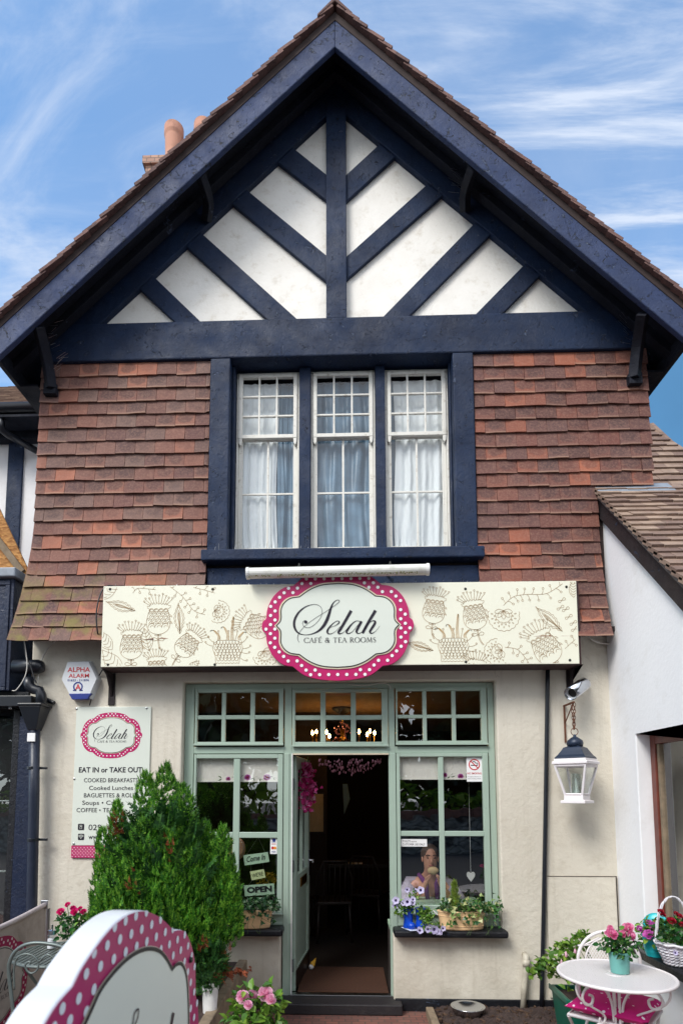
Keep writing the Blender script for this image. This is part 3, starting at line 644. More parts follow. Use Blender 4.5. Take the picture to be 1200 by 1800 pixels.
# hung tiles
def hung(name, xl, xr, z0, rows, mat, seed, stop=None):
    r = random.Random(seed); m = M(); g = .122; w = .175; tv = []
    ys = lambda z: -.062 - (.145*((3.95 - z)/.88)**1.6 if z < 3.95 else 0)
    for k in range(rows):
        zt = z0 - g*k; zb = zt - g; a, b = xl(zb), xr(zb)
        x = a - (w/2 if k % 2 else 0); wob = r.uniform(-.004, .004)
        while x < b - .01:
            x0, x1 = max(x, a), min(x + w, b); x += w
            if x1 - x0 < .03: continue
            if stop and stop(x0, zb): continue
            gp = .0016; e = r.uniform(-.004, .004) + wob; t = r.uniform(-.003, .004); lean = r.gauss(0, .003)
            yb, yt = ys(zb) - .022 - t, ys(zt + .03) - .001
            if x0 == a and k > 12: x0 -= .004
            xs = [x0 + gp, x0 + (x1 - x0)*.5, x1 - gp]; cam_ = (0, r.uniform(-.0005, .004), 0)
            ztt = zt + .03
            vs = [(xs[i], yb - cam_[i] + (lean if i == 2 else 0), zb + e + (lean if i == 0 else 0)) for i in range(3)] + [(xs[i], yt - cam_[i], ztt) for i in range(3)] + \
                 [(xs[i], yb + .014 - cam_[i], zb + e + (lean if i == 0 else 0)) for i in range(3)] + [(xs[i], yt + .012, ztt) for i in range(3)]
            ra = r.random(); tv += [(i*.5, v_, ra) for v_ in (0, 1.25, 0, 1.25) for i in range(3)]
            m.add(vs, [(0, 1, 4, 3), (1, 2, 5, 4), (0, 6, 7, 1), (1, 7, 8, 2), (0, 3, 9, 6), (2, 8, 11, 5), (3, 4, 10, 9), (4, 5, 11, 10)])
    o = part(m, name, mat); at_ = o.data.attributes.new('tile', 'FLOAT_VECTOR', 'POINT'); at_.data.foreach_set('vector', [c for t in tv for c in t])
fl = lambda z: -2.70 - (.075*((3.95 - z)/.88)**1.3 if z < 3.95 else 0)
hung('tile_hanging', fl, lambda z: -1.172, 5.566, 21, 'hung_tile', 3)
hung('tile_hanging', lambda z: 1.135, lambda z: 2.632 if z > 4.23 else 2.155, 5.566, 21, 'hung_tile_red', 5)

# roof
RZ = lambda x, top: top - .993*abs(x - XR)
for sx in (-1, 1):
    xe = XR + sx*2.86
    part(M().xz([(XR, 8.372), (XR, 8.335), (xe, RZ(xe, 8.335)), (xe, RZ(xe, 8.372))], -.415, 6.0), 'soffit', 'navy_shaded')
    part(M().xz([(XR, 8.452), (XR, 8.374), (xe, RZ(xe, 8.374)), (xe, RZ(xe, 8.452))], -.47, 6.0), 'roof_bed', 'dark_brown')
    part(M().xz([(XR, 8.385), (XR, 8.122), (xe + sx*.02, RZ(xe + sx*.02, 8.122)), (xe + sx*.02, RZ(xe + sx*.02, 8.385))], -.465, -.416), 'bargeboard', 'navy_barge', .008)
    for y in (-.16, ): part(M().xz([(XR, 8.334), (XR, 8.24), (xe, RZ(xe, 8.24)), (xe, RZ(xe, 8.334))], y - .04, y + .04), 'rafter', 'navy_shaded', .004)
    part(M().box(min(xe, xe - sx*.04), max(xe, xe - sx*.04), -.414, 6, RZ(xe, 8.20), RZ(xe, 8.334)), 'fascia', 'navy_shaded', .004)
    part(M().box(min(XR + sx*2.66, xe - sx*.04), max(XR + sx*2.66, xe - sx*.04), -.078, 6, RZ(xe, 8.20), RZ(xe, 8.22)), 'eaves_soffit', 'navy_shaded')
    t = M(); r = random.Random(11 + sx); sl = Vector((sx/math.sqrt(2), 0, -1/math.sqrt(2))); up = Vector((sx/math.sqrt(2), 0, 1/math.sqrt(2)))
    apex = Vector((XR, 0, 8.452)); n = 41; gg = .0995
    for k in range(n):
        for j in range(5):
            y0 = -.515 + j*.165 - (.08 if k % 2 and j else 0); y1 = y0 + .163 if j < 4 else 6.0
            if k % 2 and j == 0: y1 -= .08
            jt = r.uniform(-.006, .006); s0 = .01 + k*gg + jt; s1 = s0 + .14
            yy = y0 + (r.uniform(-.008, .008) if j == 0 else 0)
            c = apex + sl*(s0 + s1)/2 + up*(.026 + r.uniform(-.003, .004)); c.y = (yy + y1)/2
            tl = (sl*1 + up*.13).normalized(); nn = (up - sl*.13).normalized()
            t.obox(c, tl*(s1 - s0)/2, Vector((0, (y1 - yy)/2 - .001, 0)), nn*.013)
    part(t, 'roof_tiles', 'verge_tile')
t = M()
for j in range(14):
    y0 = -.52 + j*.45; r0 = .0 if j else .012
    t.xz([(XR - .15, 8.37), (XR, 8.522 + r0), (XR + .15, 8.37), (XR + .15, 8.345), (XR, 8.49), (XR - .15, 8.345)], y0, y0 + .446)
part(t, 'ridge_tiles', 'verge_tile', .006)
# eaves brackets
def bracket(pts, w, d, foot=None):
    m = M(); m.tube([Vector(p) for p in spline([tuple(p) for p in pts], 4)], w, 4)
    if foot: m.box(*foot)
    part(m, 'bracket', 'navy_shaded', .004)
a = at(90, 682, -.10); bracket([at(90, 682, -.12), at(84, 640, -.2), at(68, 574, -.40)], .055, .06, (a.x - .055, a.x + .055, -.13, -.06, a.z - .07, a.z + .03))
a = at(1114, 664, -.10); bracket([at(1114, 664, -.12), at(1120, 610, -.2), at(1129, 550, -.40)], .055, .06, (a.x - .055, a.x + .055, -.13, -.06, a.z - .07, a.z + .03))
bracket([at(363, 388, -.085), at(366, 352, -.2), at(352, 306, -.41)], .05, .05)
bracket([at(817, 372, -.085), at(818, 335, -.2), at(832, 292, -.41)], .05, .05)
# chimney
ch = M(); c0 = at(257, 276, 3.0); z1 = c0.z; ch.box(c0.x, c0.x + 1.1, 3.0, 3.9, 5.5, z1).box(c0.x - .04, c0.x + 1.14, 2.96, 3.94, z1 - .14, z1 - .02)
cm = part(ch, 'chimney', 'chimney_brick')
for u in (305, 357):
    p = at(u, 276, 3.35); zt = at(u, 222, 3.35).z if u < 320 else at(u, 216, 3.35).z
    h = zt - z1; part(M().lathe([(.145, -.05), (.14, .05), (.125, h*.5), (.135, h*.78), (.15, h*.84), (.15, h*.97), (.12, h), (.10, h), (.10, h*.5)], (p.x, 3.35, z1 - .03), 28), 'chimney_pot', 'terracotta', 0, cm)
# sash window
for x0, x1 in ((-1.168, -.993), (.952, 1.130)): part(M().box(x0, x1, -.10, .15, 3.80, 5.570), 'window_post', 'navy_paint', .01)
part(M().box(-1.205, 1.172, -.165, .15, 3.700, 3.797), 'window_sill', 'navy_paint', .012)
part(M().box(-1.168, 1.140, -.085, -.03, 3.12, 3.66), 'apron_board', 'navy_paint', .006)
for x0, x1 in ((-.392, -.292), (.288, .372), (-.991, -.966), (.938, .950)): part(M().box(x0, x1, .03 if x1 - x0 > .05 else .0, .15, 3.80, 5.570), 'mullion', 'navy_paint', .006)
part(M().box(-1.0, .96, .152, .16, 5.55, 5.6), 'window_head', 'navy_shaded')
def lattice(m, xs, zs, y0, y1, mun=None):
    """xs, zs: bars as (a, b); first and last are stiles/rails, the rest glazing bars"""
    Z0, Z1 = zs[0][0], zs[-1][1]
    for i, (a, b) in enumerate(xs):
        inner = 0 < i < len(xs) - 1; d = .006 if inner else 0
        if inner: m.box(a, b, y0 + d, y1 - d, zs[0][1], zs[-1][0])
        else: m.box(a, b, y0, y1, Z0, Z1)
    for j, (a, b) in enumerate(zs):
        inner = 0 < j < len(zs) - 1; d = .0065 if inner else 0
        for i in range(len(xs) - 1):
            if inner: m.box(xs[i][1], xs[i + 1][0], y0 + d, y1 - d, a, b)
        if not inner: m.box(xs[0][1], xs[-1][0], y0 + .0005, y1 - .0005, a, b)
    return m
def bars(lo, hi, edge, n, mun, edge2=None):
    """edge bars and n-1 glazing bars between"""
    e2 = edge2 or edge; w = (hi - lo - edge - e2 - (n - 1)*mun)/n; o = [(lo, lo + edge)]; x = lo + edge
    for i in range(n - 1): x += w; o.append((x, x + mun)); x += mun
    return o + [(hi - e2, hi)]
def glasspane(m, xs, zs, y): m.add([(xs[0][1] - .005, y, zs[0][1] - .005), (xs[-1][0] + .005, y, zs[0][1] - .005), (xs[-1][0] + .005, y, zs[-1][0] + .005), (xs[0][1] - .005, y, zs[-1][0] + .005)], [(0, 1, 2, 3)])
zm = at(600, 766, .08).z
for i, (x0, x1) in enumerate(((-.962, -.394), (-.290, .286), (.374, .936))):
    w = part(M().box(x0, x1, .09, .13, 3.802, 3.84).box(x0, x0 + .018, .075, .13, 3.84, 5.548).box(x1 - .018, x1, .075, .13, 3.84, 5.548).box(x0, x1, .075, .13, 5.532, 5.552), 'sash_window', 'white_paint', .003)
    m = M(); X = bars(x0 + .02, x1 - .02, .034, 3, .016); Z = bars(zm - .018, 5.530, .034, 3, .016, .03); lattice(m, X, Z, .062, .098)
    for s in (x0 + .02, x1 - .054): m.xz([(s, zm - .018), (s + .034, zm - .018), (s + .03, zm - .065), (s + .017, zm - .085), (s + .004, zm - .065)], .064, .096)
    part(m, 'upper_sash', 'white_paint', .003, w)
    m = M(); X2 = bars(x0 + .02, x1 - .02, .036, 2, .018); Z2 = bars(3.842, zm + .01, .07, 2, .018, .03); lattice(m, X2, Z2, .101, .128); part(m, 'lower_sash', 'white_paint', .003, w)
    m = M(); glasspane(m, X, Z, .08); glasspane(m, X2, Z2, .115); part(m, 'glass', 'old_glass', 0, w)
    # peeling weather strip along the bottom rail
    m = M(); n = 26
    m.tube([(x0 + .03 + (x1 - x0 - .06)*k/n, .098, 3.885 + .006*math.sin(k*1.7 + i)) for k in range(n + 1)], .009, 5); part(m, 'draught_strip', 'navy_shaded', 0, w)
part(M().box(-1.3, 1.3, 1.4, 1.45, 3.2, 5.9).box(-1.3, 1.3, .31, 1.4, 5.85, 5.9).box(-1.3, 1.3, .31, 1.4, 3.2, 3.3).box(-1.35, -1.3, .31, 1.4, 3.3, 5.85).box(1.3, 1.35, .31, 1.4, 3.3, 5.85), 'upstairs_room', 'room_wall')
# bird wires on the sill and the sign are drawn as thin pins
def pins(m, x0, x1, y, z, n, h, seed=1):
    r = random.Random(seed)
    for k in range(n):
        x = x0 + (x1 - x0)*k/(n - 1) + r.uniform(-.01, .01); m.tube([(x, y, z), (x + r.uniform(-.02, .02), y + r.uniform(-.03, .01), z + h*r.uniform(.5, 1.2))], .0011, 3)
m = M(); pins(m, -1.1, 1.05, -.10, 3.797, 60, .07); tag(part(m, 'bird_spikes', 'steel'), kind='stuff')
m = M()
for u0, v0, sg in ((90, 590, -1), (100, 640, -1), (1105, 580, 1), (808, 320, 1)):
    for k in range(8): p = at(u0 + rnd.uniform(-6, 6), v0 + rnd.uniform(-25, 25), -.2); m.tube([p, p + Vector((-sg*rnd.uniform(.05, .1), -.02, rnd.uniform(-.02, .07)))], .0012, 3)
tag(part(m, 'bird_spikes', 'steel'), kind='stuff')

# ------------------------------------------------------------------ shopfront (fixed sage frame in the recess)
Y0 = .062
X = lambda u: at(u, 1400, Y0).x
Zc = lambda v, u=600: at(u, v, Y0).z
fx = [(OX0 + .004, X(338)), (X(499), X(512)), (X(684), X(695)), (X(861), OX1 - .004)]
TR0, TR1 = Zc(1324), Zc(1312)
m = M()
for i, (a, b) in enumerate(fx): m.box(a, b, .078, .14, .656 if i in (0, 3) else .088, 2.686)
for i in range(3):
    m.box(fx[i][1], fx[i + 1][0], .0785, .1395, TR0, TR1); m.box(fx[i][1], fx[i + 1][0], .0785, .1395, Zc(1210), 2.686)
for i in (0, 2): m.box(fx[i][1], fx[i + 1][0], .0785, .1395, .656, Zc(1604))
part(m, 'shopfront_frame', 'sage_paint', .004)
m = M()
for a, b in ((fx[1][0] - .004, fx[1][1] - .02), (fx[2][0] + .012, fx[2][1] + .004)): m.box(a, b, .07, .0778, .09, TR0)
part(m, 'architrave', 'sage_paint', .003)
for a, b in ((fx[0][0], fx[1][1]), (fx[2][0], fx[3][1])): part(M().box(a, b, .074, .0775, .656, .676), 'sub_sill', 'sage_paint', .001)
WIN = {}
def casement(u0, u1, v0, v1, us, vs, name, uc):
    """outer edges and pane edges in the photograph's own pixels"""
    xs = [X(u0)] + [X(u) for p in us for u in p] + [X(u1)]; zs = [Zc(v1, uc)] + [Zc(v, uc) for p in reversed(vs) for v in reversed(p)] + [Zc(v0, uc)]
    xb = [(xs[i], xs[i + 1]) for i in range(0, len(xs), 2)]; zb = [(zs[i], zs[i + 1]) for i in range(0, len(zs), 2)]
    m = M(); lattice(m, xb, zb, Y0, .108); f = part(m, name, 'sage_paint', .004)
    m = M(); glasspane(m, xb, zb, .088); part(m, 'glass', 'window_glass', 0, f)
    m = M(); m.box(xb[0][0] - .004, xb[-1][1] + .004, Y0 - .016, Y0 - .001, zb[0][0] - .008, zb[0][0] + .008); part(m, 'drip_bar', 'sage_paint', .003, f)
    WIN[name + str(uc)] = (xb, zb); return f
casement(340, 497, 1211, 1309, [(344, 387), (394, 438), (446, 489)], [(1217, 1257), (1264, 1304)], 'top_light', 420)
casement(513, 683, 1211, 1311, [(518, 563), (572, 617), (626, 672)], [(1217, 1257), (1265, 1304)], 'top_light', 600)
casement(697, 859, 1208, 1308, [(700, 745), (752, 797), (804, 849)], [(1214, 1256), (1262, 1302)], 'top_light', 780)
casement(340, 497, 1326, 1606, [(344, 410), (421, 488)], [(1333, 1463), (1473, 1592)], 'shop_window', 420)
casement(697, 859, 1324, 1606, [(703, 771), (780, 849)], [(1330, 1461), (1470, 1592)], 'shop_window', 780)
# door
DX, DY, DA = X(512) + .012, .15, R(84.5)
def DT(u, v, w): return (DX + u*math.cos(DA) + w*math.sin(DA), DY + u*math.sin(DA) - w*math.cos(DA), .10 + v)
def dbox(m, u0, u1, v0, v1, w0, w1): m.prism([(u0, v0), (u1, v0), (u1, v1), (u0, v1)], 1, lambda a, b, w: DT(a, b, w0 + (w1 - w0)*w))
DH, DW = TR0 - .115, .76
m = M()
for a, b in ((0, .095), (DW - .095, DW)): dbox(m, a, b, 0, DH, -.022, .022)
for a, b in ((0, .17), (.78, .94), (DH - .11, DH)): dbox(m, .0955, DW - .0955, a, b, -.0215, .0215)
dbox(m, DW/2 - .012, DW/2 + .012, .94, DH - .11, -.018, .018); dbox(m, .0955, DW - .0955, .171, .779, -.008, .008)
door = part(m, 'door', 'sage_paint', .004)
m = M(); dbox(m, .095, DW - .095, .94, DH - .11, -.002, .002); part(m, 'glass', 'window_glass', 0, door)
m = M(); dbox(m, .02, DW - .02, .01, .16, .023, .027); part(m, 'kick_plate', 'dark_wood', .001, door)
m = M(); dbox(m, .22, .54, .82, .90, .0225, .032); part(m, 'letterbox', 'brass', .003, door)
m = M(); dbox(m, DW - .075, DW - .03, .86, 1.10, .0225, .03); m.tube([DT(DW - .05, 1.0, .03), DT(DW - .05, 1.0, .075), DT(DW - .16, .995, .078)], .009, 8); part(m, 'handle', 'chrome', .002, door)
for v in (.22, 1.03, 1.72): part(M().box(DX - .012, DX + .012, DY - .055, DY - .032, .1 + v - .05, .1 + v + .05), 'hinge', 'grey_metal', .002, door)
part(M().box(fx[1][1] + .0005, fx[1][1] + .010, .068, .082, .10, TR0), 'weather_strip', 'white_plastic', .002)
part(M().box(fx[1][1] + .011, fx[2][0] - .001, .068, .082, TR0 - .013, TR0 - .001), 'weather_strip', 'beige_line', .002)
part(M().box(fx[1][1], fx[2][0], .05, .12, .094, .104), 'threshold', 'steel', .002)
part(M().box(fx[1][0] - .02, fx[2][1] + .02, -.13, .148, .0085, .092), 'doorstep', 'step_black', .01)
# rooms
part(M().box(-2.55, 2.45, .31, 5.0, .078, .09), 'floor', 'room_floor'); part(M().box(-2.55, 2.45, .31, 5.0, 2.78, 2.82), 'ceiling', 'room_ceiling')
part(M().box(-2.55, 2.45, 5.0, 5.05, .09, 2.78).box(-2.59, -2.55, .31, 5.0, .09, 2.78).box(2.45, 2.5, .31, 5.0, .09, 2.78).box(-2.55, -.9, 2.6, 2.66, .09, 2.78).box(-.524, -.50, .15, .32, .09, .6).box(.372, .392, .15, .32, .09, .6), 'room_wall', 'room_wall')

# ================================================================== SIGNS AND FIXTURES ON THE FRONT
FY = -.25
sign = thing('shop_sign', 'long cream fascia board printed with brown line flowers and a pink dotted plaque', 'shop sign', (-.06, FY, 2.77))
SX0, SX1, SZ0, SZ1 = -1.988, 1.874, 2.772, 3.452
M().box(SX0 - .008, SX1 + .024, -.234, -.03, SZ0 - .006, SZ1 + .006).build('backing_box', 'dark_wood_edge', sign, .004)
M().box(SX0, SX1, FY, -.235, SZ0, SZ1).build('board', 'sign_cream', sign, .002)
ST = lambda u, v, w: (u, FY - w, v)
clip = lambda x, z: SX0 + .006 < x < SX1 - .006 and SZ0 + .006 < z < SZ1 - .006
art, gold = G(), G()
LW = .0031
def place(lines, u, v, s, rot=0, flip=1, g=None, w=LW):
    """lines in motif units; u,v photo pixels; s metres per unit"""
    c = at(u, v, FY); ca, sa = math.cos(R(rot)), math.sin(R(rot))
    for ln in lines:
        cl = ln[0] == 'c'; p = ln[1:] if isinstance(ln[0], str) else ln
        q = [(c.x + s*(flip*x*ca - y*sa), c.z + s*(flip*x*sa + y*ca)) for x, y in p]
        (g or art).rib(q, w, cl, clip)
ring = lambda x, y, r, n=8: ['c'] + [(x + r*math.cos(2*math.pi*i/n), y + r*math.sin(2*math.pi*i/n)) for i in range(n)]
arcl = lambda x, y, rx, ry, a, b, n=7: [(x + rx*math.cos(R(a + (b - a)*i/n)), y + ry*math.sin(R(a + (b - a)*i/n))) for i in range(n + 1)]
heart = lambda x, y, r: ['c'] + [(x, y - r), (x + r, y + r*.3), (x + r*.5, y + r), (x, y + r*.5), (x - r*.5, y + r), (x - r, y + r*.3)]
def thistle(stem=True, top=True):
    L = []; hw = lambda y: .62 + .38*math.cos((y + .25)*1.05) if y > -.25 else math.sqrt(max(0, 1 - ((y + .25)/.9)**2))
    L.append(spline([(-hw(y), y) for y in (.95, .6, .2, -.2, -.6, -.9, -1.1)] + [(0, -1.15)] + [(hw(y), y) for y in (-1.1, -.9, -.6, -.2, .2, .6, .95)], 3))
    for j, y in enumerate((.55, .28, 0, -.28, -.58)):
        n = 5 if j < 4 else 3; w = hw(y - .1)*.98; r = w/n
        for i in range(n):
            x = -w + r*(2*i + 1) + (r if j % 2 else 0)
            if abs(x) + r*.7 < w*1.15: L += [arcl(x, y, r*1.02, r*1.25, 0, 180), arcl(x + r*.2, y - .02, r*.55, r*.7, 30, 170, 5)]
    for i in range(4):
        x = -.6 + .4*i; L += [arcl(x, .86, .2, .2, 180, 0), arcl(x, .88, .12, .12, 180, 0, 5), arcl(x, .92, .22, .14, -10, -170, 5)]
    if top:
        cr = [(-.78, 1.0), (-.95, 1.12), (-.98, 1.28), (-.8, 1.22)]
        for i in range(6): x = -.72 + i*.26; cr += [(x + .05, 1.52 + .06*math.sin(i)), (x + .16, 1.40)]
        cr += [(.85, 1.28), (1.0, 1.3), (.98, 1.14), (.78, 1.02)]; L.append(cr)
        for i in range(10):
            a = 158 - i*13.5; x0, y0 = .82*math.cos(R(a))*.95, 1.18 + .28*math.sin(R(a)); l = .62 + .1*math.sin(i*2.3)
            x1, y1 = x0 + l*math.cos(R(a))*.9, y0 + l*math.sin(R(a)) + .1; L += [[(x0, y0), (x1, y1)], heart(x1, y1 + .06, .085) if i % 2 else ring(x1, y1 + .05, .07, 7)]
    if stem:
        L += [spline([(-.02, -1.15), (0, -1.7), (.1, -2.2), (.32, -2.6)], 4), spline([(.06, -1.15), (.08, -1.7), (.18, -2.2), (.38, -2.56)], 4)]
        for sg in (-1, 1): L += [spline([(.03, -1.62), (sg*.3, -1.42), (sg*.52, -1.52), (sg*.4, -1.7), (.03, -1.64)], 4), spline([(.03, -1.2), (sg*.2, -1.12), (sg*.26, -1.26), (.03, -1.24)], 3)]
    return L
def fan():
    L = []; n = 11; q = []
    for i in range(n): a = -200 + i*220/n; b = a + 220/n; q += [(math.cos(R(a + (b - a)*t)) * (1 + .07*math.sin(math.pi*t)), .1 + math.sin(R(a + (b - a)*t))*(1 + .07*math.sin(math.pi*t))) for t in (0, .25, .5, .75)]
    L.append(q)
    for i in range(9): a = R(-190 + i*25); x, y = .78*math.cos(a), .1 + .78*math.sin(a); L.append(['c', (x*.88, y*.88), (x*1.02 + .035*math.sin(a), y*1.02 - .035*math.cos(a)), (x*1.1, y*1.1), (x*1.02 - .035*math.sin(a), y*1.02 + .035*math.cos(a))])
    for i in range(8): a = R(-178 + i*25); L.append(ring(.6*math.cos(a), .1 + .6*math.sin(a), .05, 6))
    for i in range(7): a0 = -195 + i*30; L.append([(.5*math.cos(R(a0 + 30*t/4)) * (1 + .1*math.sin(math.pi*t/4)), .15 + .5*math.sin(R(a0 + 30*t/4)) * (1 + .1*math.sin(math.pi*t/4))) for t in range(5)])
    for a in (-170, -130, -90, -50, -10):
        d = (math.cos(R(a)), math.sin(R(a))); s = (-d[1], d[0])
        L.append(spline([(0, .45), (d[0]*.3 + s[0]*.16, .45 + d[1]*.3 + s[1]*.16), (d[0]*.6, .45 + d[1]*.6), (d[0]*.3 - s[0]*.16, .45 + d[1]*.3 - s[1]*.16), (0, .45)], 3))
    return L
def leafy():
    o = [(0, -1)]; 
    for i in range(7): t = i/6; o += [(.30*math.sin(math.pi*(t*.9 + .08)) + .05, -.8 + 1.6*t), (.30*math.sin(math.pi*(t*.9 + .12)) - .01, -.68 + 1.6*t)]
    o += [(0, 1)]; l = [(-x, y + .03) for x, y in reversed(o)]
    inn = [(x*.72, y*.86) for x, y in o + l]; v = spline([(-.01, -1), (.05, -.4), (.08, .1), (.0, .55), (-.08, .1), (-.02, -.4), (-.01, -1)], 3)
    return [o + l, inn, v, [(x*.4, y*.8 - .05) for x, y in v]]
def leafv():
    L = [spline([(0, -1), (.4, -.5), (.45, .1), (.15, .7), (0, 1)], 4), spline([(0, -1), (-.4, -.5), (-.45, .1), (-.15, .7), (0, 1)], 4), [(0, -1), (0, .95)]]
    for y in (-.7, -.4, -.1, .2, .5): L += [spline([(0, y), (.2, y + .12), (.38*math.cos(y*.9), y + .32)], 3), spline([(0, y), (-.2, y + .12), (-.38*math.cos(y*.9), y + .32)], 3)]
    return L
def sprig(pts, n=9, l=.32):
    p = spline(pts, 8); L = [p]; k = len(p)
    for i in range(1, n):
        j = int(i*(k - 1)/n); a, b = p[j], p[min(j + 1, k - 1)]; d = math.atan2(b[1] - a[1], b[0] - a[0]); sg = 1 if i % 2 else -1; e = d + sg*R(70)
        q = (a[0] + l*math.cos(e), a[1] + l*math.sin(e)); L += [spline([a, ((a[0] + q[0])/2 + .05*math.cos(d), (a[1] + q[1])/2 + .05*math.sin(d)), q], 3), ring(q[0] + .07*math.cos(e), q[1] + .07*math.sin(e), .075, 8)]
    return L
def artichoke():
    L = [[(-.85, -1.0), (-.88, -.5), (-1.1, .15), (-1.0, .5), (-.7, .72), (.65, .72), (1.0, .5), (1.12, .15), (.9, -.5), (.85, -1.0)]]
    for j in range(7):
        y = .55 - j*.2; w = 1.02 - .02*j - (.1 if j > 4 else 0); n = 9 - j//2; r = w/n
        for i in range(n): x = -w + r*(2*i + 1) + (r if j % 2 else 0); (abs(x) < w) and L.append(spline([(x - r, y + .12), (x - r*.8, y - .08), (x, y - .16), (x + r*.8, y - .08), (x + r, y + .12)], 2))
    for y in (-1.0, -1.22): L.append([(-.82 + 1.64*i/14, y + (.06 if i % 2 else 0)) for i in range(15)])
    L += [[(-.84, -1), (-.8, -1.6)], [(.84, -1), (.8, -1.6)]]
    for i, (x, y, a) in enumerate(((-1.1, .3, 160), (-1.0, .55, 140), (-.55, .75, 105), (.1, .75, 95), (.55, .75, 75), (1.0, .5, 40), (1.12, .1, 10), (1.05, -.2, -8), (.95, -.6, -30))):
        e = (x + .55*math.cos(R(a)), y + .55*math.sin(R(a)) + .05); L += [spline([(x, y), ((x + e[0])/2, (y + e[1])/2 - .05), e], 3), ring(e[0], e[1] + .06, .06, 7)]
    return L
def flames():
    L = []
    for x0, h, b in ((-.75, .75, -.35), (-.1, 1.0, -.25), (.25, 1.75, .12), (.8, .6, .35)):
        for k in range(3): o = .09*k; L.append(spline([(x0 + o, .72), (x0 + o*.8 - .1*b, .72 + h*.4), (x0 + b*.6 + o*.6, .72 + h*.85), (x0 + b + o*.3, .72 + h), (x0 + b*1.5, .72 + h*.96), (x0 + b*1.5, .72 + h*.86)], 4))
    return L
z2 = lambda x, y: (180 + x/4, 1020 + y/4)
z3 = lambda x, y: (700 + x/3.75, 1015 + y/3.75)
U = 1/223.0                                                     # metres per photo pixel on the board
for x, y, r, s in ((395, 285, 0, 20), (205, 465, 0, 19), (590, 460, -38, 17.5), (1090, 325, 62, 19), (385, 640, 4, 17)): place(thistle(), *z2(x, y), s*1.1*U, r)
for x, y, r, s in ((232, 222, -8, 18), (502, 258, 8, 19), (975, 470, 28, 22), (505, 640, -4, 17)): place(thistle(), *z3(x, y), s*1.1*U, r)
for c in (z2(880, 490), z3(360, 465)): place(artichoke(), *c, 25*U); place(flames(), *c, 25*U, g=gold, w=.003)
place(fan(), *z2(822, 222), 20*U, 75); place(fan(), *z3(692, 262), 27*U, 0); place(fan(), *z3(645, 492), 23*U, -70); place(fan(), *z2(1150, 530), 22*U, 30)
for c, s, r in ((z2(130, 182), 29, 72), (z2(540, 268), 29, 4), (z3(990, 275), 32, 45), (z3(140, 455), 25, 72)): place(leafy(), *c, s*U, r)
for c, s, r in ((z2(312, 415), 22, 14), (z2(15, 420), 24, 40), (z2(70, 575), 30, 40), (z2(45, 70), 26, -50), (z3(1150, 75), 16, 0), (z2(640, 600), 14, -50)): place(leafv(), *c, s*U, r)
def abs_sprig(pts, n=9, l=.30, k=25): c = pts[0]; place(sprig([((x - c[0])/k, -(y - c[1])/k) for x, y in pts], n, l), *c, k*U)
abs_sprig([z2(470, 40), z2(560, 110), z2(610, 170), z2(660, 230), z2(740, 260)], 12); abs_sprig([z3(690, 185), z3(760, 125), z3(850, 110), z3(980, 105), z3(1090, 38)], 16, .38)
abs_sprig([z3(700, 460), z3(780, 475), z3(830, 530), z3(855, 570)], 9); abs_sprig([z2(640, 50), z2(720, 70), z2(800, 95)], 6); abs_sprig([z2(215, 90), z2(250, 55), z2(330, 60), z2(385, 66)], 6); abs_sprig([z3(1095, 470), z3(1140, 430), z3(1165, 408)], 4)
for x, y in ((1075, 150), (1100, 210), (1065, 200), (1120, 260), (1150, 300), (1160, 340)): place([spline([(0, 0), (.7, .35), (1, 0), (.7, -.35), (0, 0)], 4), spline([(0, 0), (-.7, .3), (-1, 0), (-.7, -.3), (0, 0)], 4)], *z3(x, y), 7*U, 30)
art.build('floral_pattern', 'sign_line', sign, ST); gold.build('floral_pattern', 'sign_gold', sign, ST, .0025)
bm_ = [spline([(-1.6, .5), (-.4, .6), (.9, .4), (1.4, 0), (1.0, -.4), (-.3, -.6), (-1.5, -.5)], 3)] + [arcl(-.1 + .3*i, .35 - .22*j, .16, .16, 180, 360, 5) for i in range(5) for j in range(4)]
place(bm_, *z2(990, 85), 24*U); place(bm_, *z3(600, 52), 22*U)
for k, (u, v) in enumerate((z2(55, 62), z2(775, 62), z2(40, 593), z2(790, 592), z3(440, 75), z3(1105, 62), z3(443, 556), z3(1128, 545))):
    p = at(u, v, FY); M().lathe([(.011, 0), (.010, .004), (.005, .006)], (p.x, FY, p.z), 10, (0, -1, 0)).build('screw', 'screw', sign)
pc = at(593, 1099.3, -.28); PS = 139*U*.985
m = M(); m.prism([(x*PS, y*PS) for x, y in PL_OUT], 1, lambda u, v, w: (pc.x + u, -.252 - .028*(1 - w), pc.z + v)); pq = m.build('plaque', 'sign_pink', sign, .002)
plaque_art(pq, lambda u, v, w: (pc.x + u, -.281 - w, pc.z + v), PS, border=False)
for u in (195, 1003):
    p = at(u, 1172, -.05); b = at(u, 1240 if u < 500 else 1228, 0)
    m = M(); m.box(p.x - .028, p.x + .028, -.014, -.001, b.z, 2.77); m.yz([(-.2, 2.765), (-.014, 2.765), (-.014, b.z + .07), (-.05, b.z + .14), (-.12, b.z + .24)], p.x - .010, p.x + .010); m.build('bracket', 'brown_black', sign, .003)
m = M(); pins(m, SX0, SX1, -.16, SZ1 + .006, 130, .035, 4); tag(m.build('bird_spikes', 'steel', sign), kind='stuff')
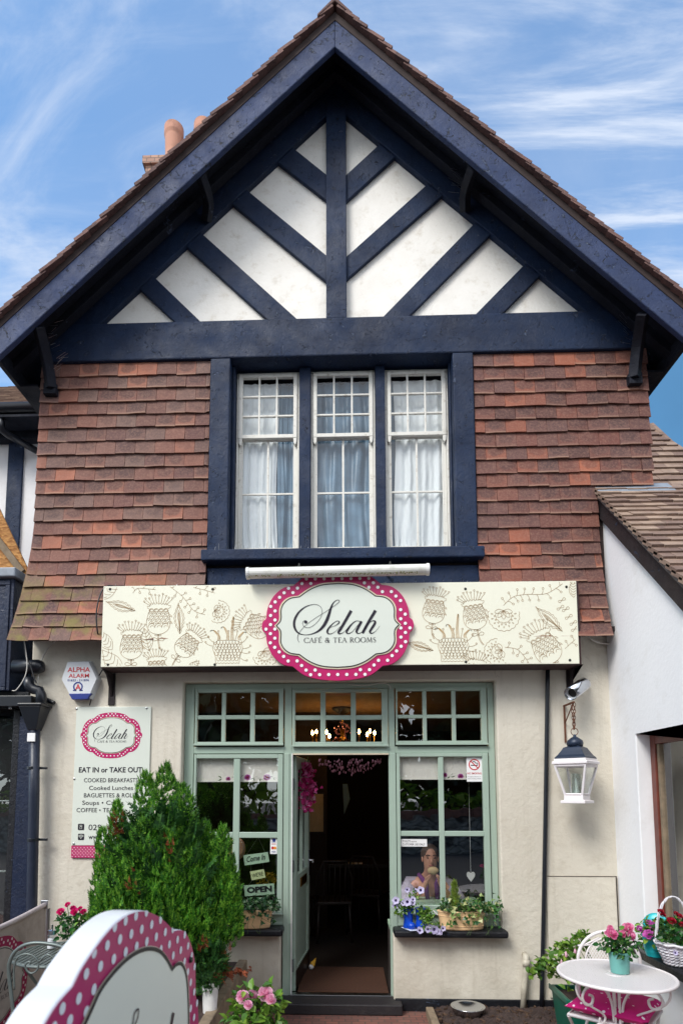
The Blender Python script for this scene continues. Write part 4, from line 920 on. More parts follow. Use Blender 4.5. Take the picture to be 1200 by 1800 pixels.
# tube light over the sign
t0, t1 = at(434, 1008, -.33), at(753, 1001, -.33)
lt = thing('strip_light', 'white mossy tube light fixed over the pink plaque', 'strip light', ((t0.x + t1.x)/2, -.33, t0.z))
d = (t1 - t0).normalized()
M().lathe([(.038, 0), (.044, .006), (.044, (t1 - t0).length - .006), (.038, (t1 - t0).length)], t0, 20, d).build('tube', 'tube_white', lt, smooth=False)
for e in (t0 - d*.004, t1 - d*.02): M().lathe([(.049, 0), (.049, .024)], e, 20, d).build('end_cap', 'white_plastic', lt, .003)
for k in (.29, .79): p = t0 + (t1 - t0)*k; m = M(); m.box(p.x - .012, p.x + .012, -.345, -.09, p.z + .044, p.z + .052).lathe([(.009, 0), (.009, .02)], (p.x, -.335, p.z + .05), 8); m.build('bracket', 'screw', lt, .002)
m = M(); r_ = random.Random(3)
for k in range(170): q = t0 + d*r_.uniform(.02, 1.4); a = r_.uniform(-.4, .5); m.ball(q + Vector((0, -.043*math.cos(a), -.03 - .016*r_.random())), r_.uniform(.002, .006), 5, 4)
m.build('moss', 'moss', lt)

# alarm box
ab = thing('alarm_box', 'white hexagonal burglar alarm box with red and blue lettering', 'alarm box', at(139, 1226, 0))
hexa = [(118, 1162), (157, 1161), (172, 1193), (157, 1227), (125, 1228), (107, 1194)]
hp = [(at(u, v, -.07).x, at(u, v, -.07).z) for u, v in hexa]; cxy = (sum(p[0] for p in hp)/6, sum(p[1] for p in hp)/6)
m = M(); n = 6; bk = [(cxy[0] + (x - cxy[0])*1.05, 0, cxy[1] + (z - cxy[1])*1.05) for x, z in hp]; md = [(x, -.045, z) for x, z in hp]; fr = [(cxy[0] + (x - cxy[0])*.9, -.07, cxy[1] + (z - cxy[1])*.9) for x, z in hp]
m.add(bk + md + fr, [(i, (i + 1) % 6, 6 + (i + 1) % 6, 6 + i) for i in range(6)] + [(6 + i, 6 + (i + 1) % 6, 12 + (i + 1) % 6, 12 + i) for i in range(6)] + [tuple(range(17, 11, -1))])
m.build('cover', 'white_gloss', ab, .006)
lo = [(at(u, v, -.072).x, at(u, v, -.072).z) for u, v in ((121, 1219), (161, 1218.5), (154, 1229), (127, 1229.5))]
M().xz(lo, -.074, -.03).build('strobe', 'blue_ink', ab, .004)
AT = lambda u, v, w: (u, -.0705 - w, v)
ax = lambda u, v: (at(u, v, -.07).x, at(u, v, -.07).z)
g = G(); g.text('ALPHA', *ax(139, 1181), .041, 'CENTER', .012, width=43*U); g.text('ALARM', *ax(139, 1191), .034, 'CENTER', .012, width=39*U); g.text('A', *ax(137.5, 1213), .052, 'CENTER', .015); g.build('lettering', 'red_ink', ab, AT)
g = G(); g.text('01633 - 211876', *ax(138, 1197.5), .018, 'CENTER', .012, width=41*U)
c = ax(137.5, 1207); g.rib([(c[0] + .036*math.cos(R(a)), c[1] + .036*math.sin(R(a))) for a in range(-60, 241, 12)], .011); g.rib([(c[0] + .012, c[1] - .032), (c[0] + .042, c[1] - .032)], .009); g.rib([(c[0] - .042, c[1] - .032), (c[0] - .012, c[1] - .032)], .009); g.build('phone_number', 'blue_ink', ab, AT)

# menu board
mb = thing('menu_board', 'tall cream menu board with pink oval emblem half hidden by the conifer', 'menu board', at(196, 1508, 0))
b0, b1 = at(125, 1486, -.014), at(266, 1242, -.014)
M().box(b0.x, b1.x, -.014, -.001, b0.z, b1.z).build('board', 'plaque_cream', mb, .003)
s0, s1 = at(125, 1508, -.015), at(266, 1487, -.015)
stp = M().box(s0.x, s1.x, -.015, -.002, s0.z, s1.z).build('dotted_strip', 'sign_pink', mb, .002)
MT = lambda u, v, w: (u, -.0145 - w, v)
bx = lambda u, v: (at(u, v, -.014).x, at(u, v, -.014).z)
g = G(); y = s0.z + .012; i = 0
while y < s1.z - .006:
    x = s0.x + .012 + (.014 if i % 2 else 0)
    while x < s1.x - .006: g.disc(x, y, .0045, 8); x += .028
    y += .0145; i += 1
g.build('dots', 'sign_white', stp, MT, .002)
mc = bx(196, 1292.5); em = M(); plaque_art(mb, lambda u, v, w: (mc[0] + u, -.0145 - w, mc[1] + v), 56/211, step=.0008)
g = G(); H = 1/211
g.text('EAT IN or TAKE OUT', *bx(139, 1357.5), 9.3*H, 'LEFT', .018, width=114*H)
for t, u, v, w in (('COOKED BREAKFASTS', 148, 1375, 97), ('Cooked Lunches', 157, 1388.5, 79), ('BAGUETTES & ROLLS', 148, 1401.5, 97), ('Soups • Cakes', 145, 1414.5, 74), ('COFFEE • TEA', 135, 1427.5, 66)): g.text(t, *bx(u, v), 7.6*H, 'LEFT', .0, width=w*H)
g.text('029', *bx(156, 1459), 10*H, 'LEFT', .0, width=23*H); g.text('www.', *bx(156, 1475), 9*H, 'LEFT', .004, width=25*H); g.build('lettering', 'sign_ink', mb, MT)
for v, k in ((1453.5, 0), (1471, 1)):
    c = bx(143, v); r = 5.6*H; q = [(c[0] + r*(.98 - .25)*sx_ + .25*r*math.cos(R(a)), c[1] + r*(.98 - .25)*sy_ + .25*r*math.sin(R(a))) for sx_, sy_, a0 in ((1, 1, 0), (-1, 1, 90), (-1, -1, 180), (1, -1, 270)) for a in (a0, a0 + 30, a0 + 60, a0 + 90)]
    ic = G().poly(q).build('icon', 'sign_ink', mb, MT); g = G()
    if k: g.disc(c[0], c[1] - .5*r, .14*r); [g.rib([(c[0] + e*r*math.cos(R(a)), c[1] - .5*r + e*r*math.sin(R(a))) for a in range(40, 141, 10)], .14*r) for e in (.45, .8, 1.1)]
    else: g.rib([(c[0] - .3*r, c[1] - .6*r), (c[0] + .3*r, c[1] - .6*r), (c[0] + .3*r, c[1] + .6*r), (c[0] - .3*r, c[1] + .6*r)], .12*r, True); g.disc(c[0], c[1] + .2*r, .17*r)
    g.build('icon_mark', 'plaque_cream', ic, MT, .0025)
for u, v in ((135, 1246), (258, 1245), (131, 1369), (130, 1483)): p = at(u, v, -.014); M().lathe([(.010, 0), (.009, .004), (.004, .006)], (p.x, -.014, p.z), 10, (0, -1, 0)).build('screw', 'steel', mb)

# cables and pipes on the wall
def cable(name, label, px, Y, r, mat, cat='cable', n=6):
    m = M(); m.tube([at(u, v, y if y is not None else Y) for u, v, y in spline([(u, v, (q[0] if q else Y)) for u, v, *q in px], n)], r, 6); return tag(m.build(name, mat, smooth=True), label, cat)
cable('cable', 'thin pale cable curving from the sign down beside the alarm box', [(181, 1108, -.05), (150, 1113), (112, 1120), (88, 1136), (74, 1160), (68, 1190), (67, 1262)], -.03, .0055, 'cable_white')
cable('cable', 'black cable looped over the top left corner of the sign', [(203, 1031, -.17), (190, 1030), (178, 1042, -.24), (170, 1075, -.26), (172, 1112, -.24), (178, 1122, -.1)], -.2, .006, 'cable_black')
cable('cable', 'short black cable hanging below the sign left bracket', [(184, 1172, -.1), (176, 1185), (168, 1200), (158, 1240)], -.02, .0055, 'cable_black')
cable('cable', 'grey cable sagging from the sign to the white wall', [(1019, 1096, -.1), (1026, 1112), (1042, 1126), (1060, 1131), (1076, 1132)], -.04, .008, 'cable_white')
cable('cable', 'thin white wire above the door lintel beneath the plaque', [(612, 1203), (640, 1205), (672, 1201), (684, 1205), (686, 1211)], -.004, .0035, 'cable_white')
dp = cable('rain_pipe', 'thin black pipe running down the cream wall beside the lantern', [(962, 1170), (959, 1380), (955, 1600), (951, 1772)], -.03, .018, 'black_plastic', 'pipe', 4)
m = M(); q = [at(u, v, -.05) for u, v in ((924, 1682), (924, 1692), (921, 1735), (918, 1776))]; m.tube([Vector((q[0].x, 0, q[0].z + .01)), q[0], q[1], q[2], q[3]], [.022, .027, .022, .022, .022], 12); m.lathe([(.028, 0), (.028, .05)], q[1] - Vector((0, 0, .03)), 14)
tag(m.build('waste_pipe', 'waste_pipe', smooth=True), 'cream painted waste pipe low on the wall near the soil bed', 'pipe')
# meter cupboard panel
p0, p1 = at(962, 1640, 0), at(1080, 1541, 0); mt = M().box(p0.x, p1.x, -.014, -.001, p0.z - .5, p1.z).build('meter_cupboard', 'cream_render', None, .003); tag(mt, 'flat cream meter cupboard door set in the wall behind the bistro chair', 'cupboard door')
m = M(); m.box(p0.x - .008, p1.x + .008, -.017, -.0145, p1.z + .001, p1.z + .006).box(p1.x + .002, p1.x + .006, -.017, -.001, p0.z - .5, p1.z); m.build('edge_strip', 'dark_brown', mt)

# CCTV camera
cc = thing('security_camera', 'small chrome bullet security camera below the sign right end', 'camera', at(1028, 1200, 0))
a, b = at(1004, 1219, -.22), at(1029, 1201, -.10); ax_ = (a - b).normalized(); L_ = (a - b).length
M().lathe([(.02, 0), (.047, .012), (.05, .02), (.05, L_ - .01), (.047, L_), (.04, L_), (.038, L_ - .02)], b, 24, ax_, (True, True)).build('body', 'white_gloss', cc, smooth=False)
M().lathe([(.055, .03), (.055, L_ + .02), (.051, L_ + .02), (.051, .03)], b + Vector((0, 0, .004)), 24, ax_, (False, False)).build('sun_shield', 'chrome', cc, smooth=True)
M().lathe([(.037, 0), (.037, .004)], b + ax_*(L_ - .019), 20, ax_).build('lens', 'dark_void', cc)
M().tube([b, b - ax_*.04, Vector((b.x + .03, -.02, b.z + .03)), Vector((b.x + .03, 0, b.z + .03))], [.014, .014, .02, .024], 10).build('mount', 'chrome', cc, smooth=True)

# lantern on its chain
LY = -.20; lc = at(1014, 1412, LY)
ln = thing('wall_lantern', 'white framed hanging lantern with navy cap on a rusty chain', 'lantern', lc)
lz = lambda v: at(1014, v, LY).z - lc.z
def sq(prof, rot=R(3)):
    m = M(); m.lathe([(r, z + lc.z) for r, z in prof], (0, 0, 0), 4); m.v = [(lc.x + x*math.cos(rot) - y*math.sin(rot), LY + x*math.sin(rot) + y*math.cos(rot), z) for x, y, z in m.v]; return m
zb, zc_, zt, ze = lz(1403), lz(1396), lz(1346), lz(1334)
sq([(.135, 0), (.135, .022), (.105, .024), (.105, zc_ - .012), (.09, zc_ - .01)]).build('base', 'lantern_white', ln, .003)
sq([(.165, zt), (.178, zt + .01), (.192, zt + .012), (.192, zt + .032), (.176, zt + .036), (.176, ze)]).build('eaves_frame', 'lantern_white', ln, .003)
sq([(.172, ze + .001), (.168, ze + .012), (.145, ze + .03), (.118, ze + .062), (.098, ze + .088), (.068, ze + .098), (.062, ze + .104)]).build('cap', 'lantern_navy', ln, .004)
M().lathe([(.058, ze + .10 + lc.z), (.063, ze + .125 + lc.z), (.058, ze + .145 + lc.z), (.03, ze + .168 + lc.z), (.012, ze + .178 + lc.z), (.012, ze + .192 + lc.z), (.0, ze + .197 + lc.z)], (lc.x, LY, 0), 16).build('vent', 'lantern_navy', ln, smooth=True)
m = M(); mg = M()
for i in range(4):
    a, b = R(90*i + 3), R(90*i + 93); P = lambda an, r, z: Vector((lc.x + r*math.cos(an), LY + r*math.sin(an), lc.z + z))
    m.tube([P(a, .092, zc_ - .01), P(a, .168, zt + .004)], .0105, 4)
    mg.add([P(a, .09, zc_ - .008), P(b, .09, zc_ - .008), P(b, .163, zt + .002), P(a, .163, zt + .002)], [(0, 1, 2, 3)])
    m.tube([P(a, .164, zt - .004), P(b, .164, zt - .004)], .010, 4); m.tube([P(a, .092, zc_), P(b, .092, zc_)], .008, 4)
m.build('frame', 'lantern_white', ln); mg.build('glass', 'lantern_glass', ln)
M().lathe([(.018, 0), (.018, .03), (.012, .03), (.012, .11), (.0, .13)], (lc.x, LY, lc.z + zc_), 12).build('candle', 'white_plastic', ln)
M().lathe([(.04, 0), (.04, .16), (.037, .16), (.037, 0)], (lc.x, LY, lc.z + zc_ + .002), 16, caps=(False, False)).build('chimney_glass', 'lantern_glass', ln)
rz = ze + .197 + .02; m = M(); m.tube([(lc.x + .028*math.cos(R(a)), LY, lc.z + rz + .028*math.sin(R(a))) for a in range(0, 360, 20)], .0032, 5, True); m.build('ring', 'rust', ln)
m = M(); top = at(1009, 1236, LY)
for off in (0, -.022):
    p0, p1 = Vector((lc.x + off*.2, LY, lc.z + rz + .02)), top + Vector((off, 0, 0)); nL = 8
    for k in range(nL):
        c = p0 + (p1 - p0)*((k + .5)/nL); l = (p1 - p0).length/nL*.66; t = (p1 - p0).normalized(); s = Vector((1, 0, 0)) if k % 2 else Vector((0, 1, 0))
        m.tube([c + t*l*math.sin(R(a)) + s*.009*math.cos(R(a)) for a in range(0, 360, 40)], .0028, 4, True)
m.build('chain', 'rust', ln)
m = M(); w0 = at(1004, 1233, 0); m.box(top.x - .02, top.x - .004, LY - .02, -.001, top.z, top.z + .012).box(top.x - .018, top.x - .006, -.014, -.001, top.z - .30, top.z - .0005).tube([(top.x - .012, -.01, top.z - .14), (top.x - .012, LY, top.z)], .005, 5); m.build('bracket', 'rust', ln)

# left rainwater pipe, hopper and gutter end
rp = thing('rain_pipe', 'thick navy rainwater pipe with a hopper head at the left corner', 'pipe', at(58, 1760, -.1))
PY = -.10; h = lambda u, v: at(u, v, PY)
m = M(); tp = h(62, 1243); bt = h(61, 1284); hw, bw = 21*U, 8.5*U
m.add([(tp.x - hw, PY - .09, tp.z), (tp.x + hw, PY - .09, tp.z), (tp.x + hw, PY + .09, tp.z), (tp.x - hw, PY + .09, tp.z), (bt.x - bw, PY - .045, bt.z), (bt.x + bw, PY - .045, bt.z), (bt.x + bw, PY + .05, bt.z), (bt.x - bw, PY + .05, bt.z)], [(0, 1, 2, 3), (4, 7, 6, 5), (0, 4, 5, 1), (1, 5, 6, 2), (2, 6, 7, 3), (3, 7, 4, 0)])
m.box(tp.x - hw - .008, tp.x + hw + .008, PY - .097, PY + .095, tp.z + .001, tp.z + .022); m.build('hopper', 'black_plastic', rp, .006)
pts = [h(61, 1282), h(60.5, 1400), h(58, 1520), h(56, 1620), h(55, 1780)]
M().tube(pts, .042, 18).build('pipe', 'pipe_navy', rp, smooth=True)
for v in (1350, 1476): p = h(58.5, v); m = M(); m.lathe([(.046, -.012), (.046, .012)], p, 18); m.box(p.x + .02, p.x + .11, PY + .01, PY + .03, p.z - .01, p.z + .01); m.build('clip', 'black_plastic', rp, .002)
p = h(60.5, 1297); M().box(p.x - .033, p.x + .033, PY - .05, PY - .04, p.z - .035, p.z + .035).build('sticker', 'sign_white', rp, .002)
m = M(); m.tube([h(50, 1192), h(52, 1206), h(60, 1212), h(70, 1214), h(73, 1222), h(73, 1246)], [.045, .045, .042, .042, .043, .043], 16); m.build('swan_neck', 'black_plastic', rp, smooth=True)
m = M(); a, b = at(24, 1172, -.06), at(78, 1172, -.06); m.lathe([(.02, 0), (.06, .01), (.062, (b - a).length - .05), (.045, (b - a).length - .01), (.015, (b - a).length)], a, 16, b - a); m.build('gutter_end', 'black_plastic', rp, smooth=True)
m = M(); a, b = at(36, 1222, -.06), at(92, 1234, -.02); m.box(a.x - .3, a.x + .12, -.10, -.02, a.z - .1, a.z - .01).tube([at(78, 1228, -.01), at(96, 1236, -.02)], .02, 8); m.build('pipe_shoe', 'black_plastic', rp, .004)
cable('cable', 'tangled black cable beside the gutter end at far left', [(42, 1120), (45, 1150), (54, 1170), (60, 1190), (64, 1200)], -.15, .006, 'cable_black'); cable('cable', 'thin grey cable drooping past the fascia box corner', [(42, 1118), (48, 1165), (44, 1190), (30, 1212), (22, 1214)], -.17, .004, 'cable_white')

# ================================================================== NEIGHBOURS
def courses(m, rows, xa, xb, y, z, pitch, gauge, tw, seed, th=.016, face=-1):
    """rows of plain tiles along X on a slope that falls towards -Y; (y, z) is the eaves"""
    r = random.Random(seed); c, s = math.cos(pitch), math.sin(pitch)
    for k in range(rows):
        a, b = xa(k), xb(k); x = a - (tw/2 if k % 2 else 0); yy, zz = y + c*gauge*k, z + s*gauge*k
        while x < b:
            x0, x1 = max(a, x), min(b, x + tw); x += tw
            if x1 - x0 < .02: continue
            tl = Vector((0, c, s)).normalized(); up = Vector((0, -s, c)); e = r.uniform(-.007, .007)
            t2 = (tl - up*.17).normalized(); n2 = (up + tl*.17).normalized(); L = gauge*1.5
            m.obox(Vector(((x0 + x1)/2, yy, zz)) + tl*(L/2 + e) + up*(.012 + r.uniform(0, .005)), Vector(((x1 - x0)/2 - .0015, 0, 0)), t2*L/2, n2*th/2)
    return m
# white annexe on the right, its end wall running out towards the street
WX = 2.205
an = thing('white_annexe', 'white rendered annexe with dark bargeboard, tiled roof and brown window', 'house', (WX, -.8, 0))
v0, v1 = onx(1066, 918, WX), onx(1200, 1066, WX); sl_ = (v0.z - v1.z)/(v0.y - v1.y); wt = lambda y: v0.z + (y - v0.y)*sl_
wn = onx(1116, 1292, WX); ws = onx(1118, 1655, WX)
M().yz([(.04, 0), (.04, wt(.04)), (-2.1, wt(-2.1)), (-2.1, wn.z), (wn.y, wn.z), (wn.y, ws.z), (-2.1, ws.z), (-2.1, 0)], WX, WX + .16).build('wall', 'white_render', an, .008)
M().box(WX, WX + 3, -2.2, -2.102, 0, wt(-2.1)).build('wall', 'white_render', an)
M().yz([(.06, wt(.06) + .0), (.06, wt(.06) + .185), (-2.4, wt(-2.4) + .185), (-2.4, wt(-2.4) + .0)], WX - .035, WX - .003).build('bargeboard', 'brown_black', an, .005)
M().yz([(.06, wt(.06) + .186), (.06, wt(.06) + .235), (-2.4, wt(-2.4) + .235), (-2.4, wt(-2.4) + .186)], WX - .055, WX + 4).build('roof_bed', 'grey_stone', an, .006)
pit = math.atan(sl_); y_e, n_r = -2.35, int(2.3/math.cos(pit)/.095)
courses(M(), n_r, lambda k: WX - .075, lambda k: WX + 4, y_e, wt(y_e) + .24, pit, .098, .17, 21, .030).build('roof_tiles', 'pale_tile', an)
f0, f1 = onx(1056, 866, WX - .1), 0
M().obox((WX + .25, -.075, wt(-.075) + .285), (.32, 0, 0), (0, .09*math.cos(pit), .09*math.sin(pit)), (0, 0, .004)).build('flashing', 'lead_grey', an, .003)
ym = wn.y - .02
fr_ = M().box(WX + .10, WX + .159, wn.y - .075, wn.y - .003, ws.z + .02, wn.z - .003).box(WX + .10, WX + .159, -2.098, wn.y - .076, wn.z - .075, wn.z - .003).box(WX + .10, WX + .159, -2.098, wn.y - .076, ws.z + .02, ws.z + .09).build('window_frame', 'brown_frame', an, .006)
M().box(WX + .112, WX + .15, wn.y - .11, wn.y - .077, ws.z + .091, wn.z - .077).build('window_stile', 'old_timber', fr_, .004)
M().add([(WX + .13, -2.09, ws.z + .09), (WX + .13, wn.y - .111, ws.z + .09), (WX + .13, wn.y - .111, wn.z - .077), (WX + .13, -2.09, wn.z - .077)], [(0, 1, 2, 3)]).build('glass', 'old_glass', fr_)
M().box(WX + .5, WX + .52, -2.09, .3, .3, 2.4).build('room_back', 'pale_blind', an); M().box(WX + .1, WX + 3, .045, .06, 0, 4).build('back_wall', 'dark_brown', an)
M().box(WX - .15, WX + .10, -2.0, wn.y - .004, ws.z - .035, ws.z + .018).build('window_sill', 'black_paint', an, .008)
# further roof behind on the right
rb = thing('far_roof', 'pale tiled hipped roof showing behind the right end of the tile hung wall', 'house', (3.3, 1.5, 0))
pA, pB, pC = at(1144, 860, 1.2), at(1144, 752, 2.0), at(1206, 812, 1.8)
nr = 11; pit2 = math.atan2(pB.z - pA.z, .8); gg = math.hypot(pB.z - pA.z, .8)/nr
hip = lambda k: at(1140, 752, 2.0).x + (1 - k/nr)*(at(1290, 890, 1.2).x - at(1140, 752, 2.0).x)
courses(M(), nr, lambda k: 2.63, hip, 1.2, pA.z, pit2, gg, .17, 33, .02).build('roof_tiles', 'pale_tile', rb)
M().box(2.64, 4.6, 1.22, 1.3, 3, pA.z).build('wall', 'dark_brown', rb)
M().tube([at(1142, 750, 2.0), at(1290, 888, 1.2)], .05, 8).build('hip_tiles', 'pale_tile', rb)
# house on the left, set back, with a navy shopfront
lh = thing('neighbour_house', 'half timbered house at left with navy shopfront and pale tiled roof', 'house', (-3.6, .8, 0))
WY = 1.0; gz_ = at(30, 728, .75).z; wz = at(30, 772, WY).z
M().box(-6.5, -2.75, WY, WY + .2, 0, wz + .1).build('wall', 'white_render', lh)
M().box(-6.5, -2.75, .64, WY - .121, gz_ - .10, gz_ - .075).build('eaves_soffit', 'navy_shaded', lh); M().box(-6.5, -2.75, WY - .12, WY - .001, at(30, 772, WY - .1).z, gz_ + .1).build('eaves_beam', 'navy_shaded', lh, .006)
for u0, u1 in ((12, 38), (-95, -70)): M().box(at(u0, 850, WY - .03).x, at(u1, 850, WY - .03).x, WY - .03, WY - .001, 2.5, at(30, 773, WY).z).build('timber_post', 'navy_paint', lh, .005)
courses(M(), 26, lambda k: -6.4, lambda k: -2.72, .70, gz_ + .03, R(40), .10, .17, 41, .02).build('roof_tiles', 'pale_tile', lh)
M().yz([(.72, gz_ - .02), (3.5, gz_ - .02 + 2.78*math.tan(R(40))), (3.5, gz_ - .08 + 2.78*math.tan(R(40))), (.72, gz_ - .08)], -6.4, -2.73).build('roof_bed', 'dark_brown', lh)
m = M(); m.tube([(-6.4, .66, gz_), (-2.74, .66, gz_)], .06, 12); m.build('gutter', 'black_plastic', lh, smooth=True)
m = M(); m.tube([at(3, 734, .68), at(3, 750, .68), at(5, 757, .70), at(14, 764, .74), at(66, 793, .95)], .035, 10); m.build('downpipe', 'black_plastic', lh, smooth=True)
BX = at(22, 1100, -.06).x; fz0, fz1 = at(10, 1214, -.06).z, at(10, 1017, -.06).z
m = M(); m.box(-6, BX, -.06, .9, fz0, fz1); m.build('fascia_box', 'navy_shop', lh, .006)
m = M(); m.box(-6, BX - .03, -.072, -.061, fz1 - .06, fz1 - .02).box(BX - .07, BX - .03, -.072, -.061, fz0 + .03, fz1 - .061).box(-6, BX - .03, -.072, -.061, fz0 + .0, fz0 + .029); m.build('fascia_moulding', 'navy_shop', lh, .005)
m = M(); m.box(-6, BX + .03, -.11, .95, fz1 + .001, fz1 + .085); m.build('lead_cap', 'lead_grey', lh, .012)
m = M(); m.box(-6, at(50, 1230, .0).x, .0, .5, at(10, 1246, 0).z, fz0 - .001); m.build('shop_soffit', 'black_paint', lh)
M().box(at(17, 1400, .02).x, at(29, 1400, .02).x, .02, .3, 0, at(10, 1247, 0).z).build('door_post', 'black_paint', lh, .006)
m = M(); xa_, xb_ = at(29.5, 1400, .0).x, at(66, 1400, .0).x
zz = 0.0
while zz < 2.4: m.box(xa_, xb_, -.008 + .0015*(int(zz*5 + .5) % 2), .3, zz, min(zz + .2, 2.42)); zz += .2
m.build('tiled_pilaster', 'navy_shop', lh)
M().box(-6, at(17, 1400, .1).x, .3, .33, 0, 2.42).build('shop_interior', 'dark_void', lh); M().add([(-6, .06, .3), (at(17, 1400, .06).x, .06, .3), (at(17, 1400, .06).x, .06, 2.4), (-6, .06, 2.4)], [(0, 1, 2, 3)]).build('glass', 'window_glass', lh)
for z in (at(5, 1408, .04).z, at(5, 1532, .04).z): M().box(-6, at(17, 1400, .03).x, .03, .07, z - .006, z + .006).build('glazing_bar', 'grey_metal', lh, .002)
for u, v in ((14, 1237),): p = at(u, v, -.03); M().lathe([(.02, -.02), (.03, .0), (.034, .05), (.028, .07)], p, 14, (-.5, -.4, .5)).box(p.x + .02, p.x + .05, -.05, 0, p.z - .05, p.z - .01).build('spotlight', 'chrome', lh, .003)
om = M(); q = [(at(u, v, .12).x, at(u, v, .12).z) for u, v in ((-140, 640), (0, 892), (52, 1003), (46, 1017), (25, 1003), (-140, 1003))]
om.xz(q, .10, .122); osb = tag(om.build('chipboard_panel', 'osb', None, .003), 'orange brown chipboard panel propped above the navy fascia at left edge', 'panel')
om = M(); om.bar(at(-40, 900, .09), at(40, 1006, .09), .06, .03); om.build('batten', 'old_timber', osb, .003)

# ================================================================== PLANTS
def sprays(m, pts, L, up=.85, n=7, lw=.20):
    """feathery conifer sprays: pts = [(point, outward, scale)]"""
    for p, o, k in pts:
        p, o = Vector(p), Vector(o); a = (Vector((0, 0, 1))*up + o*rnd.uniform(.2, .9) + rv()*.28).normalized()
        nn = (o + rv()*.7).normalized(); s = a.cross(nn)
        if s.length < 1e-3: continue
        s.normalize(); nn = s.cross(a); l = L*k*rnd.uniform(.7, 1.3); vs = []; fs = []
        for i in range(n):
            t = (i + .4)/n; c = p + a*l*t - nn*l*.12*t*t; ll = l*.36*(1.05 - t)**.7
            for sg in (-1, 1):
                d = (a*.75 + s*sg*.72 + nn*rnd.uniform(-.1, .25)).normalized(); w = d.cross(nn)*ll*lw; q = len(vs)
                vs += [c, c + d*ll*.55 + w, c + d*ll, c + d*ll*.55 - w]; fs.append((q, q + 1, q + 2, q + 3))
        q = len(vs); w = s*l*.035; vs += [p, p + a*l*.5 + w, p + a*l*1.12 - nn*l*.14, p + a*l*.5 - w]; fs.append((q, q + 1, q + 2, q + 3)); m.add(vs, fs)
CY_ = -.85
ctree = thing('conifer_shrub', 'big bright green feathery conifer bush with several tips beside the shopfront', 'conifer', at(292, 1765, CY_))
cb = at(292, 1765, CY_); K = 4.15/1050
pts = []
def shell(u0, v0, rx, vtop, vbot, num, ry=None, sc=1):
    """rounded body: centre column u0, half width rx pixels"""
    for _ in range(num):
        th = rnd.uniform(0, 2*math.pi); f = rnd.random(); v = vtop + (vbot - vtop)*f
        tt = (f - .55)/.55 if f > .55 else (.55 - f)/.55; prof = math.sqrt(max(.02, 1 - tt**2.4)); rr = rx*K*prof*rnd.uniform(.80, 1.04)
        c = at(u0, v, CY_); pts.append(((c.x + rr*math.cos(th), CY_ + .92*rr*math.sin(th), max(.05, c.z - .05)), (math.cos(th), math.sin(th), .1), sc))
def spire(ut, vt, ub, vb, r, num):
    for _ in range(int(num*1.7)):
        t = rnd.random()**1.15; th = rnd.uniform(0, 2*math.pi); a, b = at(ut, vt, CY_), at(ub, vb, CY_); c = b + (a - b)*t*.965; rr = r*K*(1 - t)**.62*rnd.uniform(.75, 1.05) + .004
        yo = YO*(1 - t*.3); pts.append(((c.x + rr*math.cos(th), CY_ + yo + rr*math.sin(th), c.z - .05), (math.cos(th), math.sin(th), .4), .55 + .5*(1 - t)))
def plume(th, v0, v1, k0, k1, num, r):
    """one upright plume leaning out from the middle: direction th, from height v0 up to v1, k = share of the body radius"""
    for _ in range(num):
        t = rnd.random(); v = v0 + (v1 - v0)*t; c = at(299, v, CY_); f = (v - 1600)/160; R_ = 95*K*math.sqrt(max(.08, 1 - abs(f)**2.3)); rr = R_*(k0 + (k1 - k0)*t)
        q = r*math.sin(math.pi*min(1, .22 + .78*t))**.7*rnd.uniform(.5, 1); a2 = rnd.uniform(0, 6.28)
        o = Vector((math.cos(th), math.sin(th), 0)); p = Vector((c.x, CY_, max(.06, c.z))) + o*rr + Vector((math.cos(a2)*q, math.sin(a2)*q, 0)); p.z -= .05
        pts.append((p, (o*.8 + Vector((math.cos(a2), math.sin(a2), .2))).normalized(), .6 + .5*(1 - t)))
for row, (va, vb2, kk) in enumerate(((1765, 1650, .80), (1725, 1585, .88), (1690, 1520, .90), (1650, 1470, .88), (1600, 1432, .74))):
    nP = (13, 16, 16, 15, 11)[row]
    for k in range(nP):
        th = 2*math.pi*(k + .5*(row % 2))/nP + rnd.uniform(-.12, .12)
        if math.sin(th) > .75: continue
        plume(th, va + rnd.uniform(-15, 15), vb2 + rnd.uniform(-22, 22), kk - .12, kk + rnd.uniform(-.02, .05), 185, .056)
for ut, vt, ub, vb, r, num, YO in ((292, 1326, 292, 1560, 50, 620, 0), (250, 1338, 250, 1560, 44, 460, .12), (325, 1362, 322, 1560, 44, 460, -.05), (198, 1394, 212, 1590, 32, 400, .1), (188, 1440, 203, 1600, 27, 300, -.1), (357, 1430, 352, 1610, 46, 420, .08), (395, 1436, 385, 1610, 36, 380, -.05), (270, 1420, 268, 1600, 54, 460, -.26), (312, 1440, 312, 1600, 50, 420, -.28), (230, 1470, 232, 1620, 48, 380, -.25), (352, 1490, 350, 1640, 46, 380, -.25), (408, 1500, 395, 1640, 34, 260, -.1)): spire(ut, vt, ub, vb, r, num)
m = M(); sprays(m, pts, .078, 1.0, 6, .30); m.build('crown', 'conifer_leaf', ctree)
m = M(); pp = []
for u, v, n_, Y_ in ((203, 1452, 26, -.18), (232, 1560, 10, -.48), (360, 1660, 12, -.42), (395, 1690, 14, -.30), (300, 1500, 8, -.46)):
    for _ in range(n_): pp.append((at(u + rnd.gauss(0, 6), v + rnd.gauss(0, 12), CY_ + Y_), Vector((rnd.uniform(-.6, .6), -1, 0)), .6))
sprays(m, pp, .08, .6, 5, .25); m.build('dry_sprays', 'dead_leaf', ctree)
m = M(); pp = []
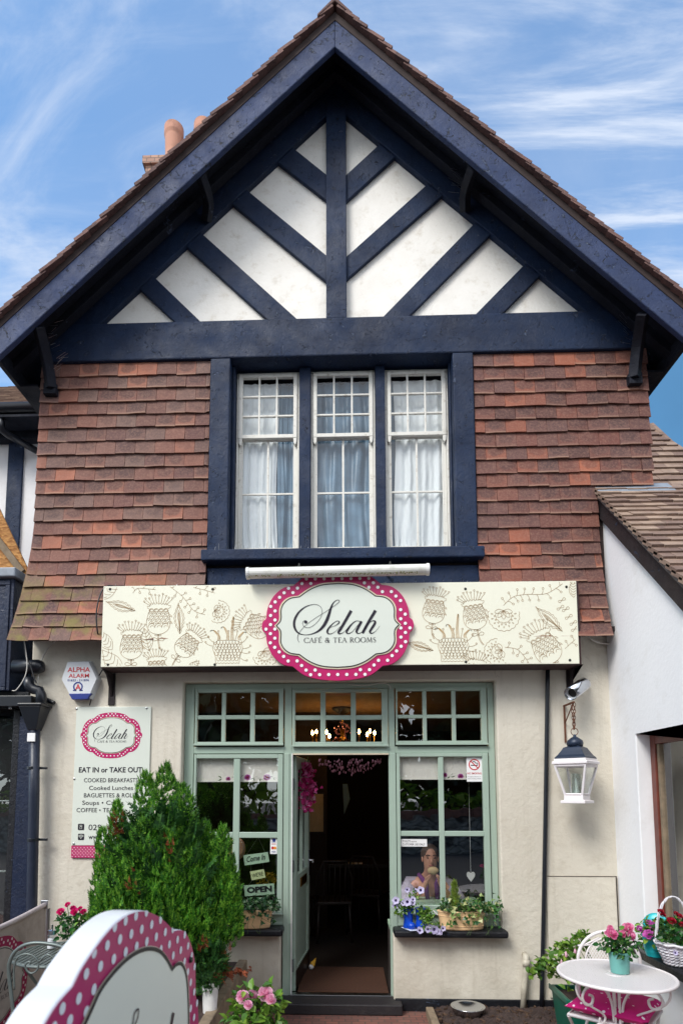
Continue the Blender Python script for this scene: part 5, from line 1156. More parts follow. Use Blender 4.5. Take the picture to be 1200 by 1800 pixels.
for _ in range(700):
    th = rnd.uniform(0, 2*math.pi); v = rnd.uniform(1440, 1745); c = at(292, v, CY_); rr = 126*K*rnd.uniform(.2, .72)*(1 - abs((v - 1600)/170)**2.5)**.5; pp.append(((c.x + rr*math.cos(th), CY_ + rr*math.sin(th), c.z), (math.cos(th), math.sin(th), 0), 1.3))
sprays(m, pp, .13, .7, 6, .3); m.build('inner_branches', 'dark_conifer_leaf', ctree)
m = M(); m.tube([(cb.x, CY_, 0), (cb.x + .01, CY_, .5), (cb.x, CY_, 1.4)], [.05, .04, .015], 9)
for k in range(14): a = k*2.4; z = .15 + .045*k; m.tube([(cb.x, CY_, z), (cb.x + .18*math.cos(a), CY_ + .18*math.sin(a), z + .2), (cb.x + .26*math.cos(a), CY_ + .26*math.sin(a), z + .5)], [.014, .01, .005], 5)
m.build('trunk', 'bark', ctree)
m = M(); a, b = at(372, 1712, CY_ - .25), at(438, 1703, CY_ - .25); pp = []
for k in range(60): t = rnd.random(); p = a + (b - a)*t; pp.append((p + Vector((0, rnd.uniform(-.03, .03), rnd.uniform(-.015, .012))), Vector((1, rnd.uniform(-.6, .6), -.5)), .75*(1.1 - .5*t)))
sprays(m, pp, .08, -.1, 5, .3); m.build('dead_branch', 'dead_leaf', ctree)
# small potted conifer in front
sc_ = thing('potted_conifer', 'small round dark green conifer in a white pot in front of the big one', 'potted plant', at(367, 1780, -1.15)); c = at(365, 1692, -1.15)
m = M(); pp = []
for _ in range(620): o = rv(); k = rnd.uniform(.7, 1.02); pp.append((Vector((c.x + o.x*.11*k, -1.15 + o.y*.11*k, c.z - .005 + o.z*.155*k)), o, 1))
sprays(m, pp, .05, .45, 5, .3); m.build('foliage', 'dark_conifer_leaf', sc_)
p0 = at(369, 1779, -1.15); M().lathe([(.042, p0.z), (.05, p0.z + .14), (.054, p0.z + .14), (.054, p0.z + .155), (.047, p0.z + .155), (.045, p0.z + .12)], (p0.x, -1.15, 0), 24).build('pot', 'white_plastic', sc_, smooth=False)
slab('planter_bed', 'soil', -1.3, -.86, -1.7, -.03, .0, max(.02, p0.z - .001)); tag(M().box(-.86, -.79, -1.75, -.03, 0, p0.z + .02).build('bed_edging', 'old_timber', None, .008), 'weathered timber edging along the conifer bed left of the step', 'edging')

def plant_in_pot(name, label, cat, base, pot, mat, leaf, blooms, nleaf, cloud_r, lsz=.035, bl_mat='rose_mid', stem_n=10, centre=None, soil_z=None, petals=22, droop=.1, kind=0, up=.5):
    """pot = profile of (r, z) above base; blooms = [(u, v, Y, r)]"""
    t = thing(name, label, cat, base); base = Vector(base)
    M().lathe(pot, base, 28).build('pot', mat, t, smooth=False)
    zt = soil_z if soil_z is not None else max(z for r, z in pot) - .012; rt = max(r for r, z in pot)
    M().lathe([(0, 0), (rt*.93, .002), (rt*.9, .006), (0, .008)], base + Vector((0, 0, zt - .006)), 20).build('soil', 'soil', t)
    c = Vector(centre) if centre is not None else base + Vector((0, 0, zt + cloud_r[2]*.8))
    m = M()
    def fn():
        o = rv(); k = rnd.uniform(.35, 1.0); return c + Vector((o.x*cloud_r[0]*k, o.y*cloud_r[1]*k, o.z*cloud_r[2]*k)), o
    leaf_cloud(m, fn, nleaf, lsz, lsz*.6, up, droop=droop, kind=kind); m.build('foliage', leaf, t)
    m = M(); tips = [fn()[0] for _ in range(stem_n)] + [at(u, v, Y) - Vector((0, 0, .01)) for u, v, Y, r in blooms]; stems(m, base + Vector((0, 0, zt)), tips, .0022, .03); m.build('stems', 'stem', t)
    for u, v, Y, r in blooms: rose_head(at(u, v, Y), r, bl_mat, t, (rnd.uniform(-.4, .4), -.75, rnd.uniform(.3, .8)), petals)
    return t
pot_prof = lambda rb, rt, h: [(rb, 0), (rt, h - .012), (rt + .003, h - .012), (rt + .003, h), (rt - .003, h), (rb, h*.4)]
# rose bush in the foreground
FYR = -1.65; fb = onz(452, 1830, .0); fb = Vector((at(452, 1760, FYR).x, FYR, .009))
plant_in_pot('potted_rose', 'pale pink roses over green leaves at the bottom edge before the step', 'rose', fb, pot_prof(.09, .12, .22), 'terracotta', 'bright_leaf',
  [(426, 1752, FYR - .06, .036), (444, 1749, FYR - .02, .03), (436, 1766, FYR - .1, .026), (466, 1746, FYR - .05, .042), (476, 1757, FYR - .08, .03), (462, 1762, FYR + .02, .02)], 420, (.17, .15, .22), .058, 'rose_pink', 14, at(450, 1800, FYR), petals=34, up=.8)
# hot pink flowers on the grey table at left
GT = onz(112, 1674, .72); GX, GY = GT.x, GT.y
plant_in_pot('potted_flowers', 'hot pink flowers in a pot on the grey metal table by the banner', 'flowers', (GX + .10, GY + .02, .722), pot_prof(.05, .065, .11), 'teal_pot', 'rose_leaf',
  [(107, 1602, GY - .05, .026), (119, 1590, GY, .020), (129, 1596, GY + .04, .020), (131, 1602, GY - .04, .026), (147, 1602, GY, .022), (156, 1608, GY + .03, .018), (141, 1597, GY + .05, .018)], 210, (.12, .1, .10), .038, 'rose_hot', 10, at(130, 1628, GY))
gt = thing('metal_table', 'grey round slatted metal table behind the pavement board at left', 'table', (GX, GY, 0))
m = M()
for k in range(19): x = -.285 + k*.0317; l = math.sqrt(max(.0, .30**2 - x*x)); m.obox((GX + x, GY, .713), (.010, 0, 0), (0, l, 0), (0, 0, .004))
m.tube([(GX + .30*math.cos(R(a)), GY + .30*math.sin(R(a)), .712) for a in range(0, 360, 12)], .011, 8, True); m.build('tabletop', 'grey_metal', gt)
for a in (45, 135, 225, 315): M().tube([(GX + .25*math.cos(R(a)), GY + .25*math.sin(R(a)), .70), (GX + .03*math.cos(R(a)), GY + .03*math.sin(R(a)), .36), (GX + .27*math.cos(R(a)), GY + .27*math.sin(R(a)), .01)], .010, 8).build('leg', 'grey_metal', gt)
sp = onz(91, 1667, .722); su = thing('sugar_dispenser', 'glass sugar pourer with chrome top on the grey table', 'sugar pourer', sp)
M().lathe([(.026, 0), (.029, .005), (.029, .085), (.026, .092)], sp, 20).build('jar', 'jar_glass', su, smooth=False); M().lathe([(.0, .004), (.0265, .004), (.0265, .062), (.0, .066)], sp, 20).build('sugar', 'sugar', su)
M().lathe([(.029, .09), (.030, .118), (.024, .122), (.006, .124), (.006, .152), (.004, .153)], sp, 20).build('lid', 'chrome', su)
# grey metal chair
CHY = -1.62; hp_ = lambda u, v, y=CHY: at(u, v, y)
gc = thing('metal_chair', 'grey tubular metal chair with curled back by the canvas banner', 'chair', (hp_(85, 1700).x, CHY, 0))
m = M(); hoop = [(26, 1800), (20, 1745), (16, 1708), (18, 1690), (27, 1673), (42, 1662), (62, 1657.5), (85, 1659), (108, 1664), (128, 1676), (142, 1696), (146, 1720), (144, 1760), (140, 1800)]
bot = [Vector((hp_(28, 1800).x, CHY + .02, .01))]; bo2 = [Vector((hp_(138, 1800).x, CHY + .02, .01))]
m.tube(bot + [hp_(u, v) for u, v in spline(hoop, 4)] + bo2, .0105, 9); m.build('back_frame', 'grey_metal', gc, smooth=True)
m = M()
for f in (lambda u: u, lambda u: 170 - u): m.tube([hp_(f(u), v, CHY) for u, v in spline([(26, 1740), (25, 1705), (31, 1684), (46, 1677), (60, 1681), (68, 1692), (66, 1705), (56, 1711), (48, 1706), (45, 1697), (50, 1691), (55, 1692)], 4)], .0055, 7)
m.tube([hp_(u, v) for u, v in spline([(68, 1692), (85, 1678), (102, 1692)], 4)], .0055, 7); m.build('scroll', 'grey_metal', gc, smooth=True)
cx_ = hp_(85, 1700).x; m = M(); m.lathe([(0, .445), (.19, .448), (.2, .452), (.19, .458), (0, .462)], (cx_, CHY + .2, 0), 24); m.build('seat', 'grey_metal', gc)
for sx_ in (-.16, .16): M().tube([(cx_ + sx_, CHY + .34, .44), (cx_ + sx_*1.15, CHY + .40, .01)], .010, 8).build('leg', 'grey_metal', gc)

# canvas banner with the oval emblem
BNX = -2.40
bn = thing('canvas_banner', 'worn grey canvas windbreak with faded pink oval emblem at left edge', 'banner', (BNX, -.9, 0))
y0, y1 = -.16, -2.1
m = M(); nu, nv = 40, 14; vs = []
for j in range(nv + 1):
    for i in range(nu + 1):
        t = i/nu; s_ = j/nv; y = y0 + (y1 - y0)*t; zt = .845 - .05*math.sin(math.pi*min(1, t*1.1)); vs.append((BNX + .012*math.sin(t*19 + s_*2)*(1 - s_) , y, .06 + (zt - .06)*s_))
m.add(vs, [(j*(nu + 1) + i, j*(nu + 1) + i + 1, (j + 1)*(nu + 1) + i + 1, (j + 1)*(nu + 1) + i) for j in range(nv) for i in range(nu)]); m.build('canvas', 'canvas', bn, smooth=True)
m = M(); m.tube([(BNX, y0 + (y1 - y0)*t/12, .855 - .05*math.sin(math.pi*min(1, t/12*1.1))) for t in range(13)], .019, 10); m.build('top_tube', 'canvas_tube', bn, smooth=True)
M().box(BNX - .03, BNX + .03, y0 - .03, y0 + .03, .82, .89).build('clamp', 'chrome', bn, .005); M().tube([(BNX, y0 + .04, 0), (BNX, y0 + .04, .87)], .017, 10).build('post', 'steel', bn)
plaque_art(bn, lambda u, v, w: (BNX + .016 + w, -.86 + u, .42 + v), .45, 'canvas_pink', 'canvas_cream', 'canvas_dot', 'canvas_ink', 'canvas_ink', 'canvas_cream', True, .0012)

# ------------------------------------------------------------------ pavement sign close to the camera
PD = 1.22; PA, PK = -.400*PD, .062; pn = Vector((1, -PK, 0)).normalized()
def onboard(u, v): d = ray(u, v); t = PA/(d.x - PK*d.y); return EYE + d*t
po = onboard(250, 1850); ps = thing('pavement_sign', 'large shaped pavement sign with white sides and pink dotted face, close in front', 'pavement sign', (po.x, po.y, 0))
OUTL = spline([(62, 1830), (80, 1795), (101, 1762), (127, 1733)], 5)[:-1] + spline([(127, 1733), (143, 1701), (165, 1668), (186, 1640), (208, 1618), (230, 1604), (252, 1600), (272, 1606), (289, 1618), (305, 1635)], 5)[:-1] + \
       spline([(305, 1635), (316, 1633.5), (326, 1638), (336, 1660), (342, 1690), (343.5, 1720), (343.5, 1748)], 5)[:-1] + spline([(343.5, 1748), (347, 1765), (348.5, 1800), (347, 1835), (344, 1852)], 4)[:-1] + \
       spline([(344, 1852), (341, 1900), (332, 1945), (312, 1968)], 4)[:-1] + spline([(312, 1968), (290, 2020), (240, 2080), (180, 2120), (120, 2130), (72, 2100)], 4)[:-1] + spline([(72, 2100), (40, 2060), (30, 1980), (35, 1900), (45, 1860), (62, 1830)], 4)[:-1]
INL = spline([(118, 1850), (143, 1800), (157, 1770), (173, 1737), (200, 1703), (227, 1679), (253, 1668), (274, 1671), (288, 1685), (298, 1704)], 5)[:-1] + spline([(298, 1704), (305, 1696), (314, 1694), (321, 1706), (325, 1730), (327, 1775), (327, 1820)], 5)[:-1] + spline([(327, 1820), (325, 1880), (305, 1940), (250, 2010), (180, 2050), (130, 2040), (105, 1960), (108, 1890), (118, 1850)], 4)[:-1]
th = .060
A = [onboard(*p) for p in OUTL]; n = len(A); m = M()
m.add(A, [tuple(range(n - 1, -1, -1))]); m.v = m.v + []; body = M(); r_e = .006
B0 = [p - pn*r_e*0 for p in A]; B1 = [p - pn*th for p in A]
body.add(B0 + B1, [tuple(range(n - 1, -1, -1)), tuple(range(n, 2*n))] + [(i, (i + 1) % n, n + (i + 1) % n, n + i) for i in range(n)])
body.build('body', 'white_gloss', ps, .006, segs=3)
lay = lambda k: pn*(.001 + .0012*k)
def face(pts_, mat, k, name, par=ps): q = M(); q.add([onboard(*p) + lay(k) for p in pts_], [tuple(range(len(pts_) - 1, -1, -1))]); return q.build(name, mat, par)
cxa, cya = 230, 1850
face([(cxa + (u - cxa)*.992, cya + (v - cya)*.992) for u, v in OUTL], 'sign_pink', 1, 'border')
dots = [(765, 190), (710, 210), (655, 235), (598, 268), (840, 230), (793, 255), (740, 280), (685, 305), (625, 333), (558, 365), (488, 405), (905, 280), (865, 295), (817, 320), (767, 345), (713, 370), (655, 400), (592, 437), (522, 475), (447, 515), (968, 310), (930, 335), (887, 360), (842, 385), (986, 368), (947, 390), (907, 418), (1005, 420), (967, 450), (1020, 477), (985, 505), (1000, 560), (487, 597), (407, 645), (320, 698), (447, 715), (360, 762), (1018, 610), (1000, 697), (1033, 670), (1017, 745), (275, 800)]
dm = M(); e1 = Vector((PK, 1, 0)).normalized(); e2 = Vector((0, 0, 1))
for x, y in dots:
    c0, c = (x/3, 1540 + y/3), onboard(x/3, 1540 + y/3); q = []
    for i in range(16):     # a dot cut by the edge of the board stays on the board
        o_ = (e1*math.cos(2*math.pi*i/16) + e2*math.sin(2*math.pi*i/16))*.0092
        for _ in range(14):
            w_ = (c + o_ - EYE); s_ = Matrix.Rotation(-YAW, 3, 'Z') @ w_; s_ = Matrix.Rotation(-PIT, 3, 'X') @ s_
            if inside((CX + F*s_.x/s_.y, CY - F*s_.z/s_.y), OUTL): break
            o_ *= .82
        q.append(c + o_ + lay(2))
    dm.add(q, [tuple(range(16))])
dm.build('dots', 'sign_white', ps)
big = [(cxa + (u - cxa)*1.035, cya + (v - cya)*1.028) for u, v in INL]; pf = face(big, 'beige_line', 3, 'panel'); face(INL, 'sign_cream', 4, 'panel_face', pf)
def brd_rib(p2, wid, mat, k, name, closed=False):
    P3 = [onboard(*p) for p in p2]; loc = [((p - P3[0]).dot(e1), p.z - P3[0].z) for p in P3]; g = G(); ws_ = wid if isinstance(wid, list) else None
    g.rib([(a, b, w) for (a, b), w in zip(loc, ws_)] if ws_ else loc, None if ws_ else wid, closed)
    q = M(); q.add([P3[0] + e1*a + e2*b + lay(k) for a, b in g.v], g.f); return q.build(name, mat, ps)
brd_rib(INL, .008, 'sign_black', 5, 'outline', True)
brd_rib(spline([(215, 1840), (222, 1815), (227, 1798), (230, 1782), (235, 1774), (237.5, 1776), (236, 1788), (230, 1802)], 5), .004, 'sign_ink', 6, 'lettering'); brd_rib([(299.5, 1780), (296, 1800), (291, 1840)], [.016, .013, .010], 'sign_ink', 6, 'lettering')
for u in (130, 300): p = onboard(u, 1990) - pn*th*.5; M().tube([Vector((p.x, p.y, .01)), p], .025, 12).build('leg', 'grey_metal', ps)
mm = M()
for u in (130, 300): p = onboard(u, 1990) - pn*th*.5; mm.obox((p.x, p.y, .012), pn*.22, e1*.05, (0, 0, .006))
mm.build('foot', 'grey_metal', ps, .003)
p = onboard(1/3*997, 1540 + 442/3) + lay(2); M().lathe([(.008, 0), (.006, .005)], p, 12, pn).build('screw', 'screw', ps)

# ------------------------------------------------------------------ window sill planters
def trough(u, label, wpx, foliage, seed, tuft, spread):
    """oval tin trough on the sill"""
    yc = -.038; b = at(u, 1634, yc); t = thing('tin_planter', label, 'planter', (b.x, yc, .656), 'cream tin planters on the sills')
    m = M(); m.lathe([(.86, 0), (.90, .01), (.90, .014), (.99, .125), (1.0, .135), (1.03, .14), (1.03, .148), (.97, .148), (.96, .12), (.86, .02)], (b.x, yc, .657), 40, sx=.19, sy=.075); m.build('tin', 'cream_tin', t, smooth=True)
    m = M()
    for zz, k in ((.030, .915), (.108, .975)): m.tube([(b.x + .19*k*math.cos(R(a)), yc + .075*k*math.sin(R(a)), .657 + zz) for a in range(0, 360, 8)], .0035, 5, True)
    m.build('tin_rib', 'cream_tin', t, smooth=True)
    for sg in (-1, 1): M().tube([(b.x + sg*.193, yc - .03, .77), (b.x + sg*.225, yc - .02, .80), (b.x + sg*.235, yc, .805), (b.x + sg*.225, yc + .02, .80), (b.x + sg*.193, yc + .03, .77)], .0035, 6).build('handle', 'white_metal', t)
    M().lathe([(0, 0), (.94, .0), (.9, .008), (0, .012)], (b.x, yc, .778), 24, sx=.19, sy=.075).build('soil', 'soil', t)
    r_ = random.Random(seed); m = M(); x0, x1, zt = spread
    def fn():
        x = r_.uniform(x0, x1); z = .80 + abs(r_.gauss(0, 1))*zt*.55; 
        if r_.random() < .09: z = r_.uniform(.70, .80); return Vector((b.x + x, yc - .085 - r_.uniform(0, .02), z)), Vector((0, -1, -.1))
        return Vector((b.x + x, yc + r_.uniform(-.09, .06), z)), Vector((x*1.5, -.7, .6))
    leaf_cloud(m, fn, 330, .038, .036, .45, kind=1, droop=.35); m.build('ivy', foliage, t)
    m = M(); stems(m, (b.x, yc, .78), [fn()[0] for _ in range(26)], .0018, .06)
    for k in range(4): x = b.x + r_.uniform(x0, x1)*.8; m.tube([(x, yc - .06, .80), (x + .01, yc - .10, .79), (x + r_.uniform(-.03, .03), yc - .105, .70), (x + r_.uniform(-.04, .04), yc - .10, .63)], .0014, 4)
    m.build('ivy_stems', 'stem', t)
    if tuft:
        c = at(799, 1594, yc); m = M(); pp = []
        for _ in range(330): f = rnd.random(); th_ = rnd.uniform(0, 6.28); rr = .042*(1 - f)**.6*rnd.uniform(.3, 1); pp.append(((c.x + rr*math.cos(th_), yc + rr*math.sin(th_), c.z + .0 + f*.19), (math.cos(th_), math.sin(th_), .3), .8))
        sprays(m, pp, .045, 1.0, 4, .2); m.build('dwarf_conifer', 'tuft_leaf', t)
trough(438, 'cream tin trough of dark ivy on the left window sill, under the OPEN board', 80, 'ivy_leaf_dark', 5, False, (-.19, .24, .09))
trough(811, 'cream tin trough with variegated ivy and a pointed dwarf conifer on the right window sill', 80, 'ivy_leaf', 9, True, (-.17, .30, .085))
def boot(u, label, blooms, lc, lr, n):
    yb = -.045; b = at(u, 1634, yb); t = thing('wellington_boot', label, 'boot', (b.x, yb, .656), 'blue wellington boots on the sill'); z = .657
    m = M(); prof = [(b.x, yb, z + .012), (b.x, yb, z + .03), (b.x, yb, z + .07), (b.x, yb, z + .12), (b.x, yb, z + .162)]
    m.tube(prof, [.042, .041, .036, .038, .044], 20, caps=False); m.tube([Vector(p) for p in reversed(prof)], [.040, .034, .032, .037, .038], 20, caps=False)
    foot = [(b.x, yb + .012, z + .03), (b.x + .012, yb - .02, z + .032), (b.x + .026, yb - .05, z + .028), (b.x + .034, yb - .066, z + .024)]; m.tube(foot, [.030, .034, .030, .016], 14); m.build('boot', 'blue_rubber', t, smooth=True)
    m = M(); m.obox((b.x + .015, yb - .02, z + .004), Vector((.032, -.062, 0)), Vector((.040, .010, 0)), (0, 0, .004)); m.build('sole', 'pale_rubber', t, .004)
    M().tube([(b.x + .044*math.cos(R(a)), yb + .044*math.sin(R(a)), z + .160) for a in range(0, 360, 18)], .0035, 6, True).build('rim', 'blue_rubber', t, smooth=True)
    m = M(); M().lathe([(0, 0), (.036, .0), (0, .004)], (b.x, yb, z + .14), 14).build('soil', 'soil', t)
    def fn(): c = lc[rnd.randrange(len(lc))]; p = at(c[0] + rnd.uniform(-lr, lr), c[1] + rnd.uniform(-lr, lr), c[2]); return p, Vector((rnd.uniform(-.5, .5), -.6, .4))
    leaf_cloud(m, fn, n, .026, .017, .4, droop=.1); m.build('foliage', 'bright_leaf', t)
    m = M(); stems(m, (b.x, yb, z + .15), [fn()[0] for _ in range(14)] + [at(u_, v_, y_) for u_, v_, y_, r in blooms], .0018, .04); m.build('stems', 'stem', t)
    for u_, v_, y_, r in blooms: petunia_head(at(u_, v_, y_), r, (rnd.uniform(-.5, .5), -1, rnd.uniform(-.1, .6)), t)
Zq = lambda x, y, Y: (690 + x/7.06, 1460 + y/7.06, Y)
boot(717.5, 'left blue rubber boot planted with upright mauve petunias', [(*Zq(178, 735, -.07), .022), (*Zq(280, 745, -.05), .02), (*Zq(345, 740, -.08), .03), (*Zq(38, 868, -.10), .03), (*Zq(28, 938, -.09), .027), (*Zq(180, 885, -.13), .033), (*Zq(130, 900, -.10), .022), (*Zq(250, 855, -.09), .022), (*Zq(250, 898, -.11), .02)],
     [(700, 1592, -.08), (712, 1588, -.08), (720, 1590, -.10), (728, 1580, -.07), (716, 1598, -.09), (704, 1600, -.09), (728, 1570, -.06), (698, 1603, -.10)], 9, 150)
boot(739, 'right blue rubber boot with petunias trailing down over the sill', [(*Zq(335, 1240, -.16), .028), (*Zq(435, 1225, -.17), .026), (*Zq(512, 1228, -.18), .034), (*Zq(555, 1248, -.17), .028), (*Zq(465, 1195, -.15), .02), (*Zq(622, 1215, -.15), .022), (*Zq(590, 1272, -.17), .016)],
     [(742, 1600, -.09), (748, 1610, -.11), (754, 1618, -.13), (752, 1608, -.11), (762, 1630, -.16), (750, 1624, -.14), (744, 1606, -.10)], 10, 230)

# ------------------------------------------------------------------ white bistro set
TY = -1.62; tcn = onz(1081, 1712, .72); TX, TY = tcn.x, tcn.y; TR = .305
bt_ = thing('bistro_table', 'round white perforated metal table with scrolled legs', 'table', (TX, TY, 0))
M().lathe([(.0, .716), (TR - .004, .716), (TR - .004, .719), (0, .719)], (TX, TY, 0), 56, caps=(False, False)).build('tabletop', 'mesh_white', bt_)
m = M(); m.tube([(TX + TR*math.cos(R(a)), TY + TR*math.sin(R(a)), .714) for a in range(0, 360, 6)], .010, 8, True); m.build('rim', 'white_metal', bt_, smooth=True)
m = M(); m.tube([(TX + .05*math.cos(R(a)), TY + .05*math.sin(R(a)), .7205) for a in range(0, 360, 12)], .0025, 5, True); m.build('centre_ring', 'white_metal', bt_)
for a in (0, 90, 180, 270): M().tube([(TX + .018*math.cos(R(a + 30)), TY + .018*math.sin(R(a + 30)), .30), (TX + .018*math.cos(R(a + 30)), TY + .018*math.sin(R(a + 30)), .714)], .0075, 8).build('pole', 'white_metal', bt_)
M().lathe([(.03, 0), (.034, .01), (.03, .03)], (TX, TY, .40), 16).build('collar', 'white_metal', bt_)
def rad(a, pts, r): return [(TX + q*math.cos(a), TY + q*math.sin(a), z) for q, z in spline(pts, 5)], r
for a in (200, 320, 80):
    a = R(a); m = M()
    m.tube(*rad(a, [(.025, .46), (.035, .56), (.07, .63), (.13, .67), (.20, .665), (.235, .62), (.215, .575), (.175, .575), (.165, .61), (.19, .625)], .0075), 8)
    m.tube(*rad(a, [(.255, .708), (.275, .67), (.25, .61), (.17, .555), (.11, .52), (.085, .49), (.10, .465), (.125, .475), (.12, .495)], .006), 8)
    m.tube(*rad(a, [(.025, .30), (.035, .40), (.08, .46), (.15, .45), (.19, .38), (.20, .26), (.235, .12), (.29, .012)], .0085), 8)
    m.tube(*rad(a, [(.19, .36), (.16, .30), (.10, .29), (.075, .33), (.095, .36), (.12, .345)], .006), 8); m.build('leg', 'white_metal', bt_, smooth=True)
pb = onz(1089, 1709, .722)
plant_in_pot('potted_rose', 'pink miniature rose in a pale teal pot on the white table', 'rose', (pb.x, pb.y, .722), pot_prof(.049, .057, .118), 'teal_pot', 'rose_leaf',
  [(1072, 1631, pb.y - .02, .018), (1075, 1641, pb.y - .08, .036), (1094, 1641, pb.y - .02, .024), (1103, 1631, pb.y + .02, .036), (1109, 1644, pb.y - .05, .03), (1066, 1640, pb.y, .016)], 230, (.115, .10, .085), .036, 'rose_mid', 12, at(1089, 1660, pb.y), up=.7)
# chair
CX_, CYc = 1.60, -1.26; yaw = R(-38)
wc = thing('bistro_chair', 'white mesh backed bistro chair with pink polka dot cushion', 'chair', (CX_, CYc, 0)); ca, sa = math.cos(yaw), math.sin(yaw)
LC = lambda x, y, z: Vector((CX_ + x*ca - y*sa, CYc + x*sa + y*ca, z))
HX, HY = at(1068, 1660, -1.12).x, -1.12; HC = lambda x, z: Vector((HX + x*.985, HY - x*.17, z))
m = M(); m.tube([HC(-.18, .40)] + [HC(.18*math.cos(R(180 - a)), .70 + .185*math.sin(R(a))) for a in range(0, 181, 9)] + [HC(.18, .40)], .0105, 8); m.build('back_frame', 'white_metal', wc, smooth=True)
q = [HC(.135*math.cos(R(180 - a)), .70 + .145*math.sin(R(a))) for a in range(0, 181, 9)]
m = M(); m.tube([HC(-.135, .46)] + q + [HC(.135, .46)], .0055, 6, True); m.tube([HC(-.178, .79), HC(-.10, .80)], .006, 6); m.tube([HC(.178, .79), HC(.10, .80)], .006, 6); m.tube([HC(-.17, .78), HC(-.05, .845)], .006, 6); m.build('back_hoop', 'white_metal', wc, smooth=True)
m = M(); 
for k in range(-34, 35):     # crossing wires of the backrest, kept inside the hoop
    for sg in (-1, 1):
        pts_ = []
        for j in range(41):
            z = .46 + j*.0097; x = k*.0165 + sg*(z - .6)*.62
            lim = .133 if z < .70 else math.sqrt(max(0, .133**2 - ((z - .70)*.93)**2))
            if abs(x) < lim: pts_.append((x, z))
        if len(pts_) > 2: m.tube([HC(*pts_[0]), HC(*pts_[-1])], .0022, 3, caps=False)
m.build('back_mesh', 'white_metal', wc)
S = .205; m = M(); m.tube([LC(x, y, .445) for x, y in ((-S, -S), (S, -S), (S, S), (-S, S))], .010, 8, True); m.build('seat_frame', 'white_metal', wc, smooth=True)
m = M(); m.obox(LC(0, 0, .445), LC(S, 0, 0) - LC(0, 0, 0), LC(0, S, 0) - LC(0, 0, 0), (0, 0, .003)); m.build('seat', 'mesh_white', wc)
m = M(); N_ = 14; vs = []
for sgn in (1, -1):
    for j in range(N_ + 1):
        for i in range(N_ + 1):
            x, y = -1 + 2*i/N_, -1 + 2*j/N_; h_ = .045*((1 - x**4)*(1 - y**4))**.5; kx = 1 - .05*(1 - abs(y)**2); ky = 1 - .05*(1 - abs(x)**2); vs.append(tuple(LC(x*S*1.08*kx, y*S*1.08*ky, .495 + sgn*h_)))
n1 = (N_ + 1)**2
m.add(vs, [(j*(N_ + 1) + i, j*(N_ + 1) + i + 1, (j + 1)*(N_ + 1) + i + 1, (j + 1)*(N_ + 1) + i) for j in range(N_) for i in range(N_)] + [(n1 + j*(N_ + 1) + i, n1 + (j + 1)*(N_ + 1) + i, n1 + (j + 1)*(N_ + 1) + i + 1, n1 + j*(N_ + 1) + i + 1) for j in range(N_) for i in range(N_)])
cu = m.build('seat_cushion', 'polka_cushion', None, smooth=True); tag(cu, 'bright pink polka dot cushion on the white bistro chair', 'cushion')
for sx_ in (-1, 1):
    M().tube([LC(sx_*S, -S, .44), LC(sx_*S, S*1.0, .01)], .009, 8).build('leg', 'white_metal', wc); M().tube([LC(sx_*S*.94, S, .44), LC(sx_*S*.94, -S, .01)], .009, 8).build('leg', 'white_metal', wc)
M().tube([HC(-.18, .40), LC(-S, S*.5, .44)], .009, 8).build('back_stay', 'white_metal', wc); M().tube([HC(.18, .40), LC(S, S*.9, .44)], .009, 8).build('back_stay', 'white_metal', wc)

# pots on the annexe window sill
zs_ = ws.z + .019; tbp = onz(1150, 1680, zs_)
tbk = plant_in_pot('flower_bucket', 'turquoise metal bucket of mauve pink flowers on the black sill at right', 'flower bucket', (tbp.x, tbp.y, zs_), [(.052, 0), (.060, .03), (.062, .03), (.062, .034), (.072, .125), (.077, .13), (.077, .136), (.07, .136), (.05, .03)], 'teal_bucket', 'bright_leaf',
  [(1123, 1632, tbp.y - .03, .025), (1139, 1642, tbp.y - .09, .036), (1147, 1627, tbp.y - .06, .03), (1140, 1621, tbp.y, .02), (1156, 1617, tbp.y, .026)], 190, (.11, .12, .10), .045, 'petal_mauve', 8, at(1150, 1642, tbp.y), up=.6)
M().lathe([(.03, -.006), (.078, -.006), (.082, 0), (.078, .006), (.03, .006)], at(1152, 1626, tbp.y + .09), 24, (-.5, -.8, .2), (False, False)).build('bucket_handle', 'teal_bucket', tbk, smooth=True)
wb = onz(1187, 1696, zs_); wk = thing('wicker_basket', 'white wicker basket with tall hoop handle and red roses on the sill', 'basket', (wb.x, wb.y, zs_))
m = M(); prof = []
for k in range(15): t = k/14; prof.append((.062 + .05*t + (.004 if k % 2 else -.003), .002 + .135*t))
m.lathe(prof, (wb.x, wb.y, zs_), 36); 
for i in range(len(m.v)):
    x, y, z = m.v[i]; kk = 1 + .05*math.cos((i % 36)*math.pi + (i//36)*math.pi); m.v[i] = (wb.x + (x - wb.x)*kk, wb.y + (y - wb.y)*kk, z)
m.build('weave', 'wicker', wk)
m = M()
for o in range(3): m.tube([(wb.x + .115*math.cos(R(a + 40*math.sin(R(a))*0)) + .006*math.cos(R(a*8 + o*120)), wb.y + .006*math.sin(R(a*8 + o*120)), zs_ + .14 + .29*math.sin(R(a))) for a in range(0, 181, 4)], .0045, 6)
m.tube([(wb.x + .115*math.cos(R(a)), wb.y + .115*math.sin(R(a)), zs_ + .138 + .004*math.cos(R(a*9))) for a in range(0, 360, 8)], .009, 7, True); m.build('handle', 'wicker', wk, smooth=True)
m = M(); cc_ = Vector((wb.x, wb.y, zs_ + .20))
def fnw(): o = rv(); k = rnd.uniform(.4, 1); return cc_ + Vector((o.x*.13*k, o.y*.13*k, o.z*.10*k)), o
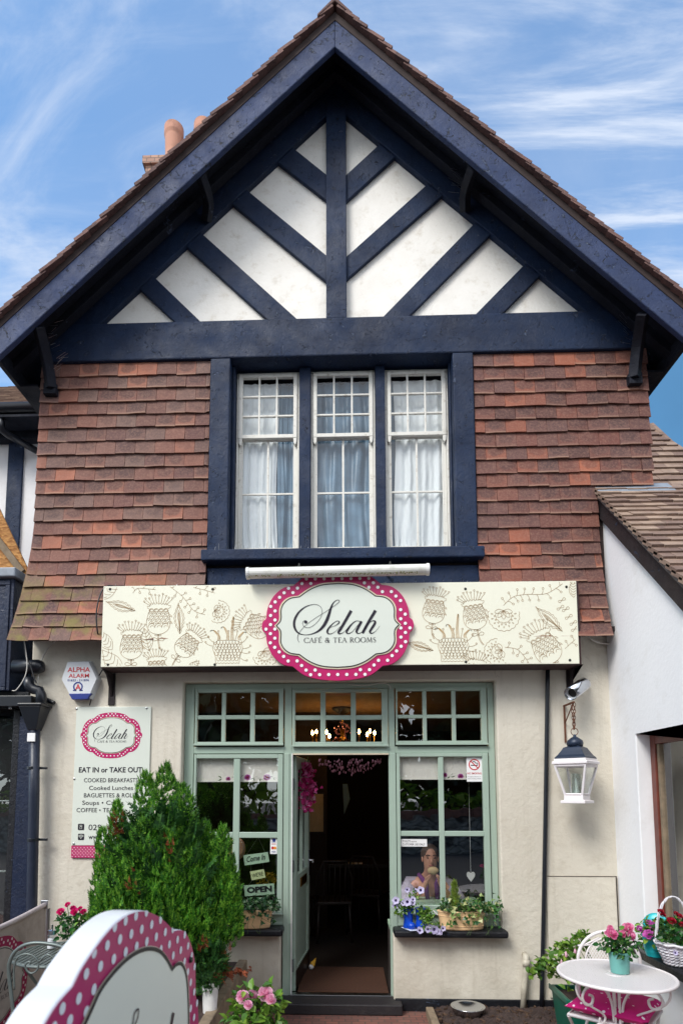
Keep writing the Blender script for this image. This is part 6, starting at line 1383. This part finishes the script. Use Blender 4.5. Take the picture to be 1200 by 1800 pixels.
leaf_cloud(m, fnw, 240, .042, .026, .6); m.build('foliage', 'rose_leaf', wk); m = M(); stems(m, (wb.x, wb.y, zs_ + .1), [fnw()[0] for _ in range(12)], .002); m.build('stems', 'stem', wk)
for u, v, r in ((1179, 1618, .03), (1160, 1602, .022), (1164, 1608, .02), (1193, 1610, .022), (1187, 1605, .016), (1197, 1624, .022)): rose_head(at(u, v, wb.y - .07), r, 'rose_red', wk)
petunia_head(at(1186, 1675, wb.y - .12), .016, (0, -1, .3), wk)
# green planter with a leafy shrub
gx0, gx1, gy0, gy1, gzt = 1.52, 2.04, -.72, -.36, .335
gp = thing('green_planter', 'dark green plastic planter box with a leafy fuchsia against the cream wall', 'planter', ((gx0 + gx1)/2, -.54, 0))
m = M(); a_ = .03
m.add([(gx0 + a_, gy0 + a_, .03), (gx1 - a_, gy0 + a_, .03), (gx1 - a_, gy1 - a_, .03), (gx0 + a_, gy1 - a_, .03), (gx0, gy0, gzt), (gx1, gy0, gzt), (gx1, gy1, gzt), (gx0, gy1, gzt), (gx0 + .02, gy0 + .02, gzt), (gx1 - .02, gy0 + .02, gzt), (gx1 - .02, gy1 - .02, gzt), (gx0 + .02, gy1 - .02, gzt), (gx0 + .03, gy0 + .03, gzt - .06), (gx1 - .03, gy0 + .03, gzt - .06), (gx1 - .03, gy1 - .03, gzt - .06), (gx0 + .03, gy1 - .03, gzt - .06)],
      [(0, 3, 2, 1)] + [(i, (i + 1) % 4, 4 + (i + 1) % 4, 4 + i) for i in range(4)] + [(4 + i, 4 + (i + 1) % 4, 8 + (i + 1) % 4, 8 + i) for i in range(4)] + [(8 + i, 8 + (i + 1) % 4, 12 + (i + 1) % 4, 12 + i) for i in range(4)])
m.build('box', 'green_plastic', gp, .008); m = M()
for z, e in ((gzt - .02, .012), ): m.box(gx0 - e, gx1 + e, gy0 - e, gy0 + .0, z - .014, z + .024).box(gx0 - e, gx0 + .0, gy0 + .001, gy1 + e, z - .014, z + .024)
m.build('rim', 'green_plastic', gp, .006); M().box(gx0 + .032, gx1 - .032, gy0 + .032, gy1 - .032, gzt - .07, gzt - .03).build('soil', 'soil', gp)
m = M(); cl_ = [(978, 1672, -.5, 16), (990, 1690, -.55, 20), (1003, 1665, -.5, 14), (975, 1700, -.55, 16), (1000, 1705, -.6, 20), (966, 1695, -.5, 12), (1020, 1655, -.45, 12), (1026, 1648, -.45, 8), (950, 1697, -.5, 10), (940, 1708, -.5, 10), (986, 1660, -.5, 12), (1005, 1725, -.65, 14)]
def fng(): u, v, Y, r = cl_[rnd.randrange(len(cl_))]; return at(u + rnd.gauss(0, r*.5), v + rnd.gauss(0, r*.5), Y + rnd.uniform(-.08, .08)), Vector((rnd.uniform(-.6, .6), -.5, .6))
leaf_cloud(m, fng, 330, .048, .034, .6, droop=.15); m.build('foliage', 'bright_leaf', gp); m = M(); stems(m, (1.78, -.55, .28), [fng()[0] for _ in range(22)], .003, .05); m.build('stems', 'stem', gp)
for u, v in ((994, 1676), (1010, 1670), (986, 1690)): M().lathe([(.001, 0), (.010, .012), (.008, .03), (.002, .045)], at(u, v, -.62) - Vector((0, 0, .03)), 10).build('bloom', 'rose_pink', gp, smooth=True)
# soil bed, bowl, edging
m = M(); nx, ny = 60, 24; bx0, bx1, by0, by1 = at(768, 1780, -.3).x, 2.2, -1.0, -.025
r_ = random.Random(8)
m.add([(bx0 + (bx1 - bx0)*i/nx, by0 + (by1 - by0)*j/ny, .01 + .035*min(1, i/4)*min(1, j/4) + r_.uniform(0, .022)) for j in range(ny + 1) for i in range(nx + 1)], [(j*(nx + 1) + i, j*(nx + 1) + i + 1, (j + 1)*(nx + 1) + i + 1, (j + 1)*(nx + 1) + i) for j in range(ny) for i in range(nx)])
tag(m.build('soil_bed', 'soil'), kind='structure')
m = M()
for _ in range(900): x, y = r_.uniform(bx0, bx1), r_.uniform(by0, by1); s_ = r_.uniform(.006, .02); m.obox((x, y, .055 + r_.uniform(-.01, .01)), Vector((r_.uniform(-1, 1), r_.uniform(-1, 1), r_.uniform(-.4, .4)))*s_, Vector((r_.uniform(-1, 1), r_.uniform(-1, 1), r_.uniform(-.4, .4)))*s_*.5, (0, 0, s_*.3))
tag(m.build('bark_chips', 'bark'), 'dark bark chips scattered over the soil bed', 'bark chips', kind='stuff')
tag(M().box(bx0 - .06, bx0 - .002, -1.1, -.10, 0, .075).build('bed_edging', 'old_timber', None, .008), 'pale timber edging board beside the steel dog bowl', 'edging')
db = onz(822, 1783, .05); bw_ = M().lathe([(.105, 0), (.128, .055), (.132, .06), (.128, .063), (.112, .055), (.085, .022), (.0, .02)], (db.x, db.y, .052), 40, caps=(True, False)).build('dog_bowl', 'chrome', None, smooth=True); tag(bw_, 'shiny steel dog bowl on the soil below the right window', 'bowl')

# ================================================================== BEHIND THE GLASS
# curtains upstairs
def drape(name, label, x0, x1, z0, z1, y, mat, folds, seed, amp=.02, cat='curtain', wr=0):
    r = random.Random(seed); nx, nz = 70, 40; ph = [r.uniform(0, 6.28) for _ in range(8)]; vs = []
    for j in range(nz + 1):
        for i in range(nx + 1):
            s_, t = i/nx, j/nz; sway = .02*math.sin(t*5 + ph[0]) + .015*math.sin(t*11 + ph[1])
            a = math.sin((s_ + sway*(1 - t))*folds*6.283 + ph[2]) + .5*math.sin((s_ + sway)*folds*11.3 + ph[3])
            w_ = wr*(math.sin(s_*38 + t*5 + ph[4] + 1.5*math.sin(t*4)) + .8*math.sin(s_*23 - t*9 + ph[5]) + .5*math.sin(s_*61 + t*3 + ph[6]))
            vs.append((x0 + (x1 - x0)*s_ + .01*math.sin(t*7 + ph[7]), y + amp*a*(.5 + .5*abs(1 - t)) + w_, z0 + (z1 - z0)*t))
    m = M(); m.add(vs, [(j*(nx + 1) + i, j*(nx + 1) + i + 1, (j + 1)*(nx + 1) + i + 1, (j + 1)*(nx + 1) + i) for j in range(nz) for i in range(nx)])
    return tag(m.build(name, mat, None, smooth=True), label, cat)
drape('net_curtain', 'white net curtain drawn across most of the left upstairs sash', -.97, -.60, 3.80, 5.50, .155, 'curtain', 4, 2, .012)
drape('curtain', 'blue grey curtain edge at the right side of the left upstairs sash', -.62, -.36, 3.80, 5.5, .18, 'plastic_sheet', 2, 3, .015, wr=.004)
drape('curtain', 'crumpled blue plastic sheeting behind the middle upstairs sash', -.31, .31, 3.80, 5.5, .165, 'plastic_sheet', 3, 5, .012, wr=.008)  # top of the sheet also imitates sky reflected in the upper panes
drape('net_curtain', 'white net curtain gathered in folds in the right upstairs sash', .46, .96, 3.80, 5.50, .155, 'curtain', 4, 7, .012, wr=.003)
drape('curtain', 'grey curtain strip at the left side of the right upstairs sash', .35, .48, 3.80, 5.5, .175, 'plastic_sheet', 1, 9, .012)

# roller blinds with a printed floral hem
def blind(u0, u1, v0, v1, label, seed, start):
    a, b = at(u0, v1, .12), at(u1, v0, .12); t = thing('roller_blind', label, 'blind', ((a.x + b.x)/2, .12, b.z))
    M().box(a.x, b.x, .118, .121, a.z, b.z).build('fabric', 'pale_blind', t); M().lathe([(.02, 0), (.02, b.x - a.x)], (a.x, .145, b.z - .01), 12, (1, 0, 0)).build('roller', 'pale_blind', t)
    M().box(a.x, b.x, .113, .1175, a.z - .008, a.z + .004).build('hem_bar', 'pale_blind', t, .001)
    r = random.Random(seed); T = lambda u, v, w: (u, .1175 - w, v); W_ = b.x - a.x; gp, gd, gl = G(), G(), G()
    for k in range(9):
        x = a.x + W_*(start + (1 - start)*(k + .3)/9); z = a.z + .026 + r.uniform(-.008, .008); s_ = r.uniform(.018, .030)
        if k % 3 == 1:
            for j in range(7): q = j*.9; gp.disc(x + s_*.7*math.cos(q), z + s_*.6*math.sin(q), s_*.5, 7)
            gd.disc(x, z, s_*.4, 7)
        else:
            for j in range(3): q = r.uniform(0, 6.28); gl.add([(x, z), (x + s_*math.cos(q) + .006, z + s_*math.sin(q)), (x + 2*s_*math.cos(q), z + s_*1.2*math.sin(q)), (x + s_*math.cos(q) - .006, z + s_*.8*math.sin(q))], [(0, 1, 2, 3)])
    gp.build('floral_print', 'petal_mauve', t, T); gd.build('floral_print', 'canvas_pink', t, T, .0025); gl.build('floral_print', 'ivy_leaf_dark', t, T, .001)
blind(343, 489, 1330, 1373, 'white roller blind with floral hem in the left shop window', 3, .30); blind(702, 851, 1328, 1369, 'white roller blind with floral hem in the right shop window', 5, .45)

# COME IN / WE'RE / OPEN
hs_ = thing('hanging_sign', "pale green three piece hanging sign reading Come In We're OPEN", 'hanging sign', at(452, 1475, .125))
hq = lambda x, y: (at(400 + x/9.475, 1460 + y/9.475, .125).x, at(400 + x/9.475, 1460 + y/9.475, .125).z)
HT = lambda u, v, w: (u, .119 - w, v)
for pts_, mat, txt, tc_, h_, w_, bold, shear in (([(288, 582), (698, 520), (672, 358), (262, 412)], 'sage_board', 'Come In', (480, 500), 92, 310, .012, .35), ([(402, 830), (633, 782), (607, 642), (375, 682)], 'lime_board', "WE'RE", (506, 765), 66, 185, .0, 0), ([(290, 1095), (785, 1058), (775, 880), (272, 912)], 'sage_board', 'OPEN', (535, 1020), 88, 410, .05, 0)):
    q = [hq(*p) for p in pts_]; M().xz(q, .120, .127).build('board', mat, hs_, .001)
    a, b = q[0], q[1]; g = G(); g.text(txt, *hq(*tc_), h_/9.475/205, 'CENTER', bold, shear, 1, math.atan2(b[1] - a[1], b[0] - a[0]), w_/9.475/205); g.build('lettering', 'sign_ink', hs_, HT)
m = M()
for p, q in (((512, 110), (322, 395)), ((512, 110), (622, 352)), ((395, 570), (390, 672)), ((592, 545), (600, 640)), ((412, 826), (352, 905)), ((628, 785), (700, 884))):
    a, b = hq(*p), hq(*q); n_ = 10
    for k in range(n_): c = Vector((a[0] + (b[0] - a[0])*(k + .5)/n_, .118, a[1] + (b[1] - a[1])*(k + .5)/n_)); d_ = Vector((b[0] - a[0], 0, b[1] - a[1])).normalized(); m.tube([c - d_*.006, c + d_*.006], .0016, 4)
m.build('chain', 'steel', hs_)
# stickers on the glass
def sticker(name, label, cat, u0, v0, u1, v1, Y=.086):
    a, b = at(u0, v1, Y), at(u1, v0, Y); o = M().box(a.x, b.x, Y, Y + .001, a.z, b.z).build(name, 'sign_white'); tag(o, label, cat)
    return o, (lambda u, v: (at(u, v, Y).x, at(u, v, Y).z)), (lambda u, v, w: (u, Y - w, v))
o, P_, T_ = sticker('window_sticker', 'no smoking sticker at the top right of the right shop window', 'sticker', 820, 1331, 848, 1374)
c = P_(833, 1344); g = G(); g.rib([(c[0] + .043*math.cos(R(a)), c[1] + .043*math.sin(R(a))) for a in range(0, 360, 12)], .009, True); g.rib([(c[0] - .03, c[1] + .03), (c[0] + .03, c[1] - .03)], .008); g.text('NO SMOKING.', *P_(833.5, 1361), .016, 'CENTER', .01, width=.122); g.build('symbol', 'red_ink', o, T_, .0012)
g = G(); g.rib([(c[0] - .03, c[1] - .006), (c[0] + .028, c[1] - .006)], .008); g.rib(spline([(c[0] + .026, c[1]), (c[0] + .028, c[1] + .012), (c[0] + .008, c[1] + .014), (c[0] + .004, c[1] + .026), (c[0] - .014, c[1] + .022)], 4), .006); g.text('It is against the law to', *P_(833, 1366), .008, 'CENTER', .0, width=.11); g.text('smoke in these premises', *P_(833, 1369.5), .008, 'CENTER', .0, width=.115); g.build('lettering', 'sign_ink', o, T_, .0008)
o, P_, T_ = sticker('window_sticker', 'small white toilets notice sticker at lower left of the right shop window', 'sticker', 703, 1475, 750, 1488)
g = G(); g.text('TOILETS', *P_(707, 1480.5), .018, 'LEFT', 0, width=.067); g.text('ARE FOR', *P_(722, 1480.5), .011, 'LEFT', 0, width=.047); g.text('CUSTOMER USE ONLY', *P_(707, 1486), .018, 'LEFT', 0, width=.187); g.build('lettering', 'sign_ink', o, T_, .0012)
o, P_, T_ = sticker('window_sticker', 'narrow card payment sticker beside the Come In sign', 'sticker', 475, 1473, 487, 1501)
def rect(g, u0, v0, u1, v1): a, b = P_(u0, v1), P_(u1, v0); return g.poly([(a[0], a[1]), (b[0], a[1]), (b[0], b[1]), (a[0], b[1])])
g = G(); g.disc(*P_(481.5, 1476.5), .014, 12); rect(g, 477, 1479.5, 485, 1480.5); g.text('VISA', *P_(481, 1498.5), .012, 'CENTER', .02, .2, width=.036); g.build('mark', 'blue_ink', o, T_, .0012)
g = G(); g.disc(*P_(479.3, 1490.5), .012, 12); rect(g, 477, 1483, 485, 1484); g.build('mark', 'red_ink', o, T_, .0012); G().disc(*P_(483.4, 1490.5), .012, 12).build('mark', 'orange_ink', o, T_, .0016)
# tan hat, yellow flowers, heart
c = at(416, 1492, .2); ht = thing('hat', 'tan round hat with a beaded band hanging inside the left shop window', 'hat', c)
m = M(); m.lathe([(0, .03), (.04, .03), (.055, .022), (.06, .0), (.078, -.006)], c, 28, (.25, -1, .1), sx=1, sy=1.25); m.build('felt', 'tan_felt', ht, smooth=True)
d_, u_, w_ = orth((.25, -1, .1)); m = M()
for k in range(26): a = R(k*360/26); m.ball(c + u_*.061*math.cos(a) + w_*.061*1.25*math.sin(a) + d_*.006, .0055, 6, 5)
m.build('bead_band', 'steel', ht)
yc = at(470, 1556, .30); plant_in_pot('potted_flowers', 'yellow flowers inside the left window behind the OPEN board', 'flowers', (yc.x, .30, .66), pot_prof(.04, .05, .08), 'dark_wood', 'yellow_leaf', [], 90, (.10, .05, .06), .04, 'rose_mid', 8, at(470, 1547, .30))
m = M(); c = at(827, 1540, .3); hp2 = [(c.x + k*x, c.z + k*y) for k in (.036, ) for x, y in ((0, -1.3), (.5, -.7), (.95, 0), (1, .55), (.75, .95), (.35, 1), (0, .65), (-.35, 1), (-.75, .95), (-1, .55), (-.95, 0), (-.5, -.7))]
m.xz(hp2, .296, .304); m.tube([(c.x, .30, c.z + .02), (c.x, .30, 2.0)], .0016, 4); tag(m.build('heart_ornament', 'white_plastic', None), 'white heart ornament hanging on a string in the right shop window', 'ornament')
sbd = M().box(OX0, fx[1][1], .145, .42, .60, .64).build('window_board', 'sage_board', house, .004); M().box(fx[2][0], OX1, .145, .42, .60, .64).build('window_board', 'sage_board', house, .004)
wt_ = thing('cafe_table', 'pale green table inside the right window in front of the seated person', 'table', (.85, .62, .09)); M().box(.45, 1.22, .44, .80, .74, .77).build('tabletop', 'sage_board', wt_, .004)
for x, y in ((.5, .48), (1.17, .48), (.5, .76), (1.17, .76)): M().box(x - .02, x + .02, y - .02, y + .02, .09, .739).build('leg', 'dark_wood', wt_)

# the person eating behind the right window
def skin_mesh(name, mat, verts, edges, parent=None, sub=2):
    me = bpy.data.meshes.new(name); bm = bmesh.new(); L = bm.verts.layers.skin.verify(); vs = []
    for x, y, z, r in verts:
        v = bm.verts.new((x, y, z)); v[L].radius = (r, r) if not isinstance(r, tuple) else r; vs.append(v)
    vs[0][L].use_root = True
    for a, b in edges: bm.edges.new((vs[a], vs[b]))
    bm.to_mesh(me); bm.free(); me.materials.append(MATS[mat]); o = bpy.data.objects.new(name, me); COL.objects.link(o); put(o, parent)
    s_ = o.modifiers.new('skin', 'SKIN'); s_.use_smooth_shade = True; q = o.modifiers.new('sub', 'SUBSURF'); q.levels = sub; q.render_levels = sub
    return o
hd = at(758, 1512, .66); PX, PYy, HZ = hd.x, .66, hd.z                      # middle of the head
base = Vector((PX, .95, .10))
V = [(PX, .98, .55, .12), (PX, .93, .80, .12), (PX, .90, HZ - .32, .12), (PX, .87, HZ - .20, .06), (PX, .80, HZ - .13, .052), (PX, .745, HZ - .07, (.062, .07)), (PX, .74, HZ + .0, (.072, .09)), (PX, .75, HZ + .075, (.068, .085)), (PX, .76, HZ + .11, (.04, .05)),
     (PX - .17, .88, HZ - .26, .055), (PX - .25, .74, HZ - .44, .042), (PX - .10, .60, HZ - .26, .030), (PX - .055, .585, HZ - .19, (.030, .018)),
     (PX + .17, .88, HZ - .26, .055), (PX + .25, .74, HZ - .44, .042), (PX + .10, .60, HZ - .26, .030), (PX + .055, .585, HZ - .19, (.030, .018)),
     (PX - .10, .75, .52, .09), (PX - .11, .50, .52, .07), (PX - .11, .50, .14, .045), (PX + .10, .75, .52, .09), (PX + .11, .50, .52, .07), (PX + .11, .50, .14, .045)]
E_ = [(0, 1), (1, 2), (2, 3), (3, 4), (4, 5), (5, 6), (6, 7), (7, 8), (3, 9), (9, 10), (10, 11), (11, 12), (3, 13), (13, 14), (14, 15), (15, 16), (0, 17), (17, 18), (18, 19), (0, 20), (20, 21), (21, 22)]
for sg in (-1, 1):
    wi = 12 if sg < 0 else 16
    for k, (dx, dz) in enumerate(((-.008, .030), (.004, .036), (.014, .030), (.022, .020))):
        i0 = len(V); x0 = PX + sg*.052; V += [(x0 + sg*(.014 - dx), .565 - .004*k, HZ - .165 + .35*dz, .0085), (x0 - sg*(.010 + dx*.4), .548, HZ - .150 + dz*.7, .0078), (x0 - sg*(.030), .552, HZ - .145 + dz*.6, .0068)]; E_ += [(wi, i0), (i0, i0 + 1), (i0 + 1, i0 + 2)]
    i0 = len(V); V += [(PX + sg*.05, .60, HZ - .155, .009), (PX + sg*.028, .585, HZ - .135, .0085)]; E_ += [(wi, i0), (i0, i0 + 1)]
person = skin_mesh('person', 'skin', V, E_)
tag(person, 'grey haired person in a pale mauve coat eating behind the right shop window', 'person')
skin_mesh('coat', 'coat', [(PX, .98, .58, .17), (PX, .93, .82, .17), (PX, .87, HZ - .32, .175), (PX, .845, HZ - .19, .125), (PX - .18, .88, HZ - .26, .085), (PX - .29, .74, HZ - .44, .085), (PX - .13, .635, HZ - .29, .048), (PX + .18, .88, HZ - .26, .085), (PX + .29, .74, HZ - .44, .085), (PX + .13, .635, HZ - .29, .048)], [(0, 1), (1, 2), (2, 3), (3, 4), (4, 5), (5, 6), (3, 7), (7, 8), (8, 9)], person)
hm = M(); hm.ball((PX, .775, HZ + .045), .1, 20, 14, (.86, 1.0, .98))
hm.v = [(x, y + (.045*max(0, (HZ + .05 - z)/.1) if y < .74 else 0), max(z, HZ - .03)) for x, y, z in hm.v]; hm.build('hair', 'hair', person, smooth=True)
fyy = .655
fm = M(); fm.tube([(PX, fyy + .02, HZ + .035), (PX, fyy + .004, HZ + .005), (PX, fyy - .010, HZ - .022), (PX, fyy + .01, HZ - .03)], [.009, .010, .014, .008], 8); fm.build('nose', 'skin', person, smooth=True)
for sg in (-1, 1):
    M().ball((PX + sg*.030, fyy + .020, HZ + .018), .010, 10, 8, (1.2, .7, .7)).build('eye', 'eye', person, smooth=True); M().tube([(PX + sg*.014, fyy + .014, HZ + .042), (PX + sg*.032, fyy + .010, HZ + .047), (PX + sg*.05, fyy + .022, HZ + .040)], .0042, 6).build('eyebrow', 'hair', person, smooth=True)
    M().ball((PX + sg*.074, .745, HZ + .0), .022, 8, 8, (.4, .8, 1.3)).build('ear', 'skin', person, smooth=True)
M().tube([(PX - .022, fyy + .016, HZ - .052), (PX, fyy + .006, HZ - .050), (PX + .022, fyy + .016, HZ - .052)], .0055, 6).build('mouth', 'lips', person, smooth=True)
m = M(); m.tube([(PX - .10, .82, HZ - .15), (PX - .05, .70, HZ - .22), (PX - .04, .68, HZ - .36)], [.02, .024, .02], 8); m.tube([(PX + .10, .82, HZ - .15), (PX + .05, .70, HZ - .22), (PX + .05, .68, HZ - .36)], [.02, .024, .02], 8); m.build('scarf', 'scarf', person, smooth=True)
sw = M(); sw.ball((PX, .575, HZ - .085), .045, 16, 12, (1.15, .8, .8)); tag(sw.build('bread_roll', 'bread', None, smooth=True), 'beige bread roll held up to the mouth of the person', 'food')

# chandelier
CHY_ = 2.2; chn = thing('chandelier', 'brass chandelier with lit candle bulbs hanging inside behind the top light', 'chandelier', at(600, 1232, CHY_)); cc = at(600, 1296, CHY_); ctop = at(602, 1228, CHY_)
m = M(); m.tube([ctop, (ctop.x, CHY_, cc.z + .1)], .008, 6); m.lathe([(.0, 0), (.03, .02), (.045, .05), (.02, .1), (.03, .16), (.01, .2)], (ctop.x, CHY_, cc.z - .08), 14); m.build('stem', 'brass', chn, smooth=True)
M().lathe([(.13, 2.775), (.13, 2.76), (.04, 2.70), (.01, 2.69)], (ctop.x, CHY_, 0), 20).build('ceiling_cup', 'dark_wood', chn, smooth=True)
for u, v, y in ((549, 1289, 2.1), (556, 1287, 2.3), (574, 1288, 1.9), (579, 1295, 1.8), (631, 1287, 1.95), (645, 1292, 2.15), (650, 1286, 2.35), (658, 1289, 2.1)):
    p = at(u, v, y); m = M(); m.tube([(ctop.x, CHY_, cc.z), ((p.x + ctop.x)/2, (y + CHY_)/2, cc.z - .10), (p.x, y, p.z - .12), (p.x, y, p.z - .03)], [.007, .007, .009, .012], 6); ar = m.build('arm', 'brass', chn, smooth=True)
    M().lathe([(.004, -.02), (.013, -.005), (.012, .012), (.003, .034), (0, .038)], p, 10).build('bulb', 'bulb', ar, smooth=True)
m = M()
for k in range(40): a = rnd.uniform(0, 6.28); r = rnd.uniform(.02, .12); m.ball((ctop.x + r*math.cos(a), CHY_ + r*math.sin(a), cc.z + rnd.uniform(-.05, .18)), .010, 6, 4, (.8, .8, 1.4))
m.build('crystals', 'crystal', chn)
# flower garland and crystal drops in the doorway
gl_ = thing('flower_garland', 'hanging bunch of pink and magenta orchids inside the door on the left', 'garland', at(541, 1336, .40)); m = M()
for _ in range(230):
    f = rnd.random(); u = 540 + rnd.gauss(0, 6.5)*(1.1 - .3*f); v = 1340 + f*84; p = at(u, v, .40 + rnd.uniform(-.06, .06)); add_leaf(m, p, (rv() + Vector((0, -.3, -.6))).normalized(), (Vector((0, -1, .2)) + rv()*.7).normalized(), rnd.uniform(.03, .055), .034, .2)
m.build('petals', 'orchid', gl_); M().tube([at(541, 1330, .40), at(540, 1424, .40)], .004, 5).build('cord', 'stem', gl_)
bd = thing('bead_curtain', 'dark pink crystal drops strung along the top of the doorway', 'bead curtain', at(620, 1330, .5)); m = M()
for k in range(150):
    u = rnd.uniform(560, 672); dep = 28*(1 - abs((u - 612)/64)**2)*rnd.random() + 4; p = at(u, 1331 + max(0, dep), .5 + rnd.uniform(-.08, .08)); m.ball(p, rnd.uniform(.006, .011), 6, 4, (.8, .8, 1.5))
m.build('crystals', 'crystal', bd); m = M()
for k in range(14): u = 562 + k*8.3; m.tube([at(u, 1326, .5), at(u + rnd.uniform(-3, 3), 1350, .5)], .0015, 4)
m.build('strings', 'dark_wood', bd)
# doormat, doorstop
M_ = M().box(DX + .04, fx[2][0] - .015, .135, .86, .0905, .104); tag(M_.build('doormat', 'doormat', None, .004), 'brown coir doormat inside the open door', 'doormat')
dsn = thing('door_stop', 'yellow and white cone shaped door stop lying beside the open door', 'door stop', at(548, 1700, .50)); p = onz(545, 1703, .115); q = onz(551, 1692, .16)
ad = (q - p).normalized(); M().lathe([(.006, .0), (.022, .01), (.026, .03)], p, 14, ad).build('tip', 'sign_white', dsn, smooth=True); M().lathe([(.026, .03), (.022, .06), (.004, .12)], p, 14, ad).build('cone', 'cone_yellow', dsn, smooth=True)
# dark chairs, picture and odds and ends inside
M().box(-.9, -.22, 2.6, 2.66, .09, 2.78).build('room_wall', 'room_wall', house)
pc0, pc1 = at(537, 1462, 2.58), at(568, 1396, 2.58); pic = M().box(pc0.x, pc1.x, 2.585, 2.598, pc0.z, pc1.z).build('picture', 'picture_tan'); tag(pic, 'plain tan picture on the dark inner wall behind the open door', 'picture'); M().box(pc0.x - .02, pc1.x + .02, 2.59, 2.5985, pc0.z - .02, pc1.z + .02).build('frame', 'dark_wood', pic)
a, b = at(602, 1432, 3.4), at(613, 1378, 3.4); m = M(); m.xz([(a.x, b.z), (b.x - .02, b.z), (b.x + .015, (a.z + b.z)/2), (a.x + .02, a.z)], 3.40, 3.42); tag(m.build('hanging_cloth', 'pale_blue'), 'narrow pale blue cloth hanging deep inside the doorway', 'cloth')
def cafe_chair(x, y, yaw, label):
    t = thing('dining_chair', label, 'chair', (x, y, .09), 'dark chairs inside the cafe'); c_, s_ = math.cos(yaw), math.sin(yaw); Lc = lambda a, b, z: (x + a*c_ - b*s_, y + a*s_ + b*c_, .09 + z)
    m = M(); m.tube([Lc(-.19, .19, .44), Lc(-.2, .22, .70), Lc(-.13, .25, .90), Lc(.13, .25, .90), Lc(.2, .22, .70), Lc(.19, .19, .44)], .014, 7)
    for k in range(5): m.tube([Lc(-.12 + .06*k, .2, .44), Lc(-.12 + .06*k, .245, .89)], .007, 6)
    m.build('backrest', 'dark_wood', t, smooth=True); m = M(); m.prism([(-.21, -.2), (.21, -.2), (.19, .21), (-.19, .21)], 1, lambda a, b, w: Lc(a, b, .42 + .03*w)); m.build('seat', 'dark_wood', t, .006)
    for a, b in ((-.18, -.17), (.18, -.17), (-.17, .18), (.17, .18)): M().tube([Lc(a, b, .42), Lc(a*1.15, b*1.15, 0)], .014, 7).build('leg', 'dark_wood', t, smooth=True)
cafe_chair(-.15, 2.0, R(190), 'dark spindle back chair just visible left inside the doorway'); cafe_chair(.30, 2.5, R(160), 'dark spindle back chair deeper inside, right of the doorway')
dt = thing('dining_table', 'dark wooden table with white paper deep inside the doorway', 'table', (.1, 3.0, .09)); M().box(-.4, .7, 2.75, 3.4, .80, .84).build('tabletop', 'dark_wood', dt, .004)
for x, y in ((-.35, 2.8), (.65, 2.8), (-.35, 3.35), (.65, 3.35)): M().box(x - .025, x + .025, y - .025, y + .025, .09, .799).build('leg', 'dark_wood', dt)
M().box(.02, .24, 2.78, 2.95, .841, .844).build('paper', 'white_plastic', dt)

# ================================================================== ACROSS THE ROAD (seen in the glass)
sw_ = thing('stone_wall', 'rubble stone wall with brick coping across the road', 'wall', (0, -13, 0)); M().box(-16, 16, -13.4, -13, -.01, 1.02).build('wall', 'stone_rubble', sw_)
m = M()
for k in range(210): x = -16 + k*.153; m.box(x, x + .143, -13.44, -12.96, 1.021, 1.19)
m.build('coping', 'coping_brick', sw_)
hg = M()
def fnh(): x = rnd.uniform(-14, 14); return (x, -13.9 + rnd.uniform(-.4, .4), .8 + rnd.uniform(.1, 1.15 + .25*math.sin(x*1.3))), (0, .6, .5)
leaf_cloud(hg, fnh, 2600, .26, .16, .6); tag(hg.build('hedge', 'hedge_leaf'), 'clipped green hedge behind the stone wall across the road', 'hedge')
def far_tree(x, y, h, r):
    t = thing('tree', 'dark leafy tree across the road behind the hedge', 'tree', (x, y, 0), 'trees across the road'); m = M(); m.tube([(x, y, 0), (x + .1, y, h*.4), (x - .1, y, h*.8)], [.25, .2, .06], 8)
    for k in range(7): a = k*2.4; m.tube([(x, y, h*(.3 + .06*k)), (x + r*.7*math.cos(a), y + r*.7*math.sin(a), h*(.5 + .06*k))], [.09, .03], 5)
    m.build('trunk', 'bark', t); m = M(); bl = [(Vector((x + rnd.uniform(-.7, .7)*r, y + rnd.uniform(-.6, .6)*r, h*rnd.uniform(.25, .95))), rnd.uniform(.35, .6)*r) for _ in range(15)]
    def fn(): c, q = bl[rnd.randrange(15)]; o = rv(); return c + o*q*rnd.uniform(.6, 1), o
    leaf_cloud(m, fn, 2300, .62, .44, .4); m.build('crown', 'tree_leaf', t)
for x, y, h, r in ((-11, -18, 7.5, 3.4), (-6, -17.5, 8.5, 3.4), (-1.5, -19, 9.5, 3.6), (3.2, -17.5, 8.4, 3.4), (7.5, -18.5, 7.6, 3.3), (12, -18, 8, 3.4)): far_tree(x, y, h, r)
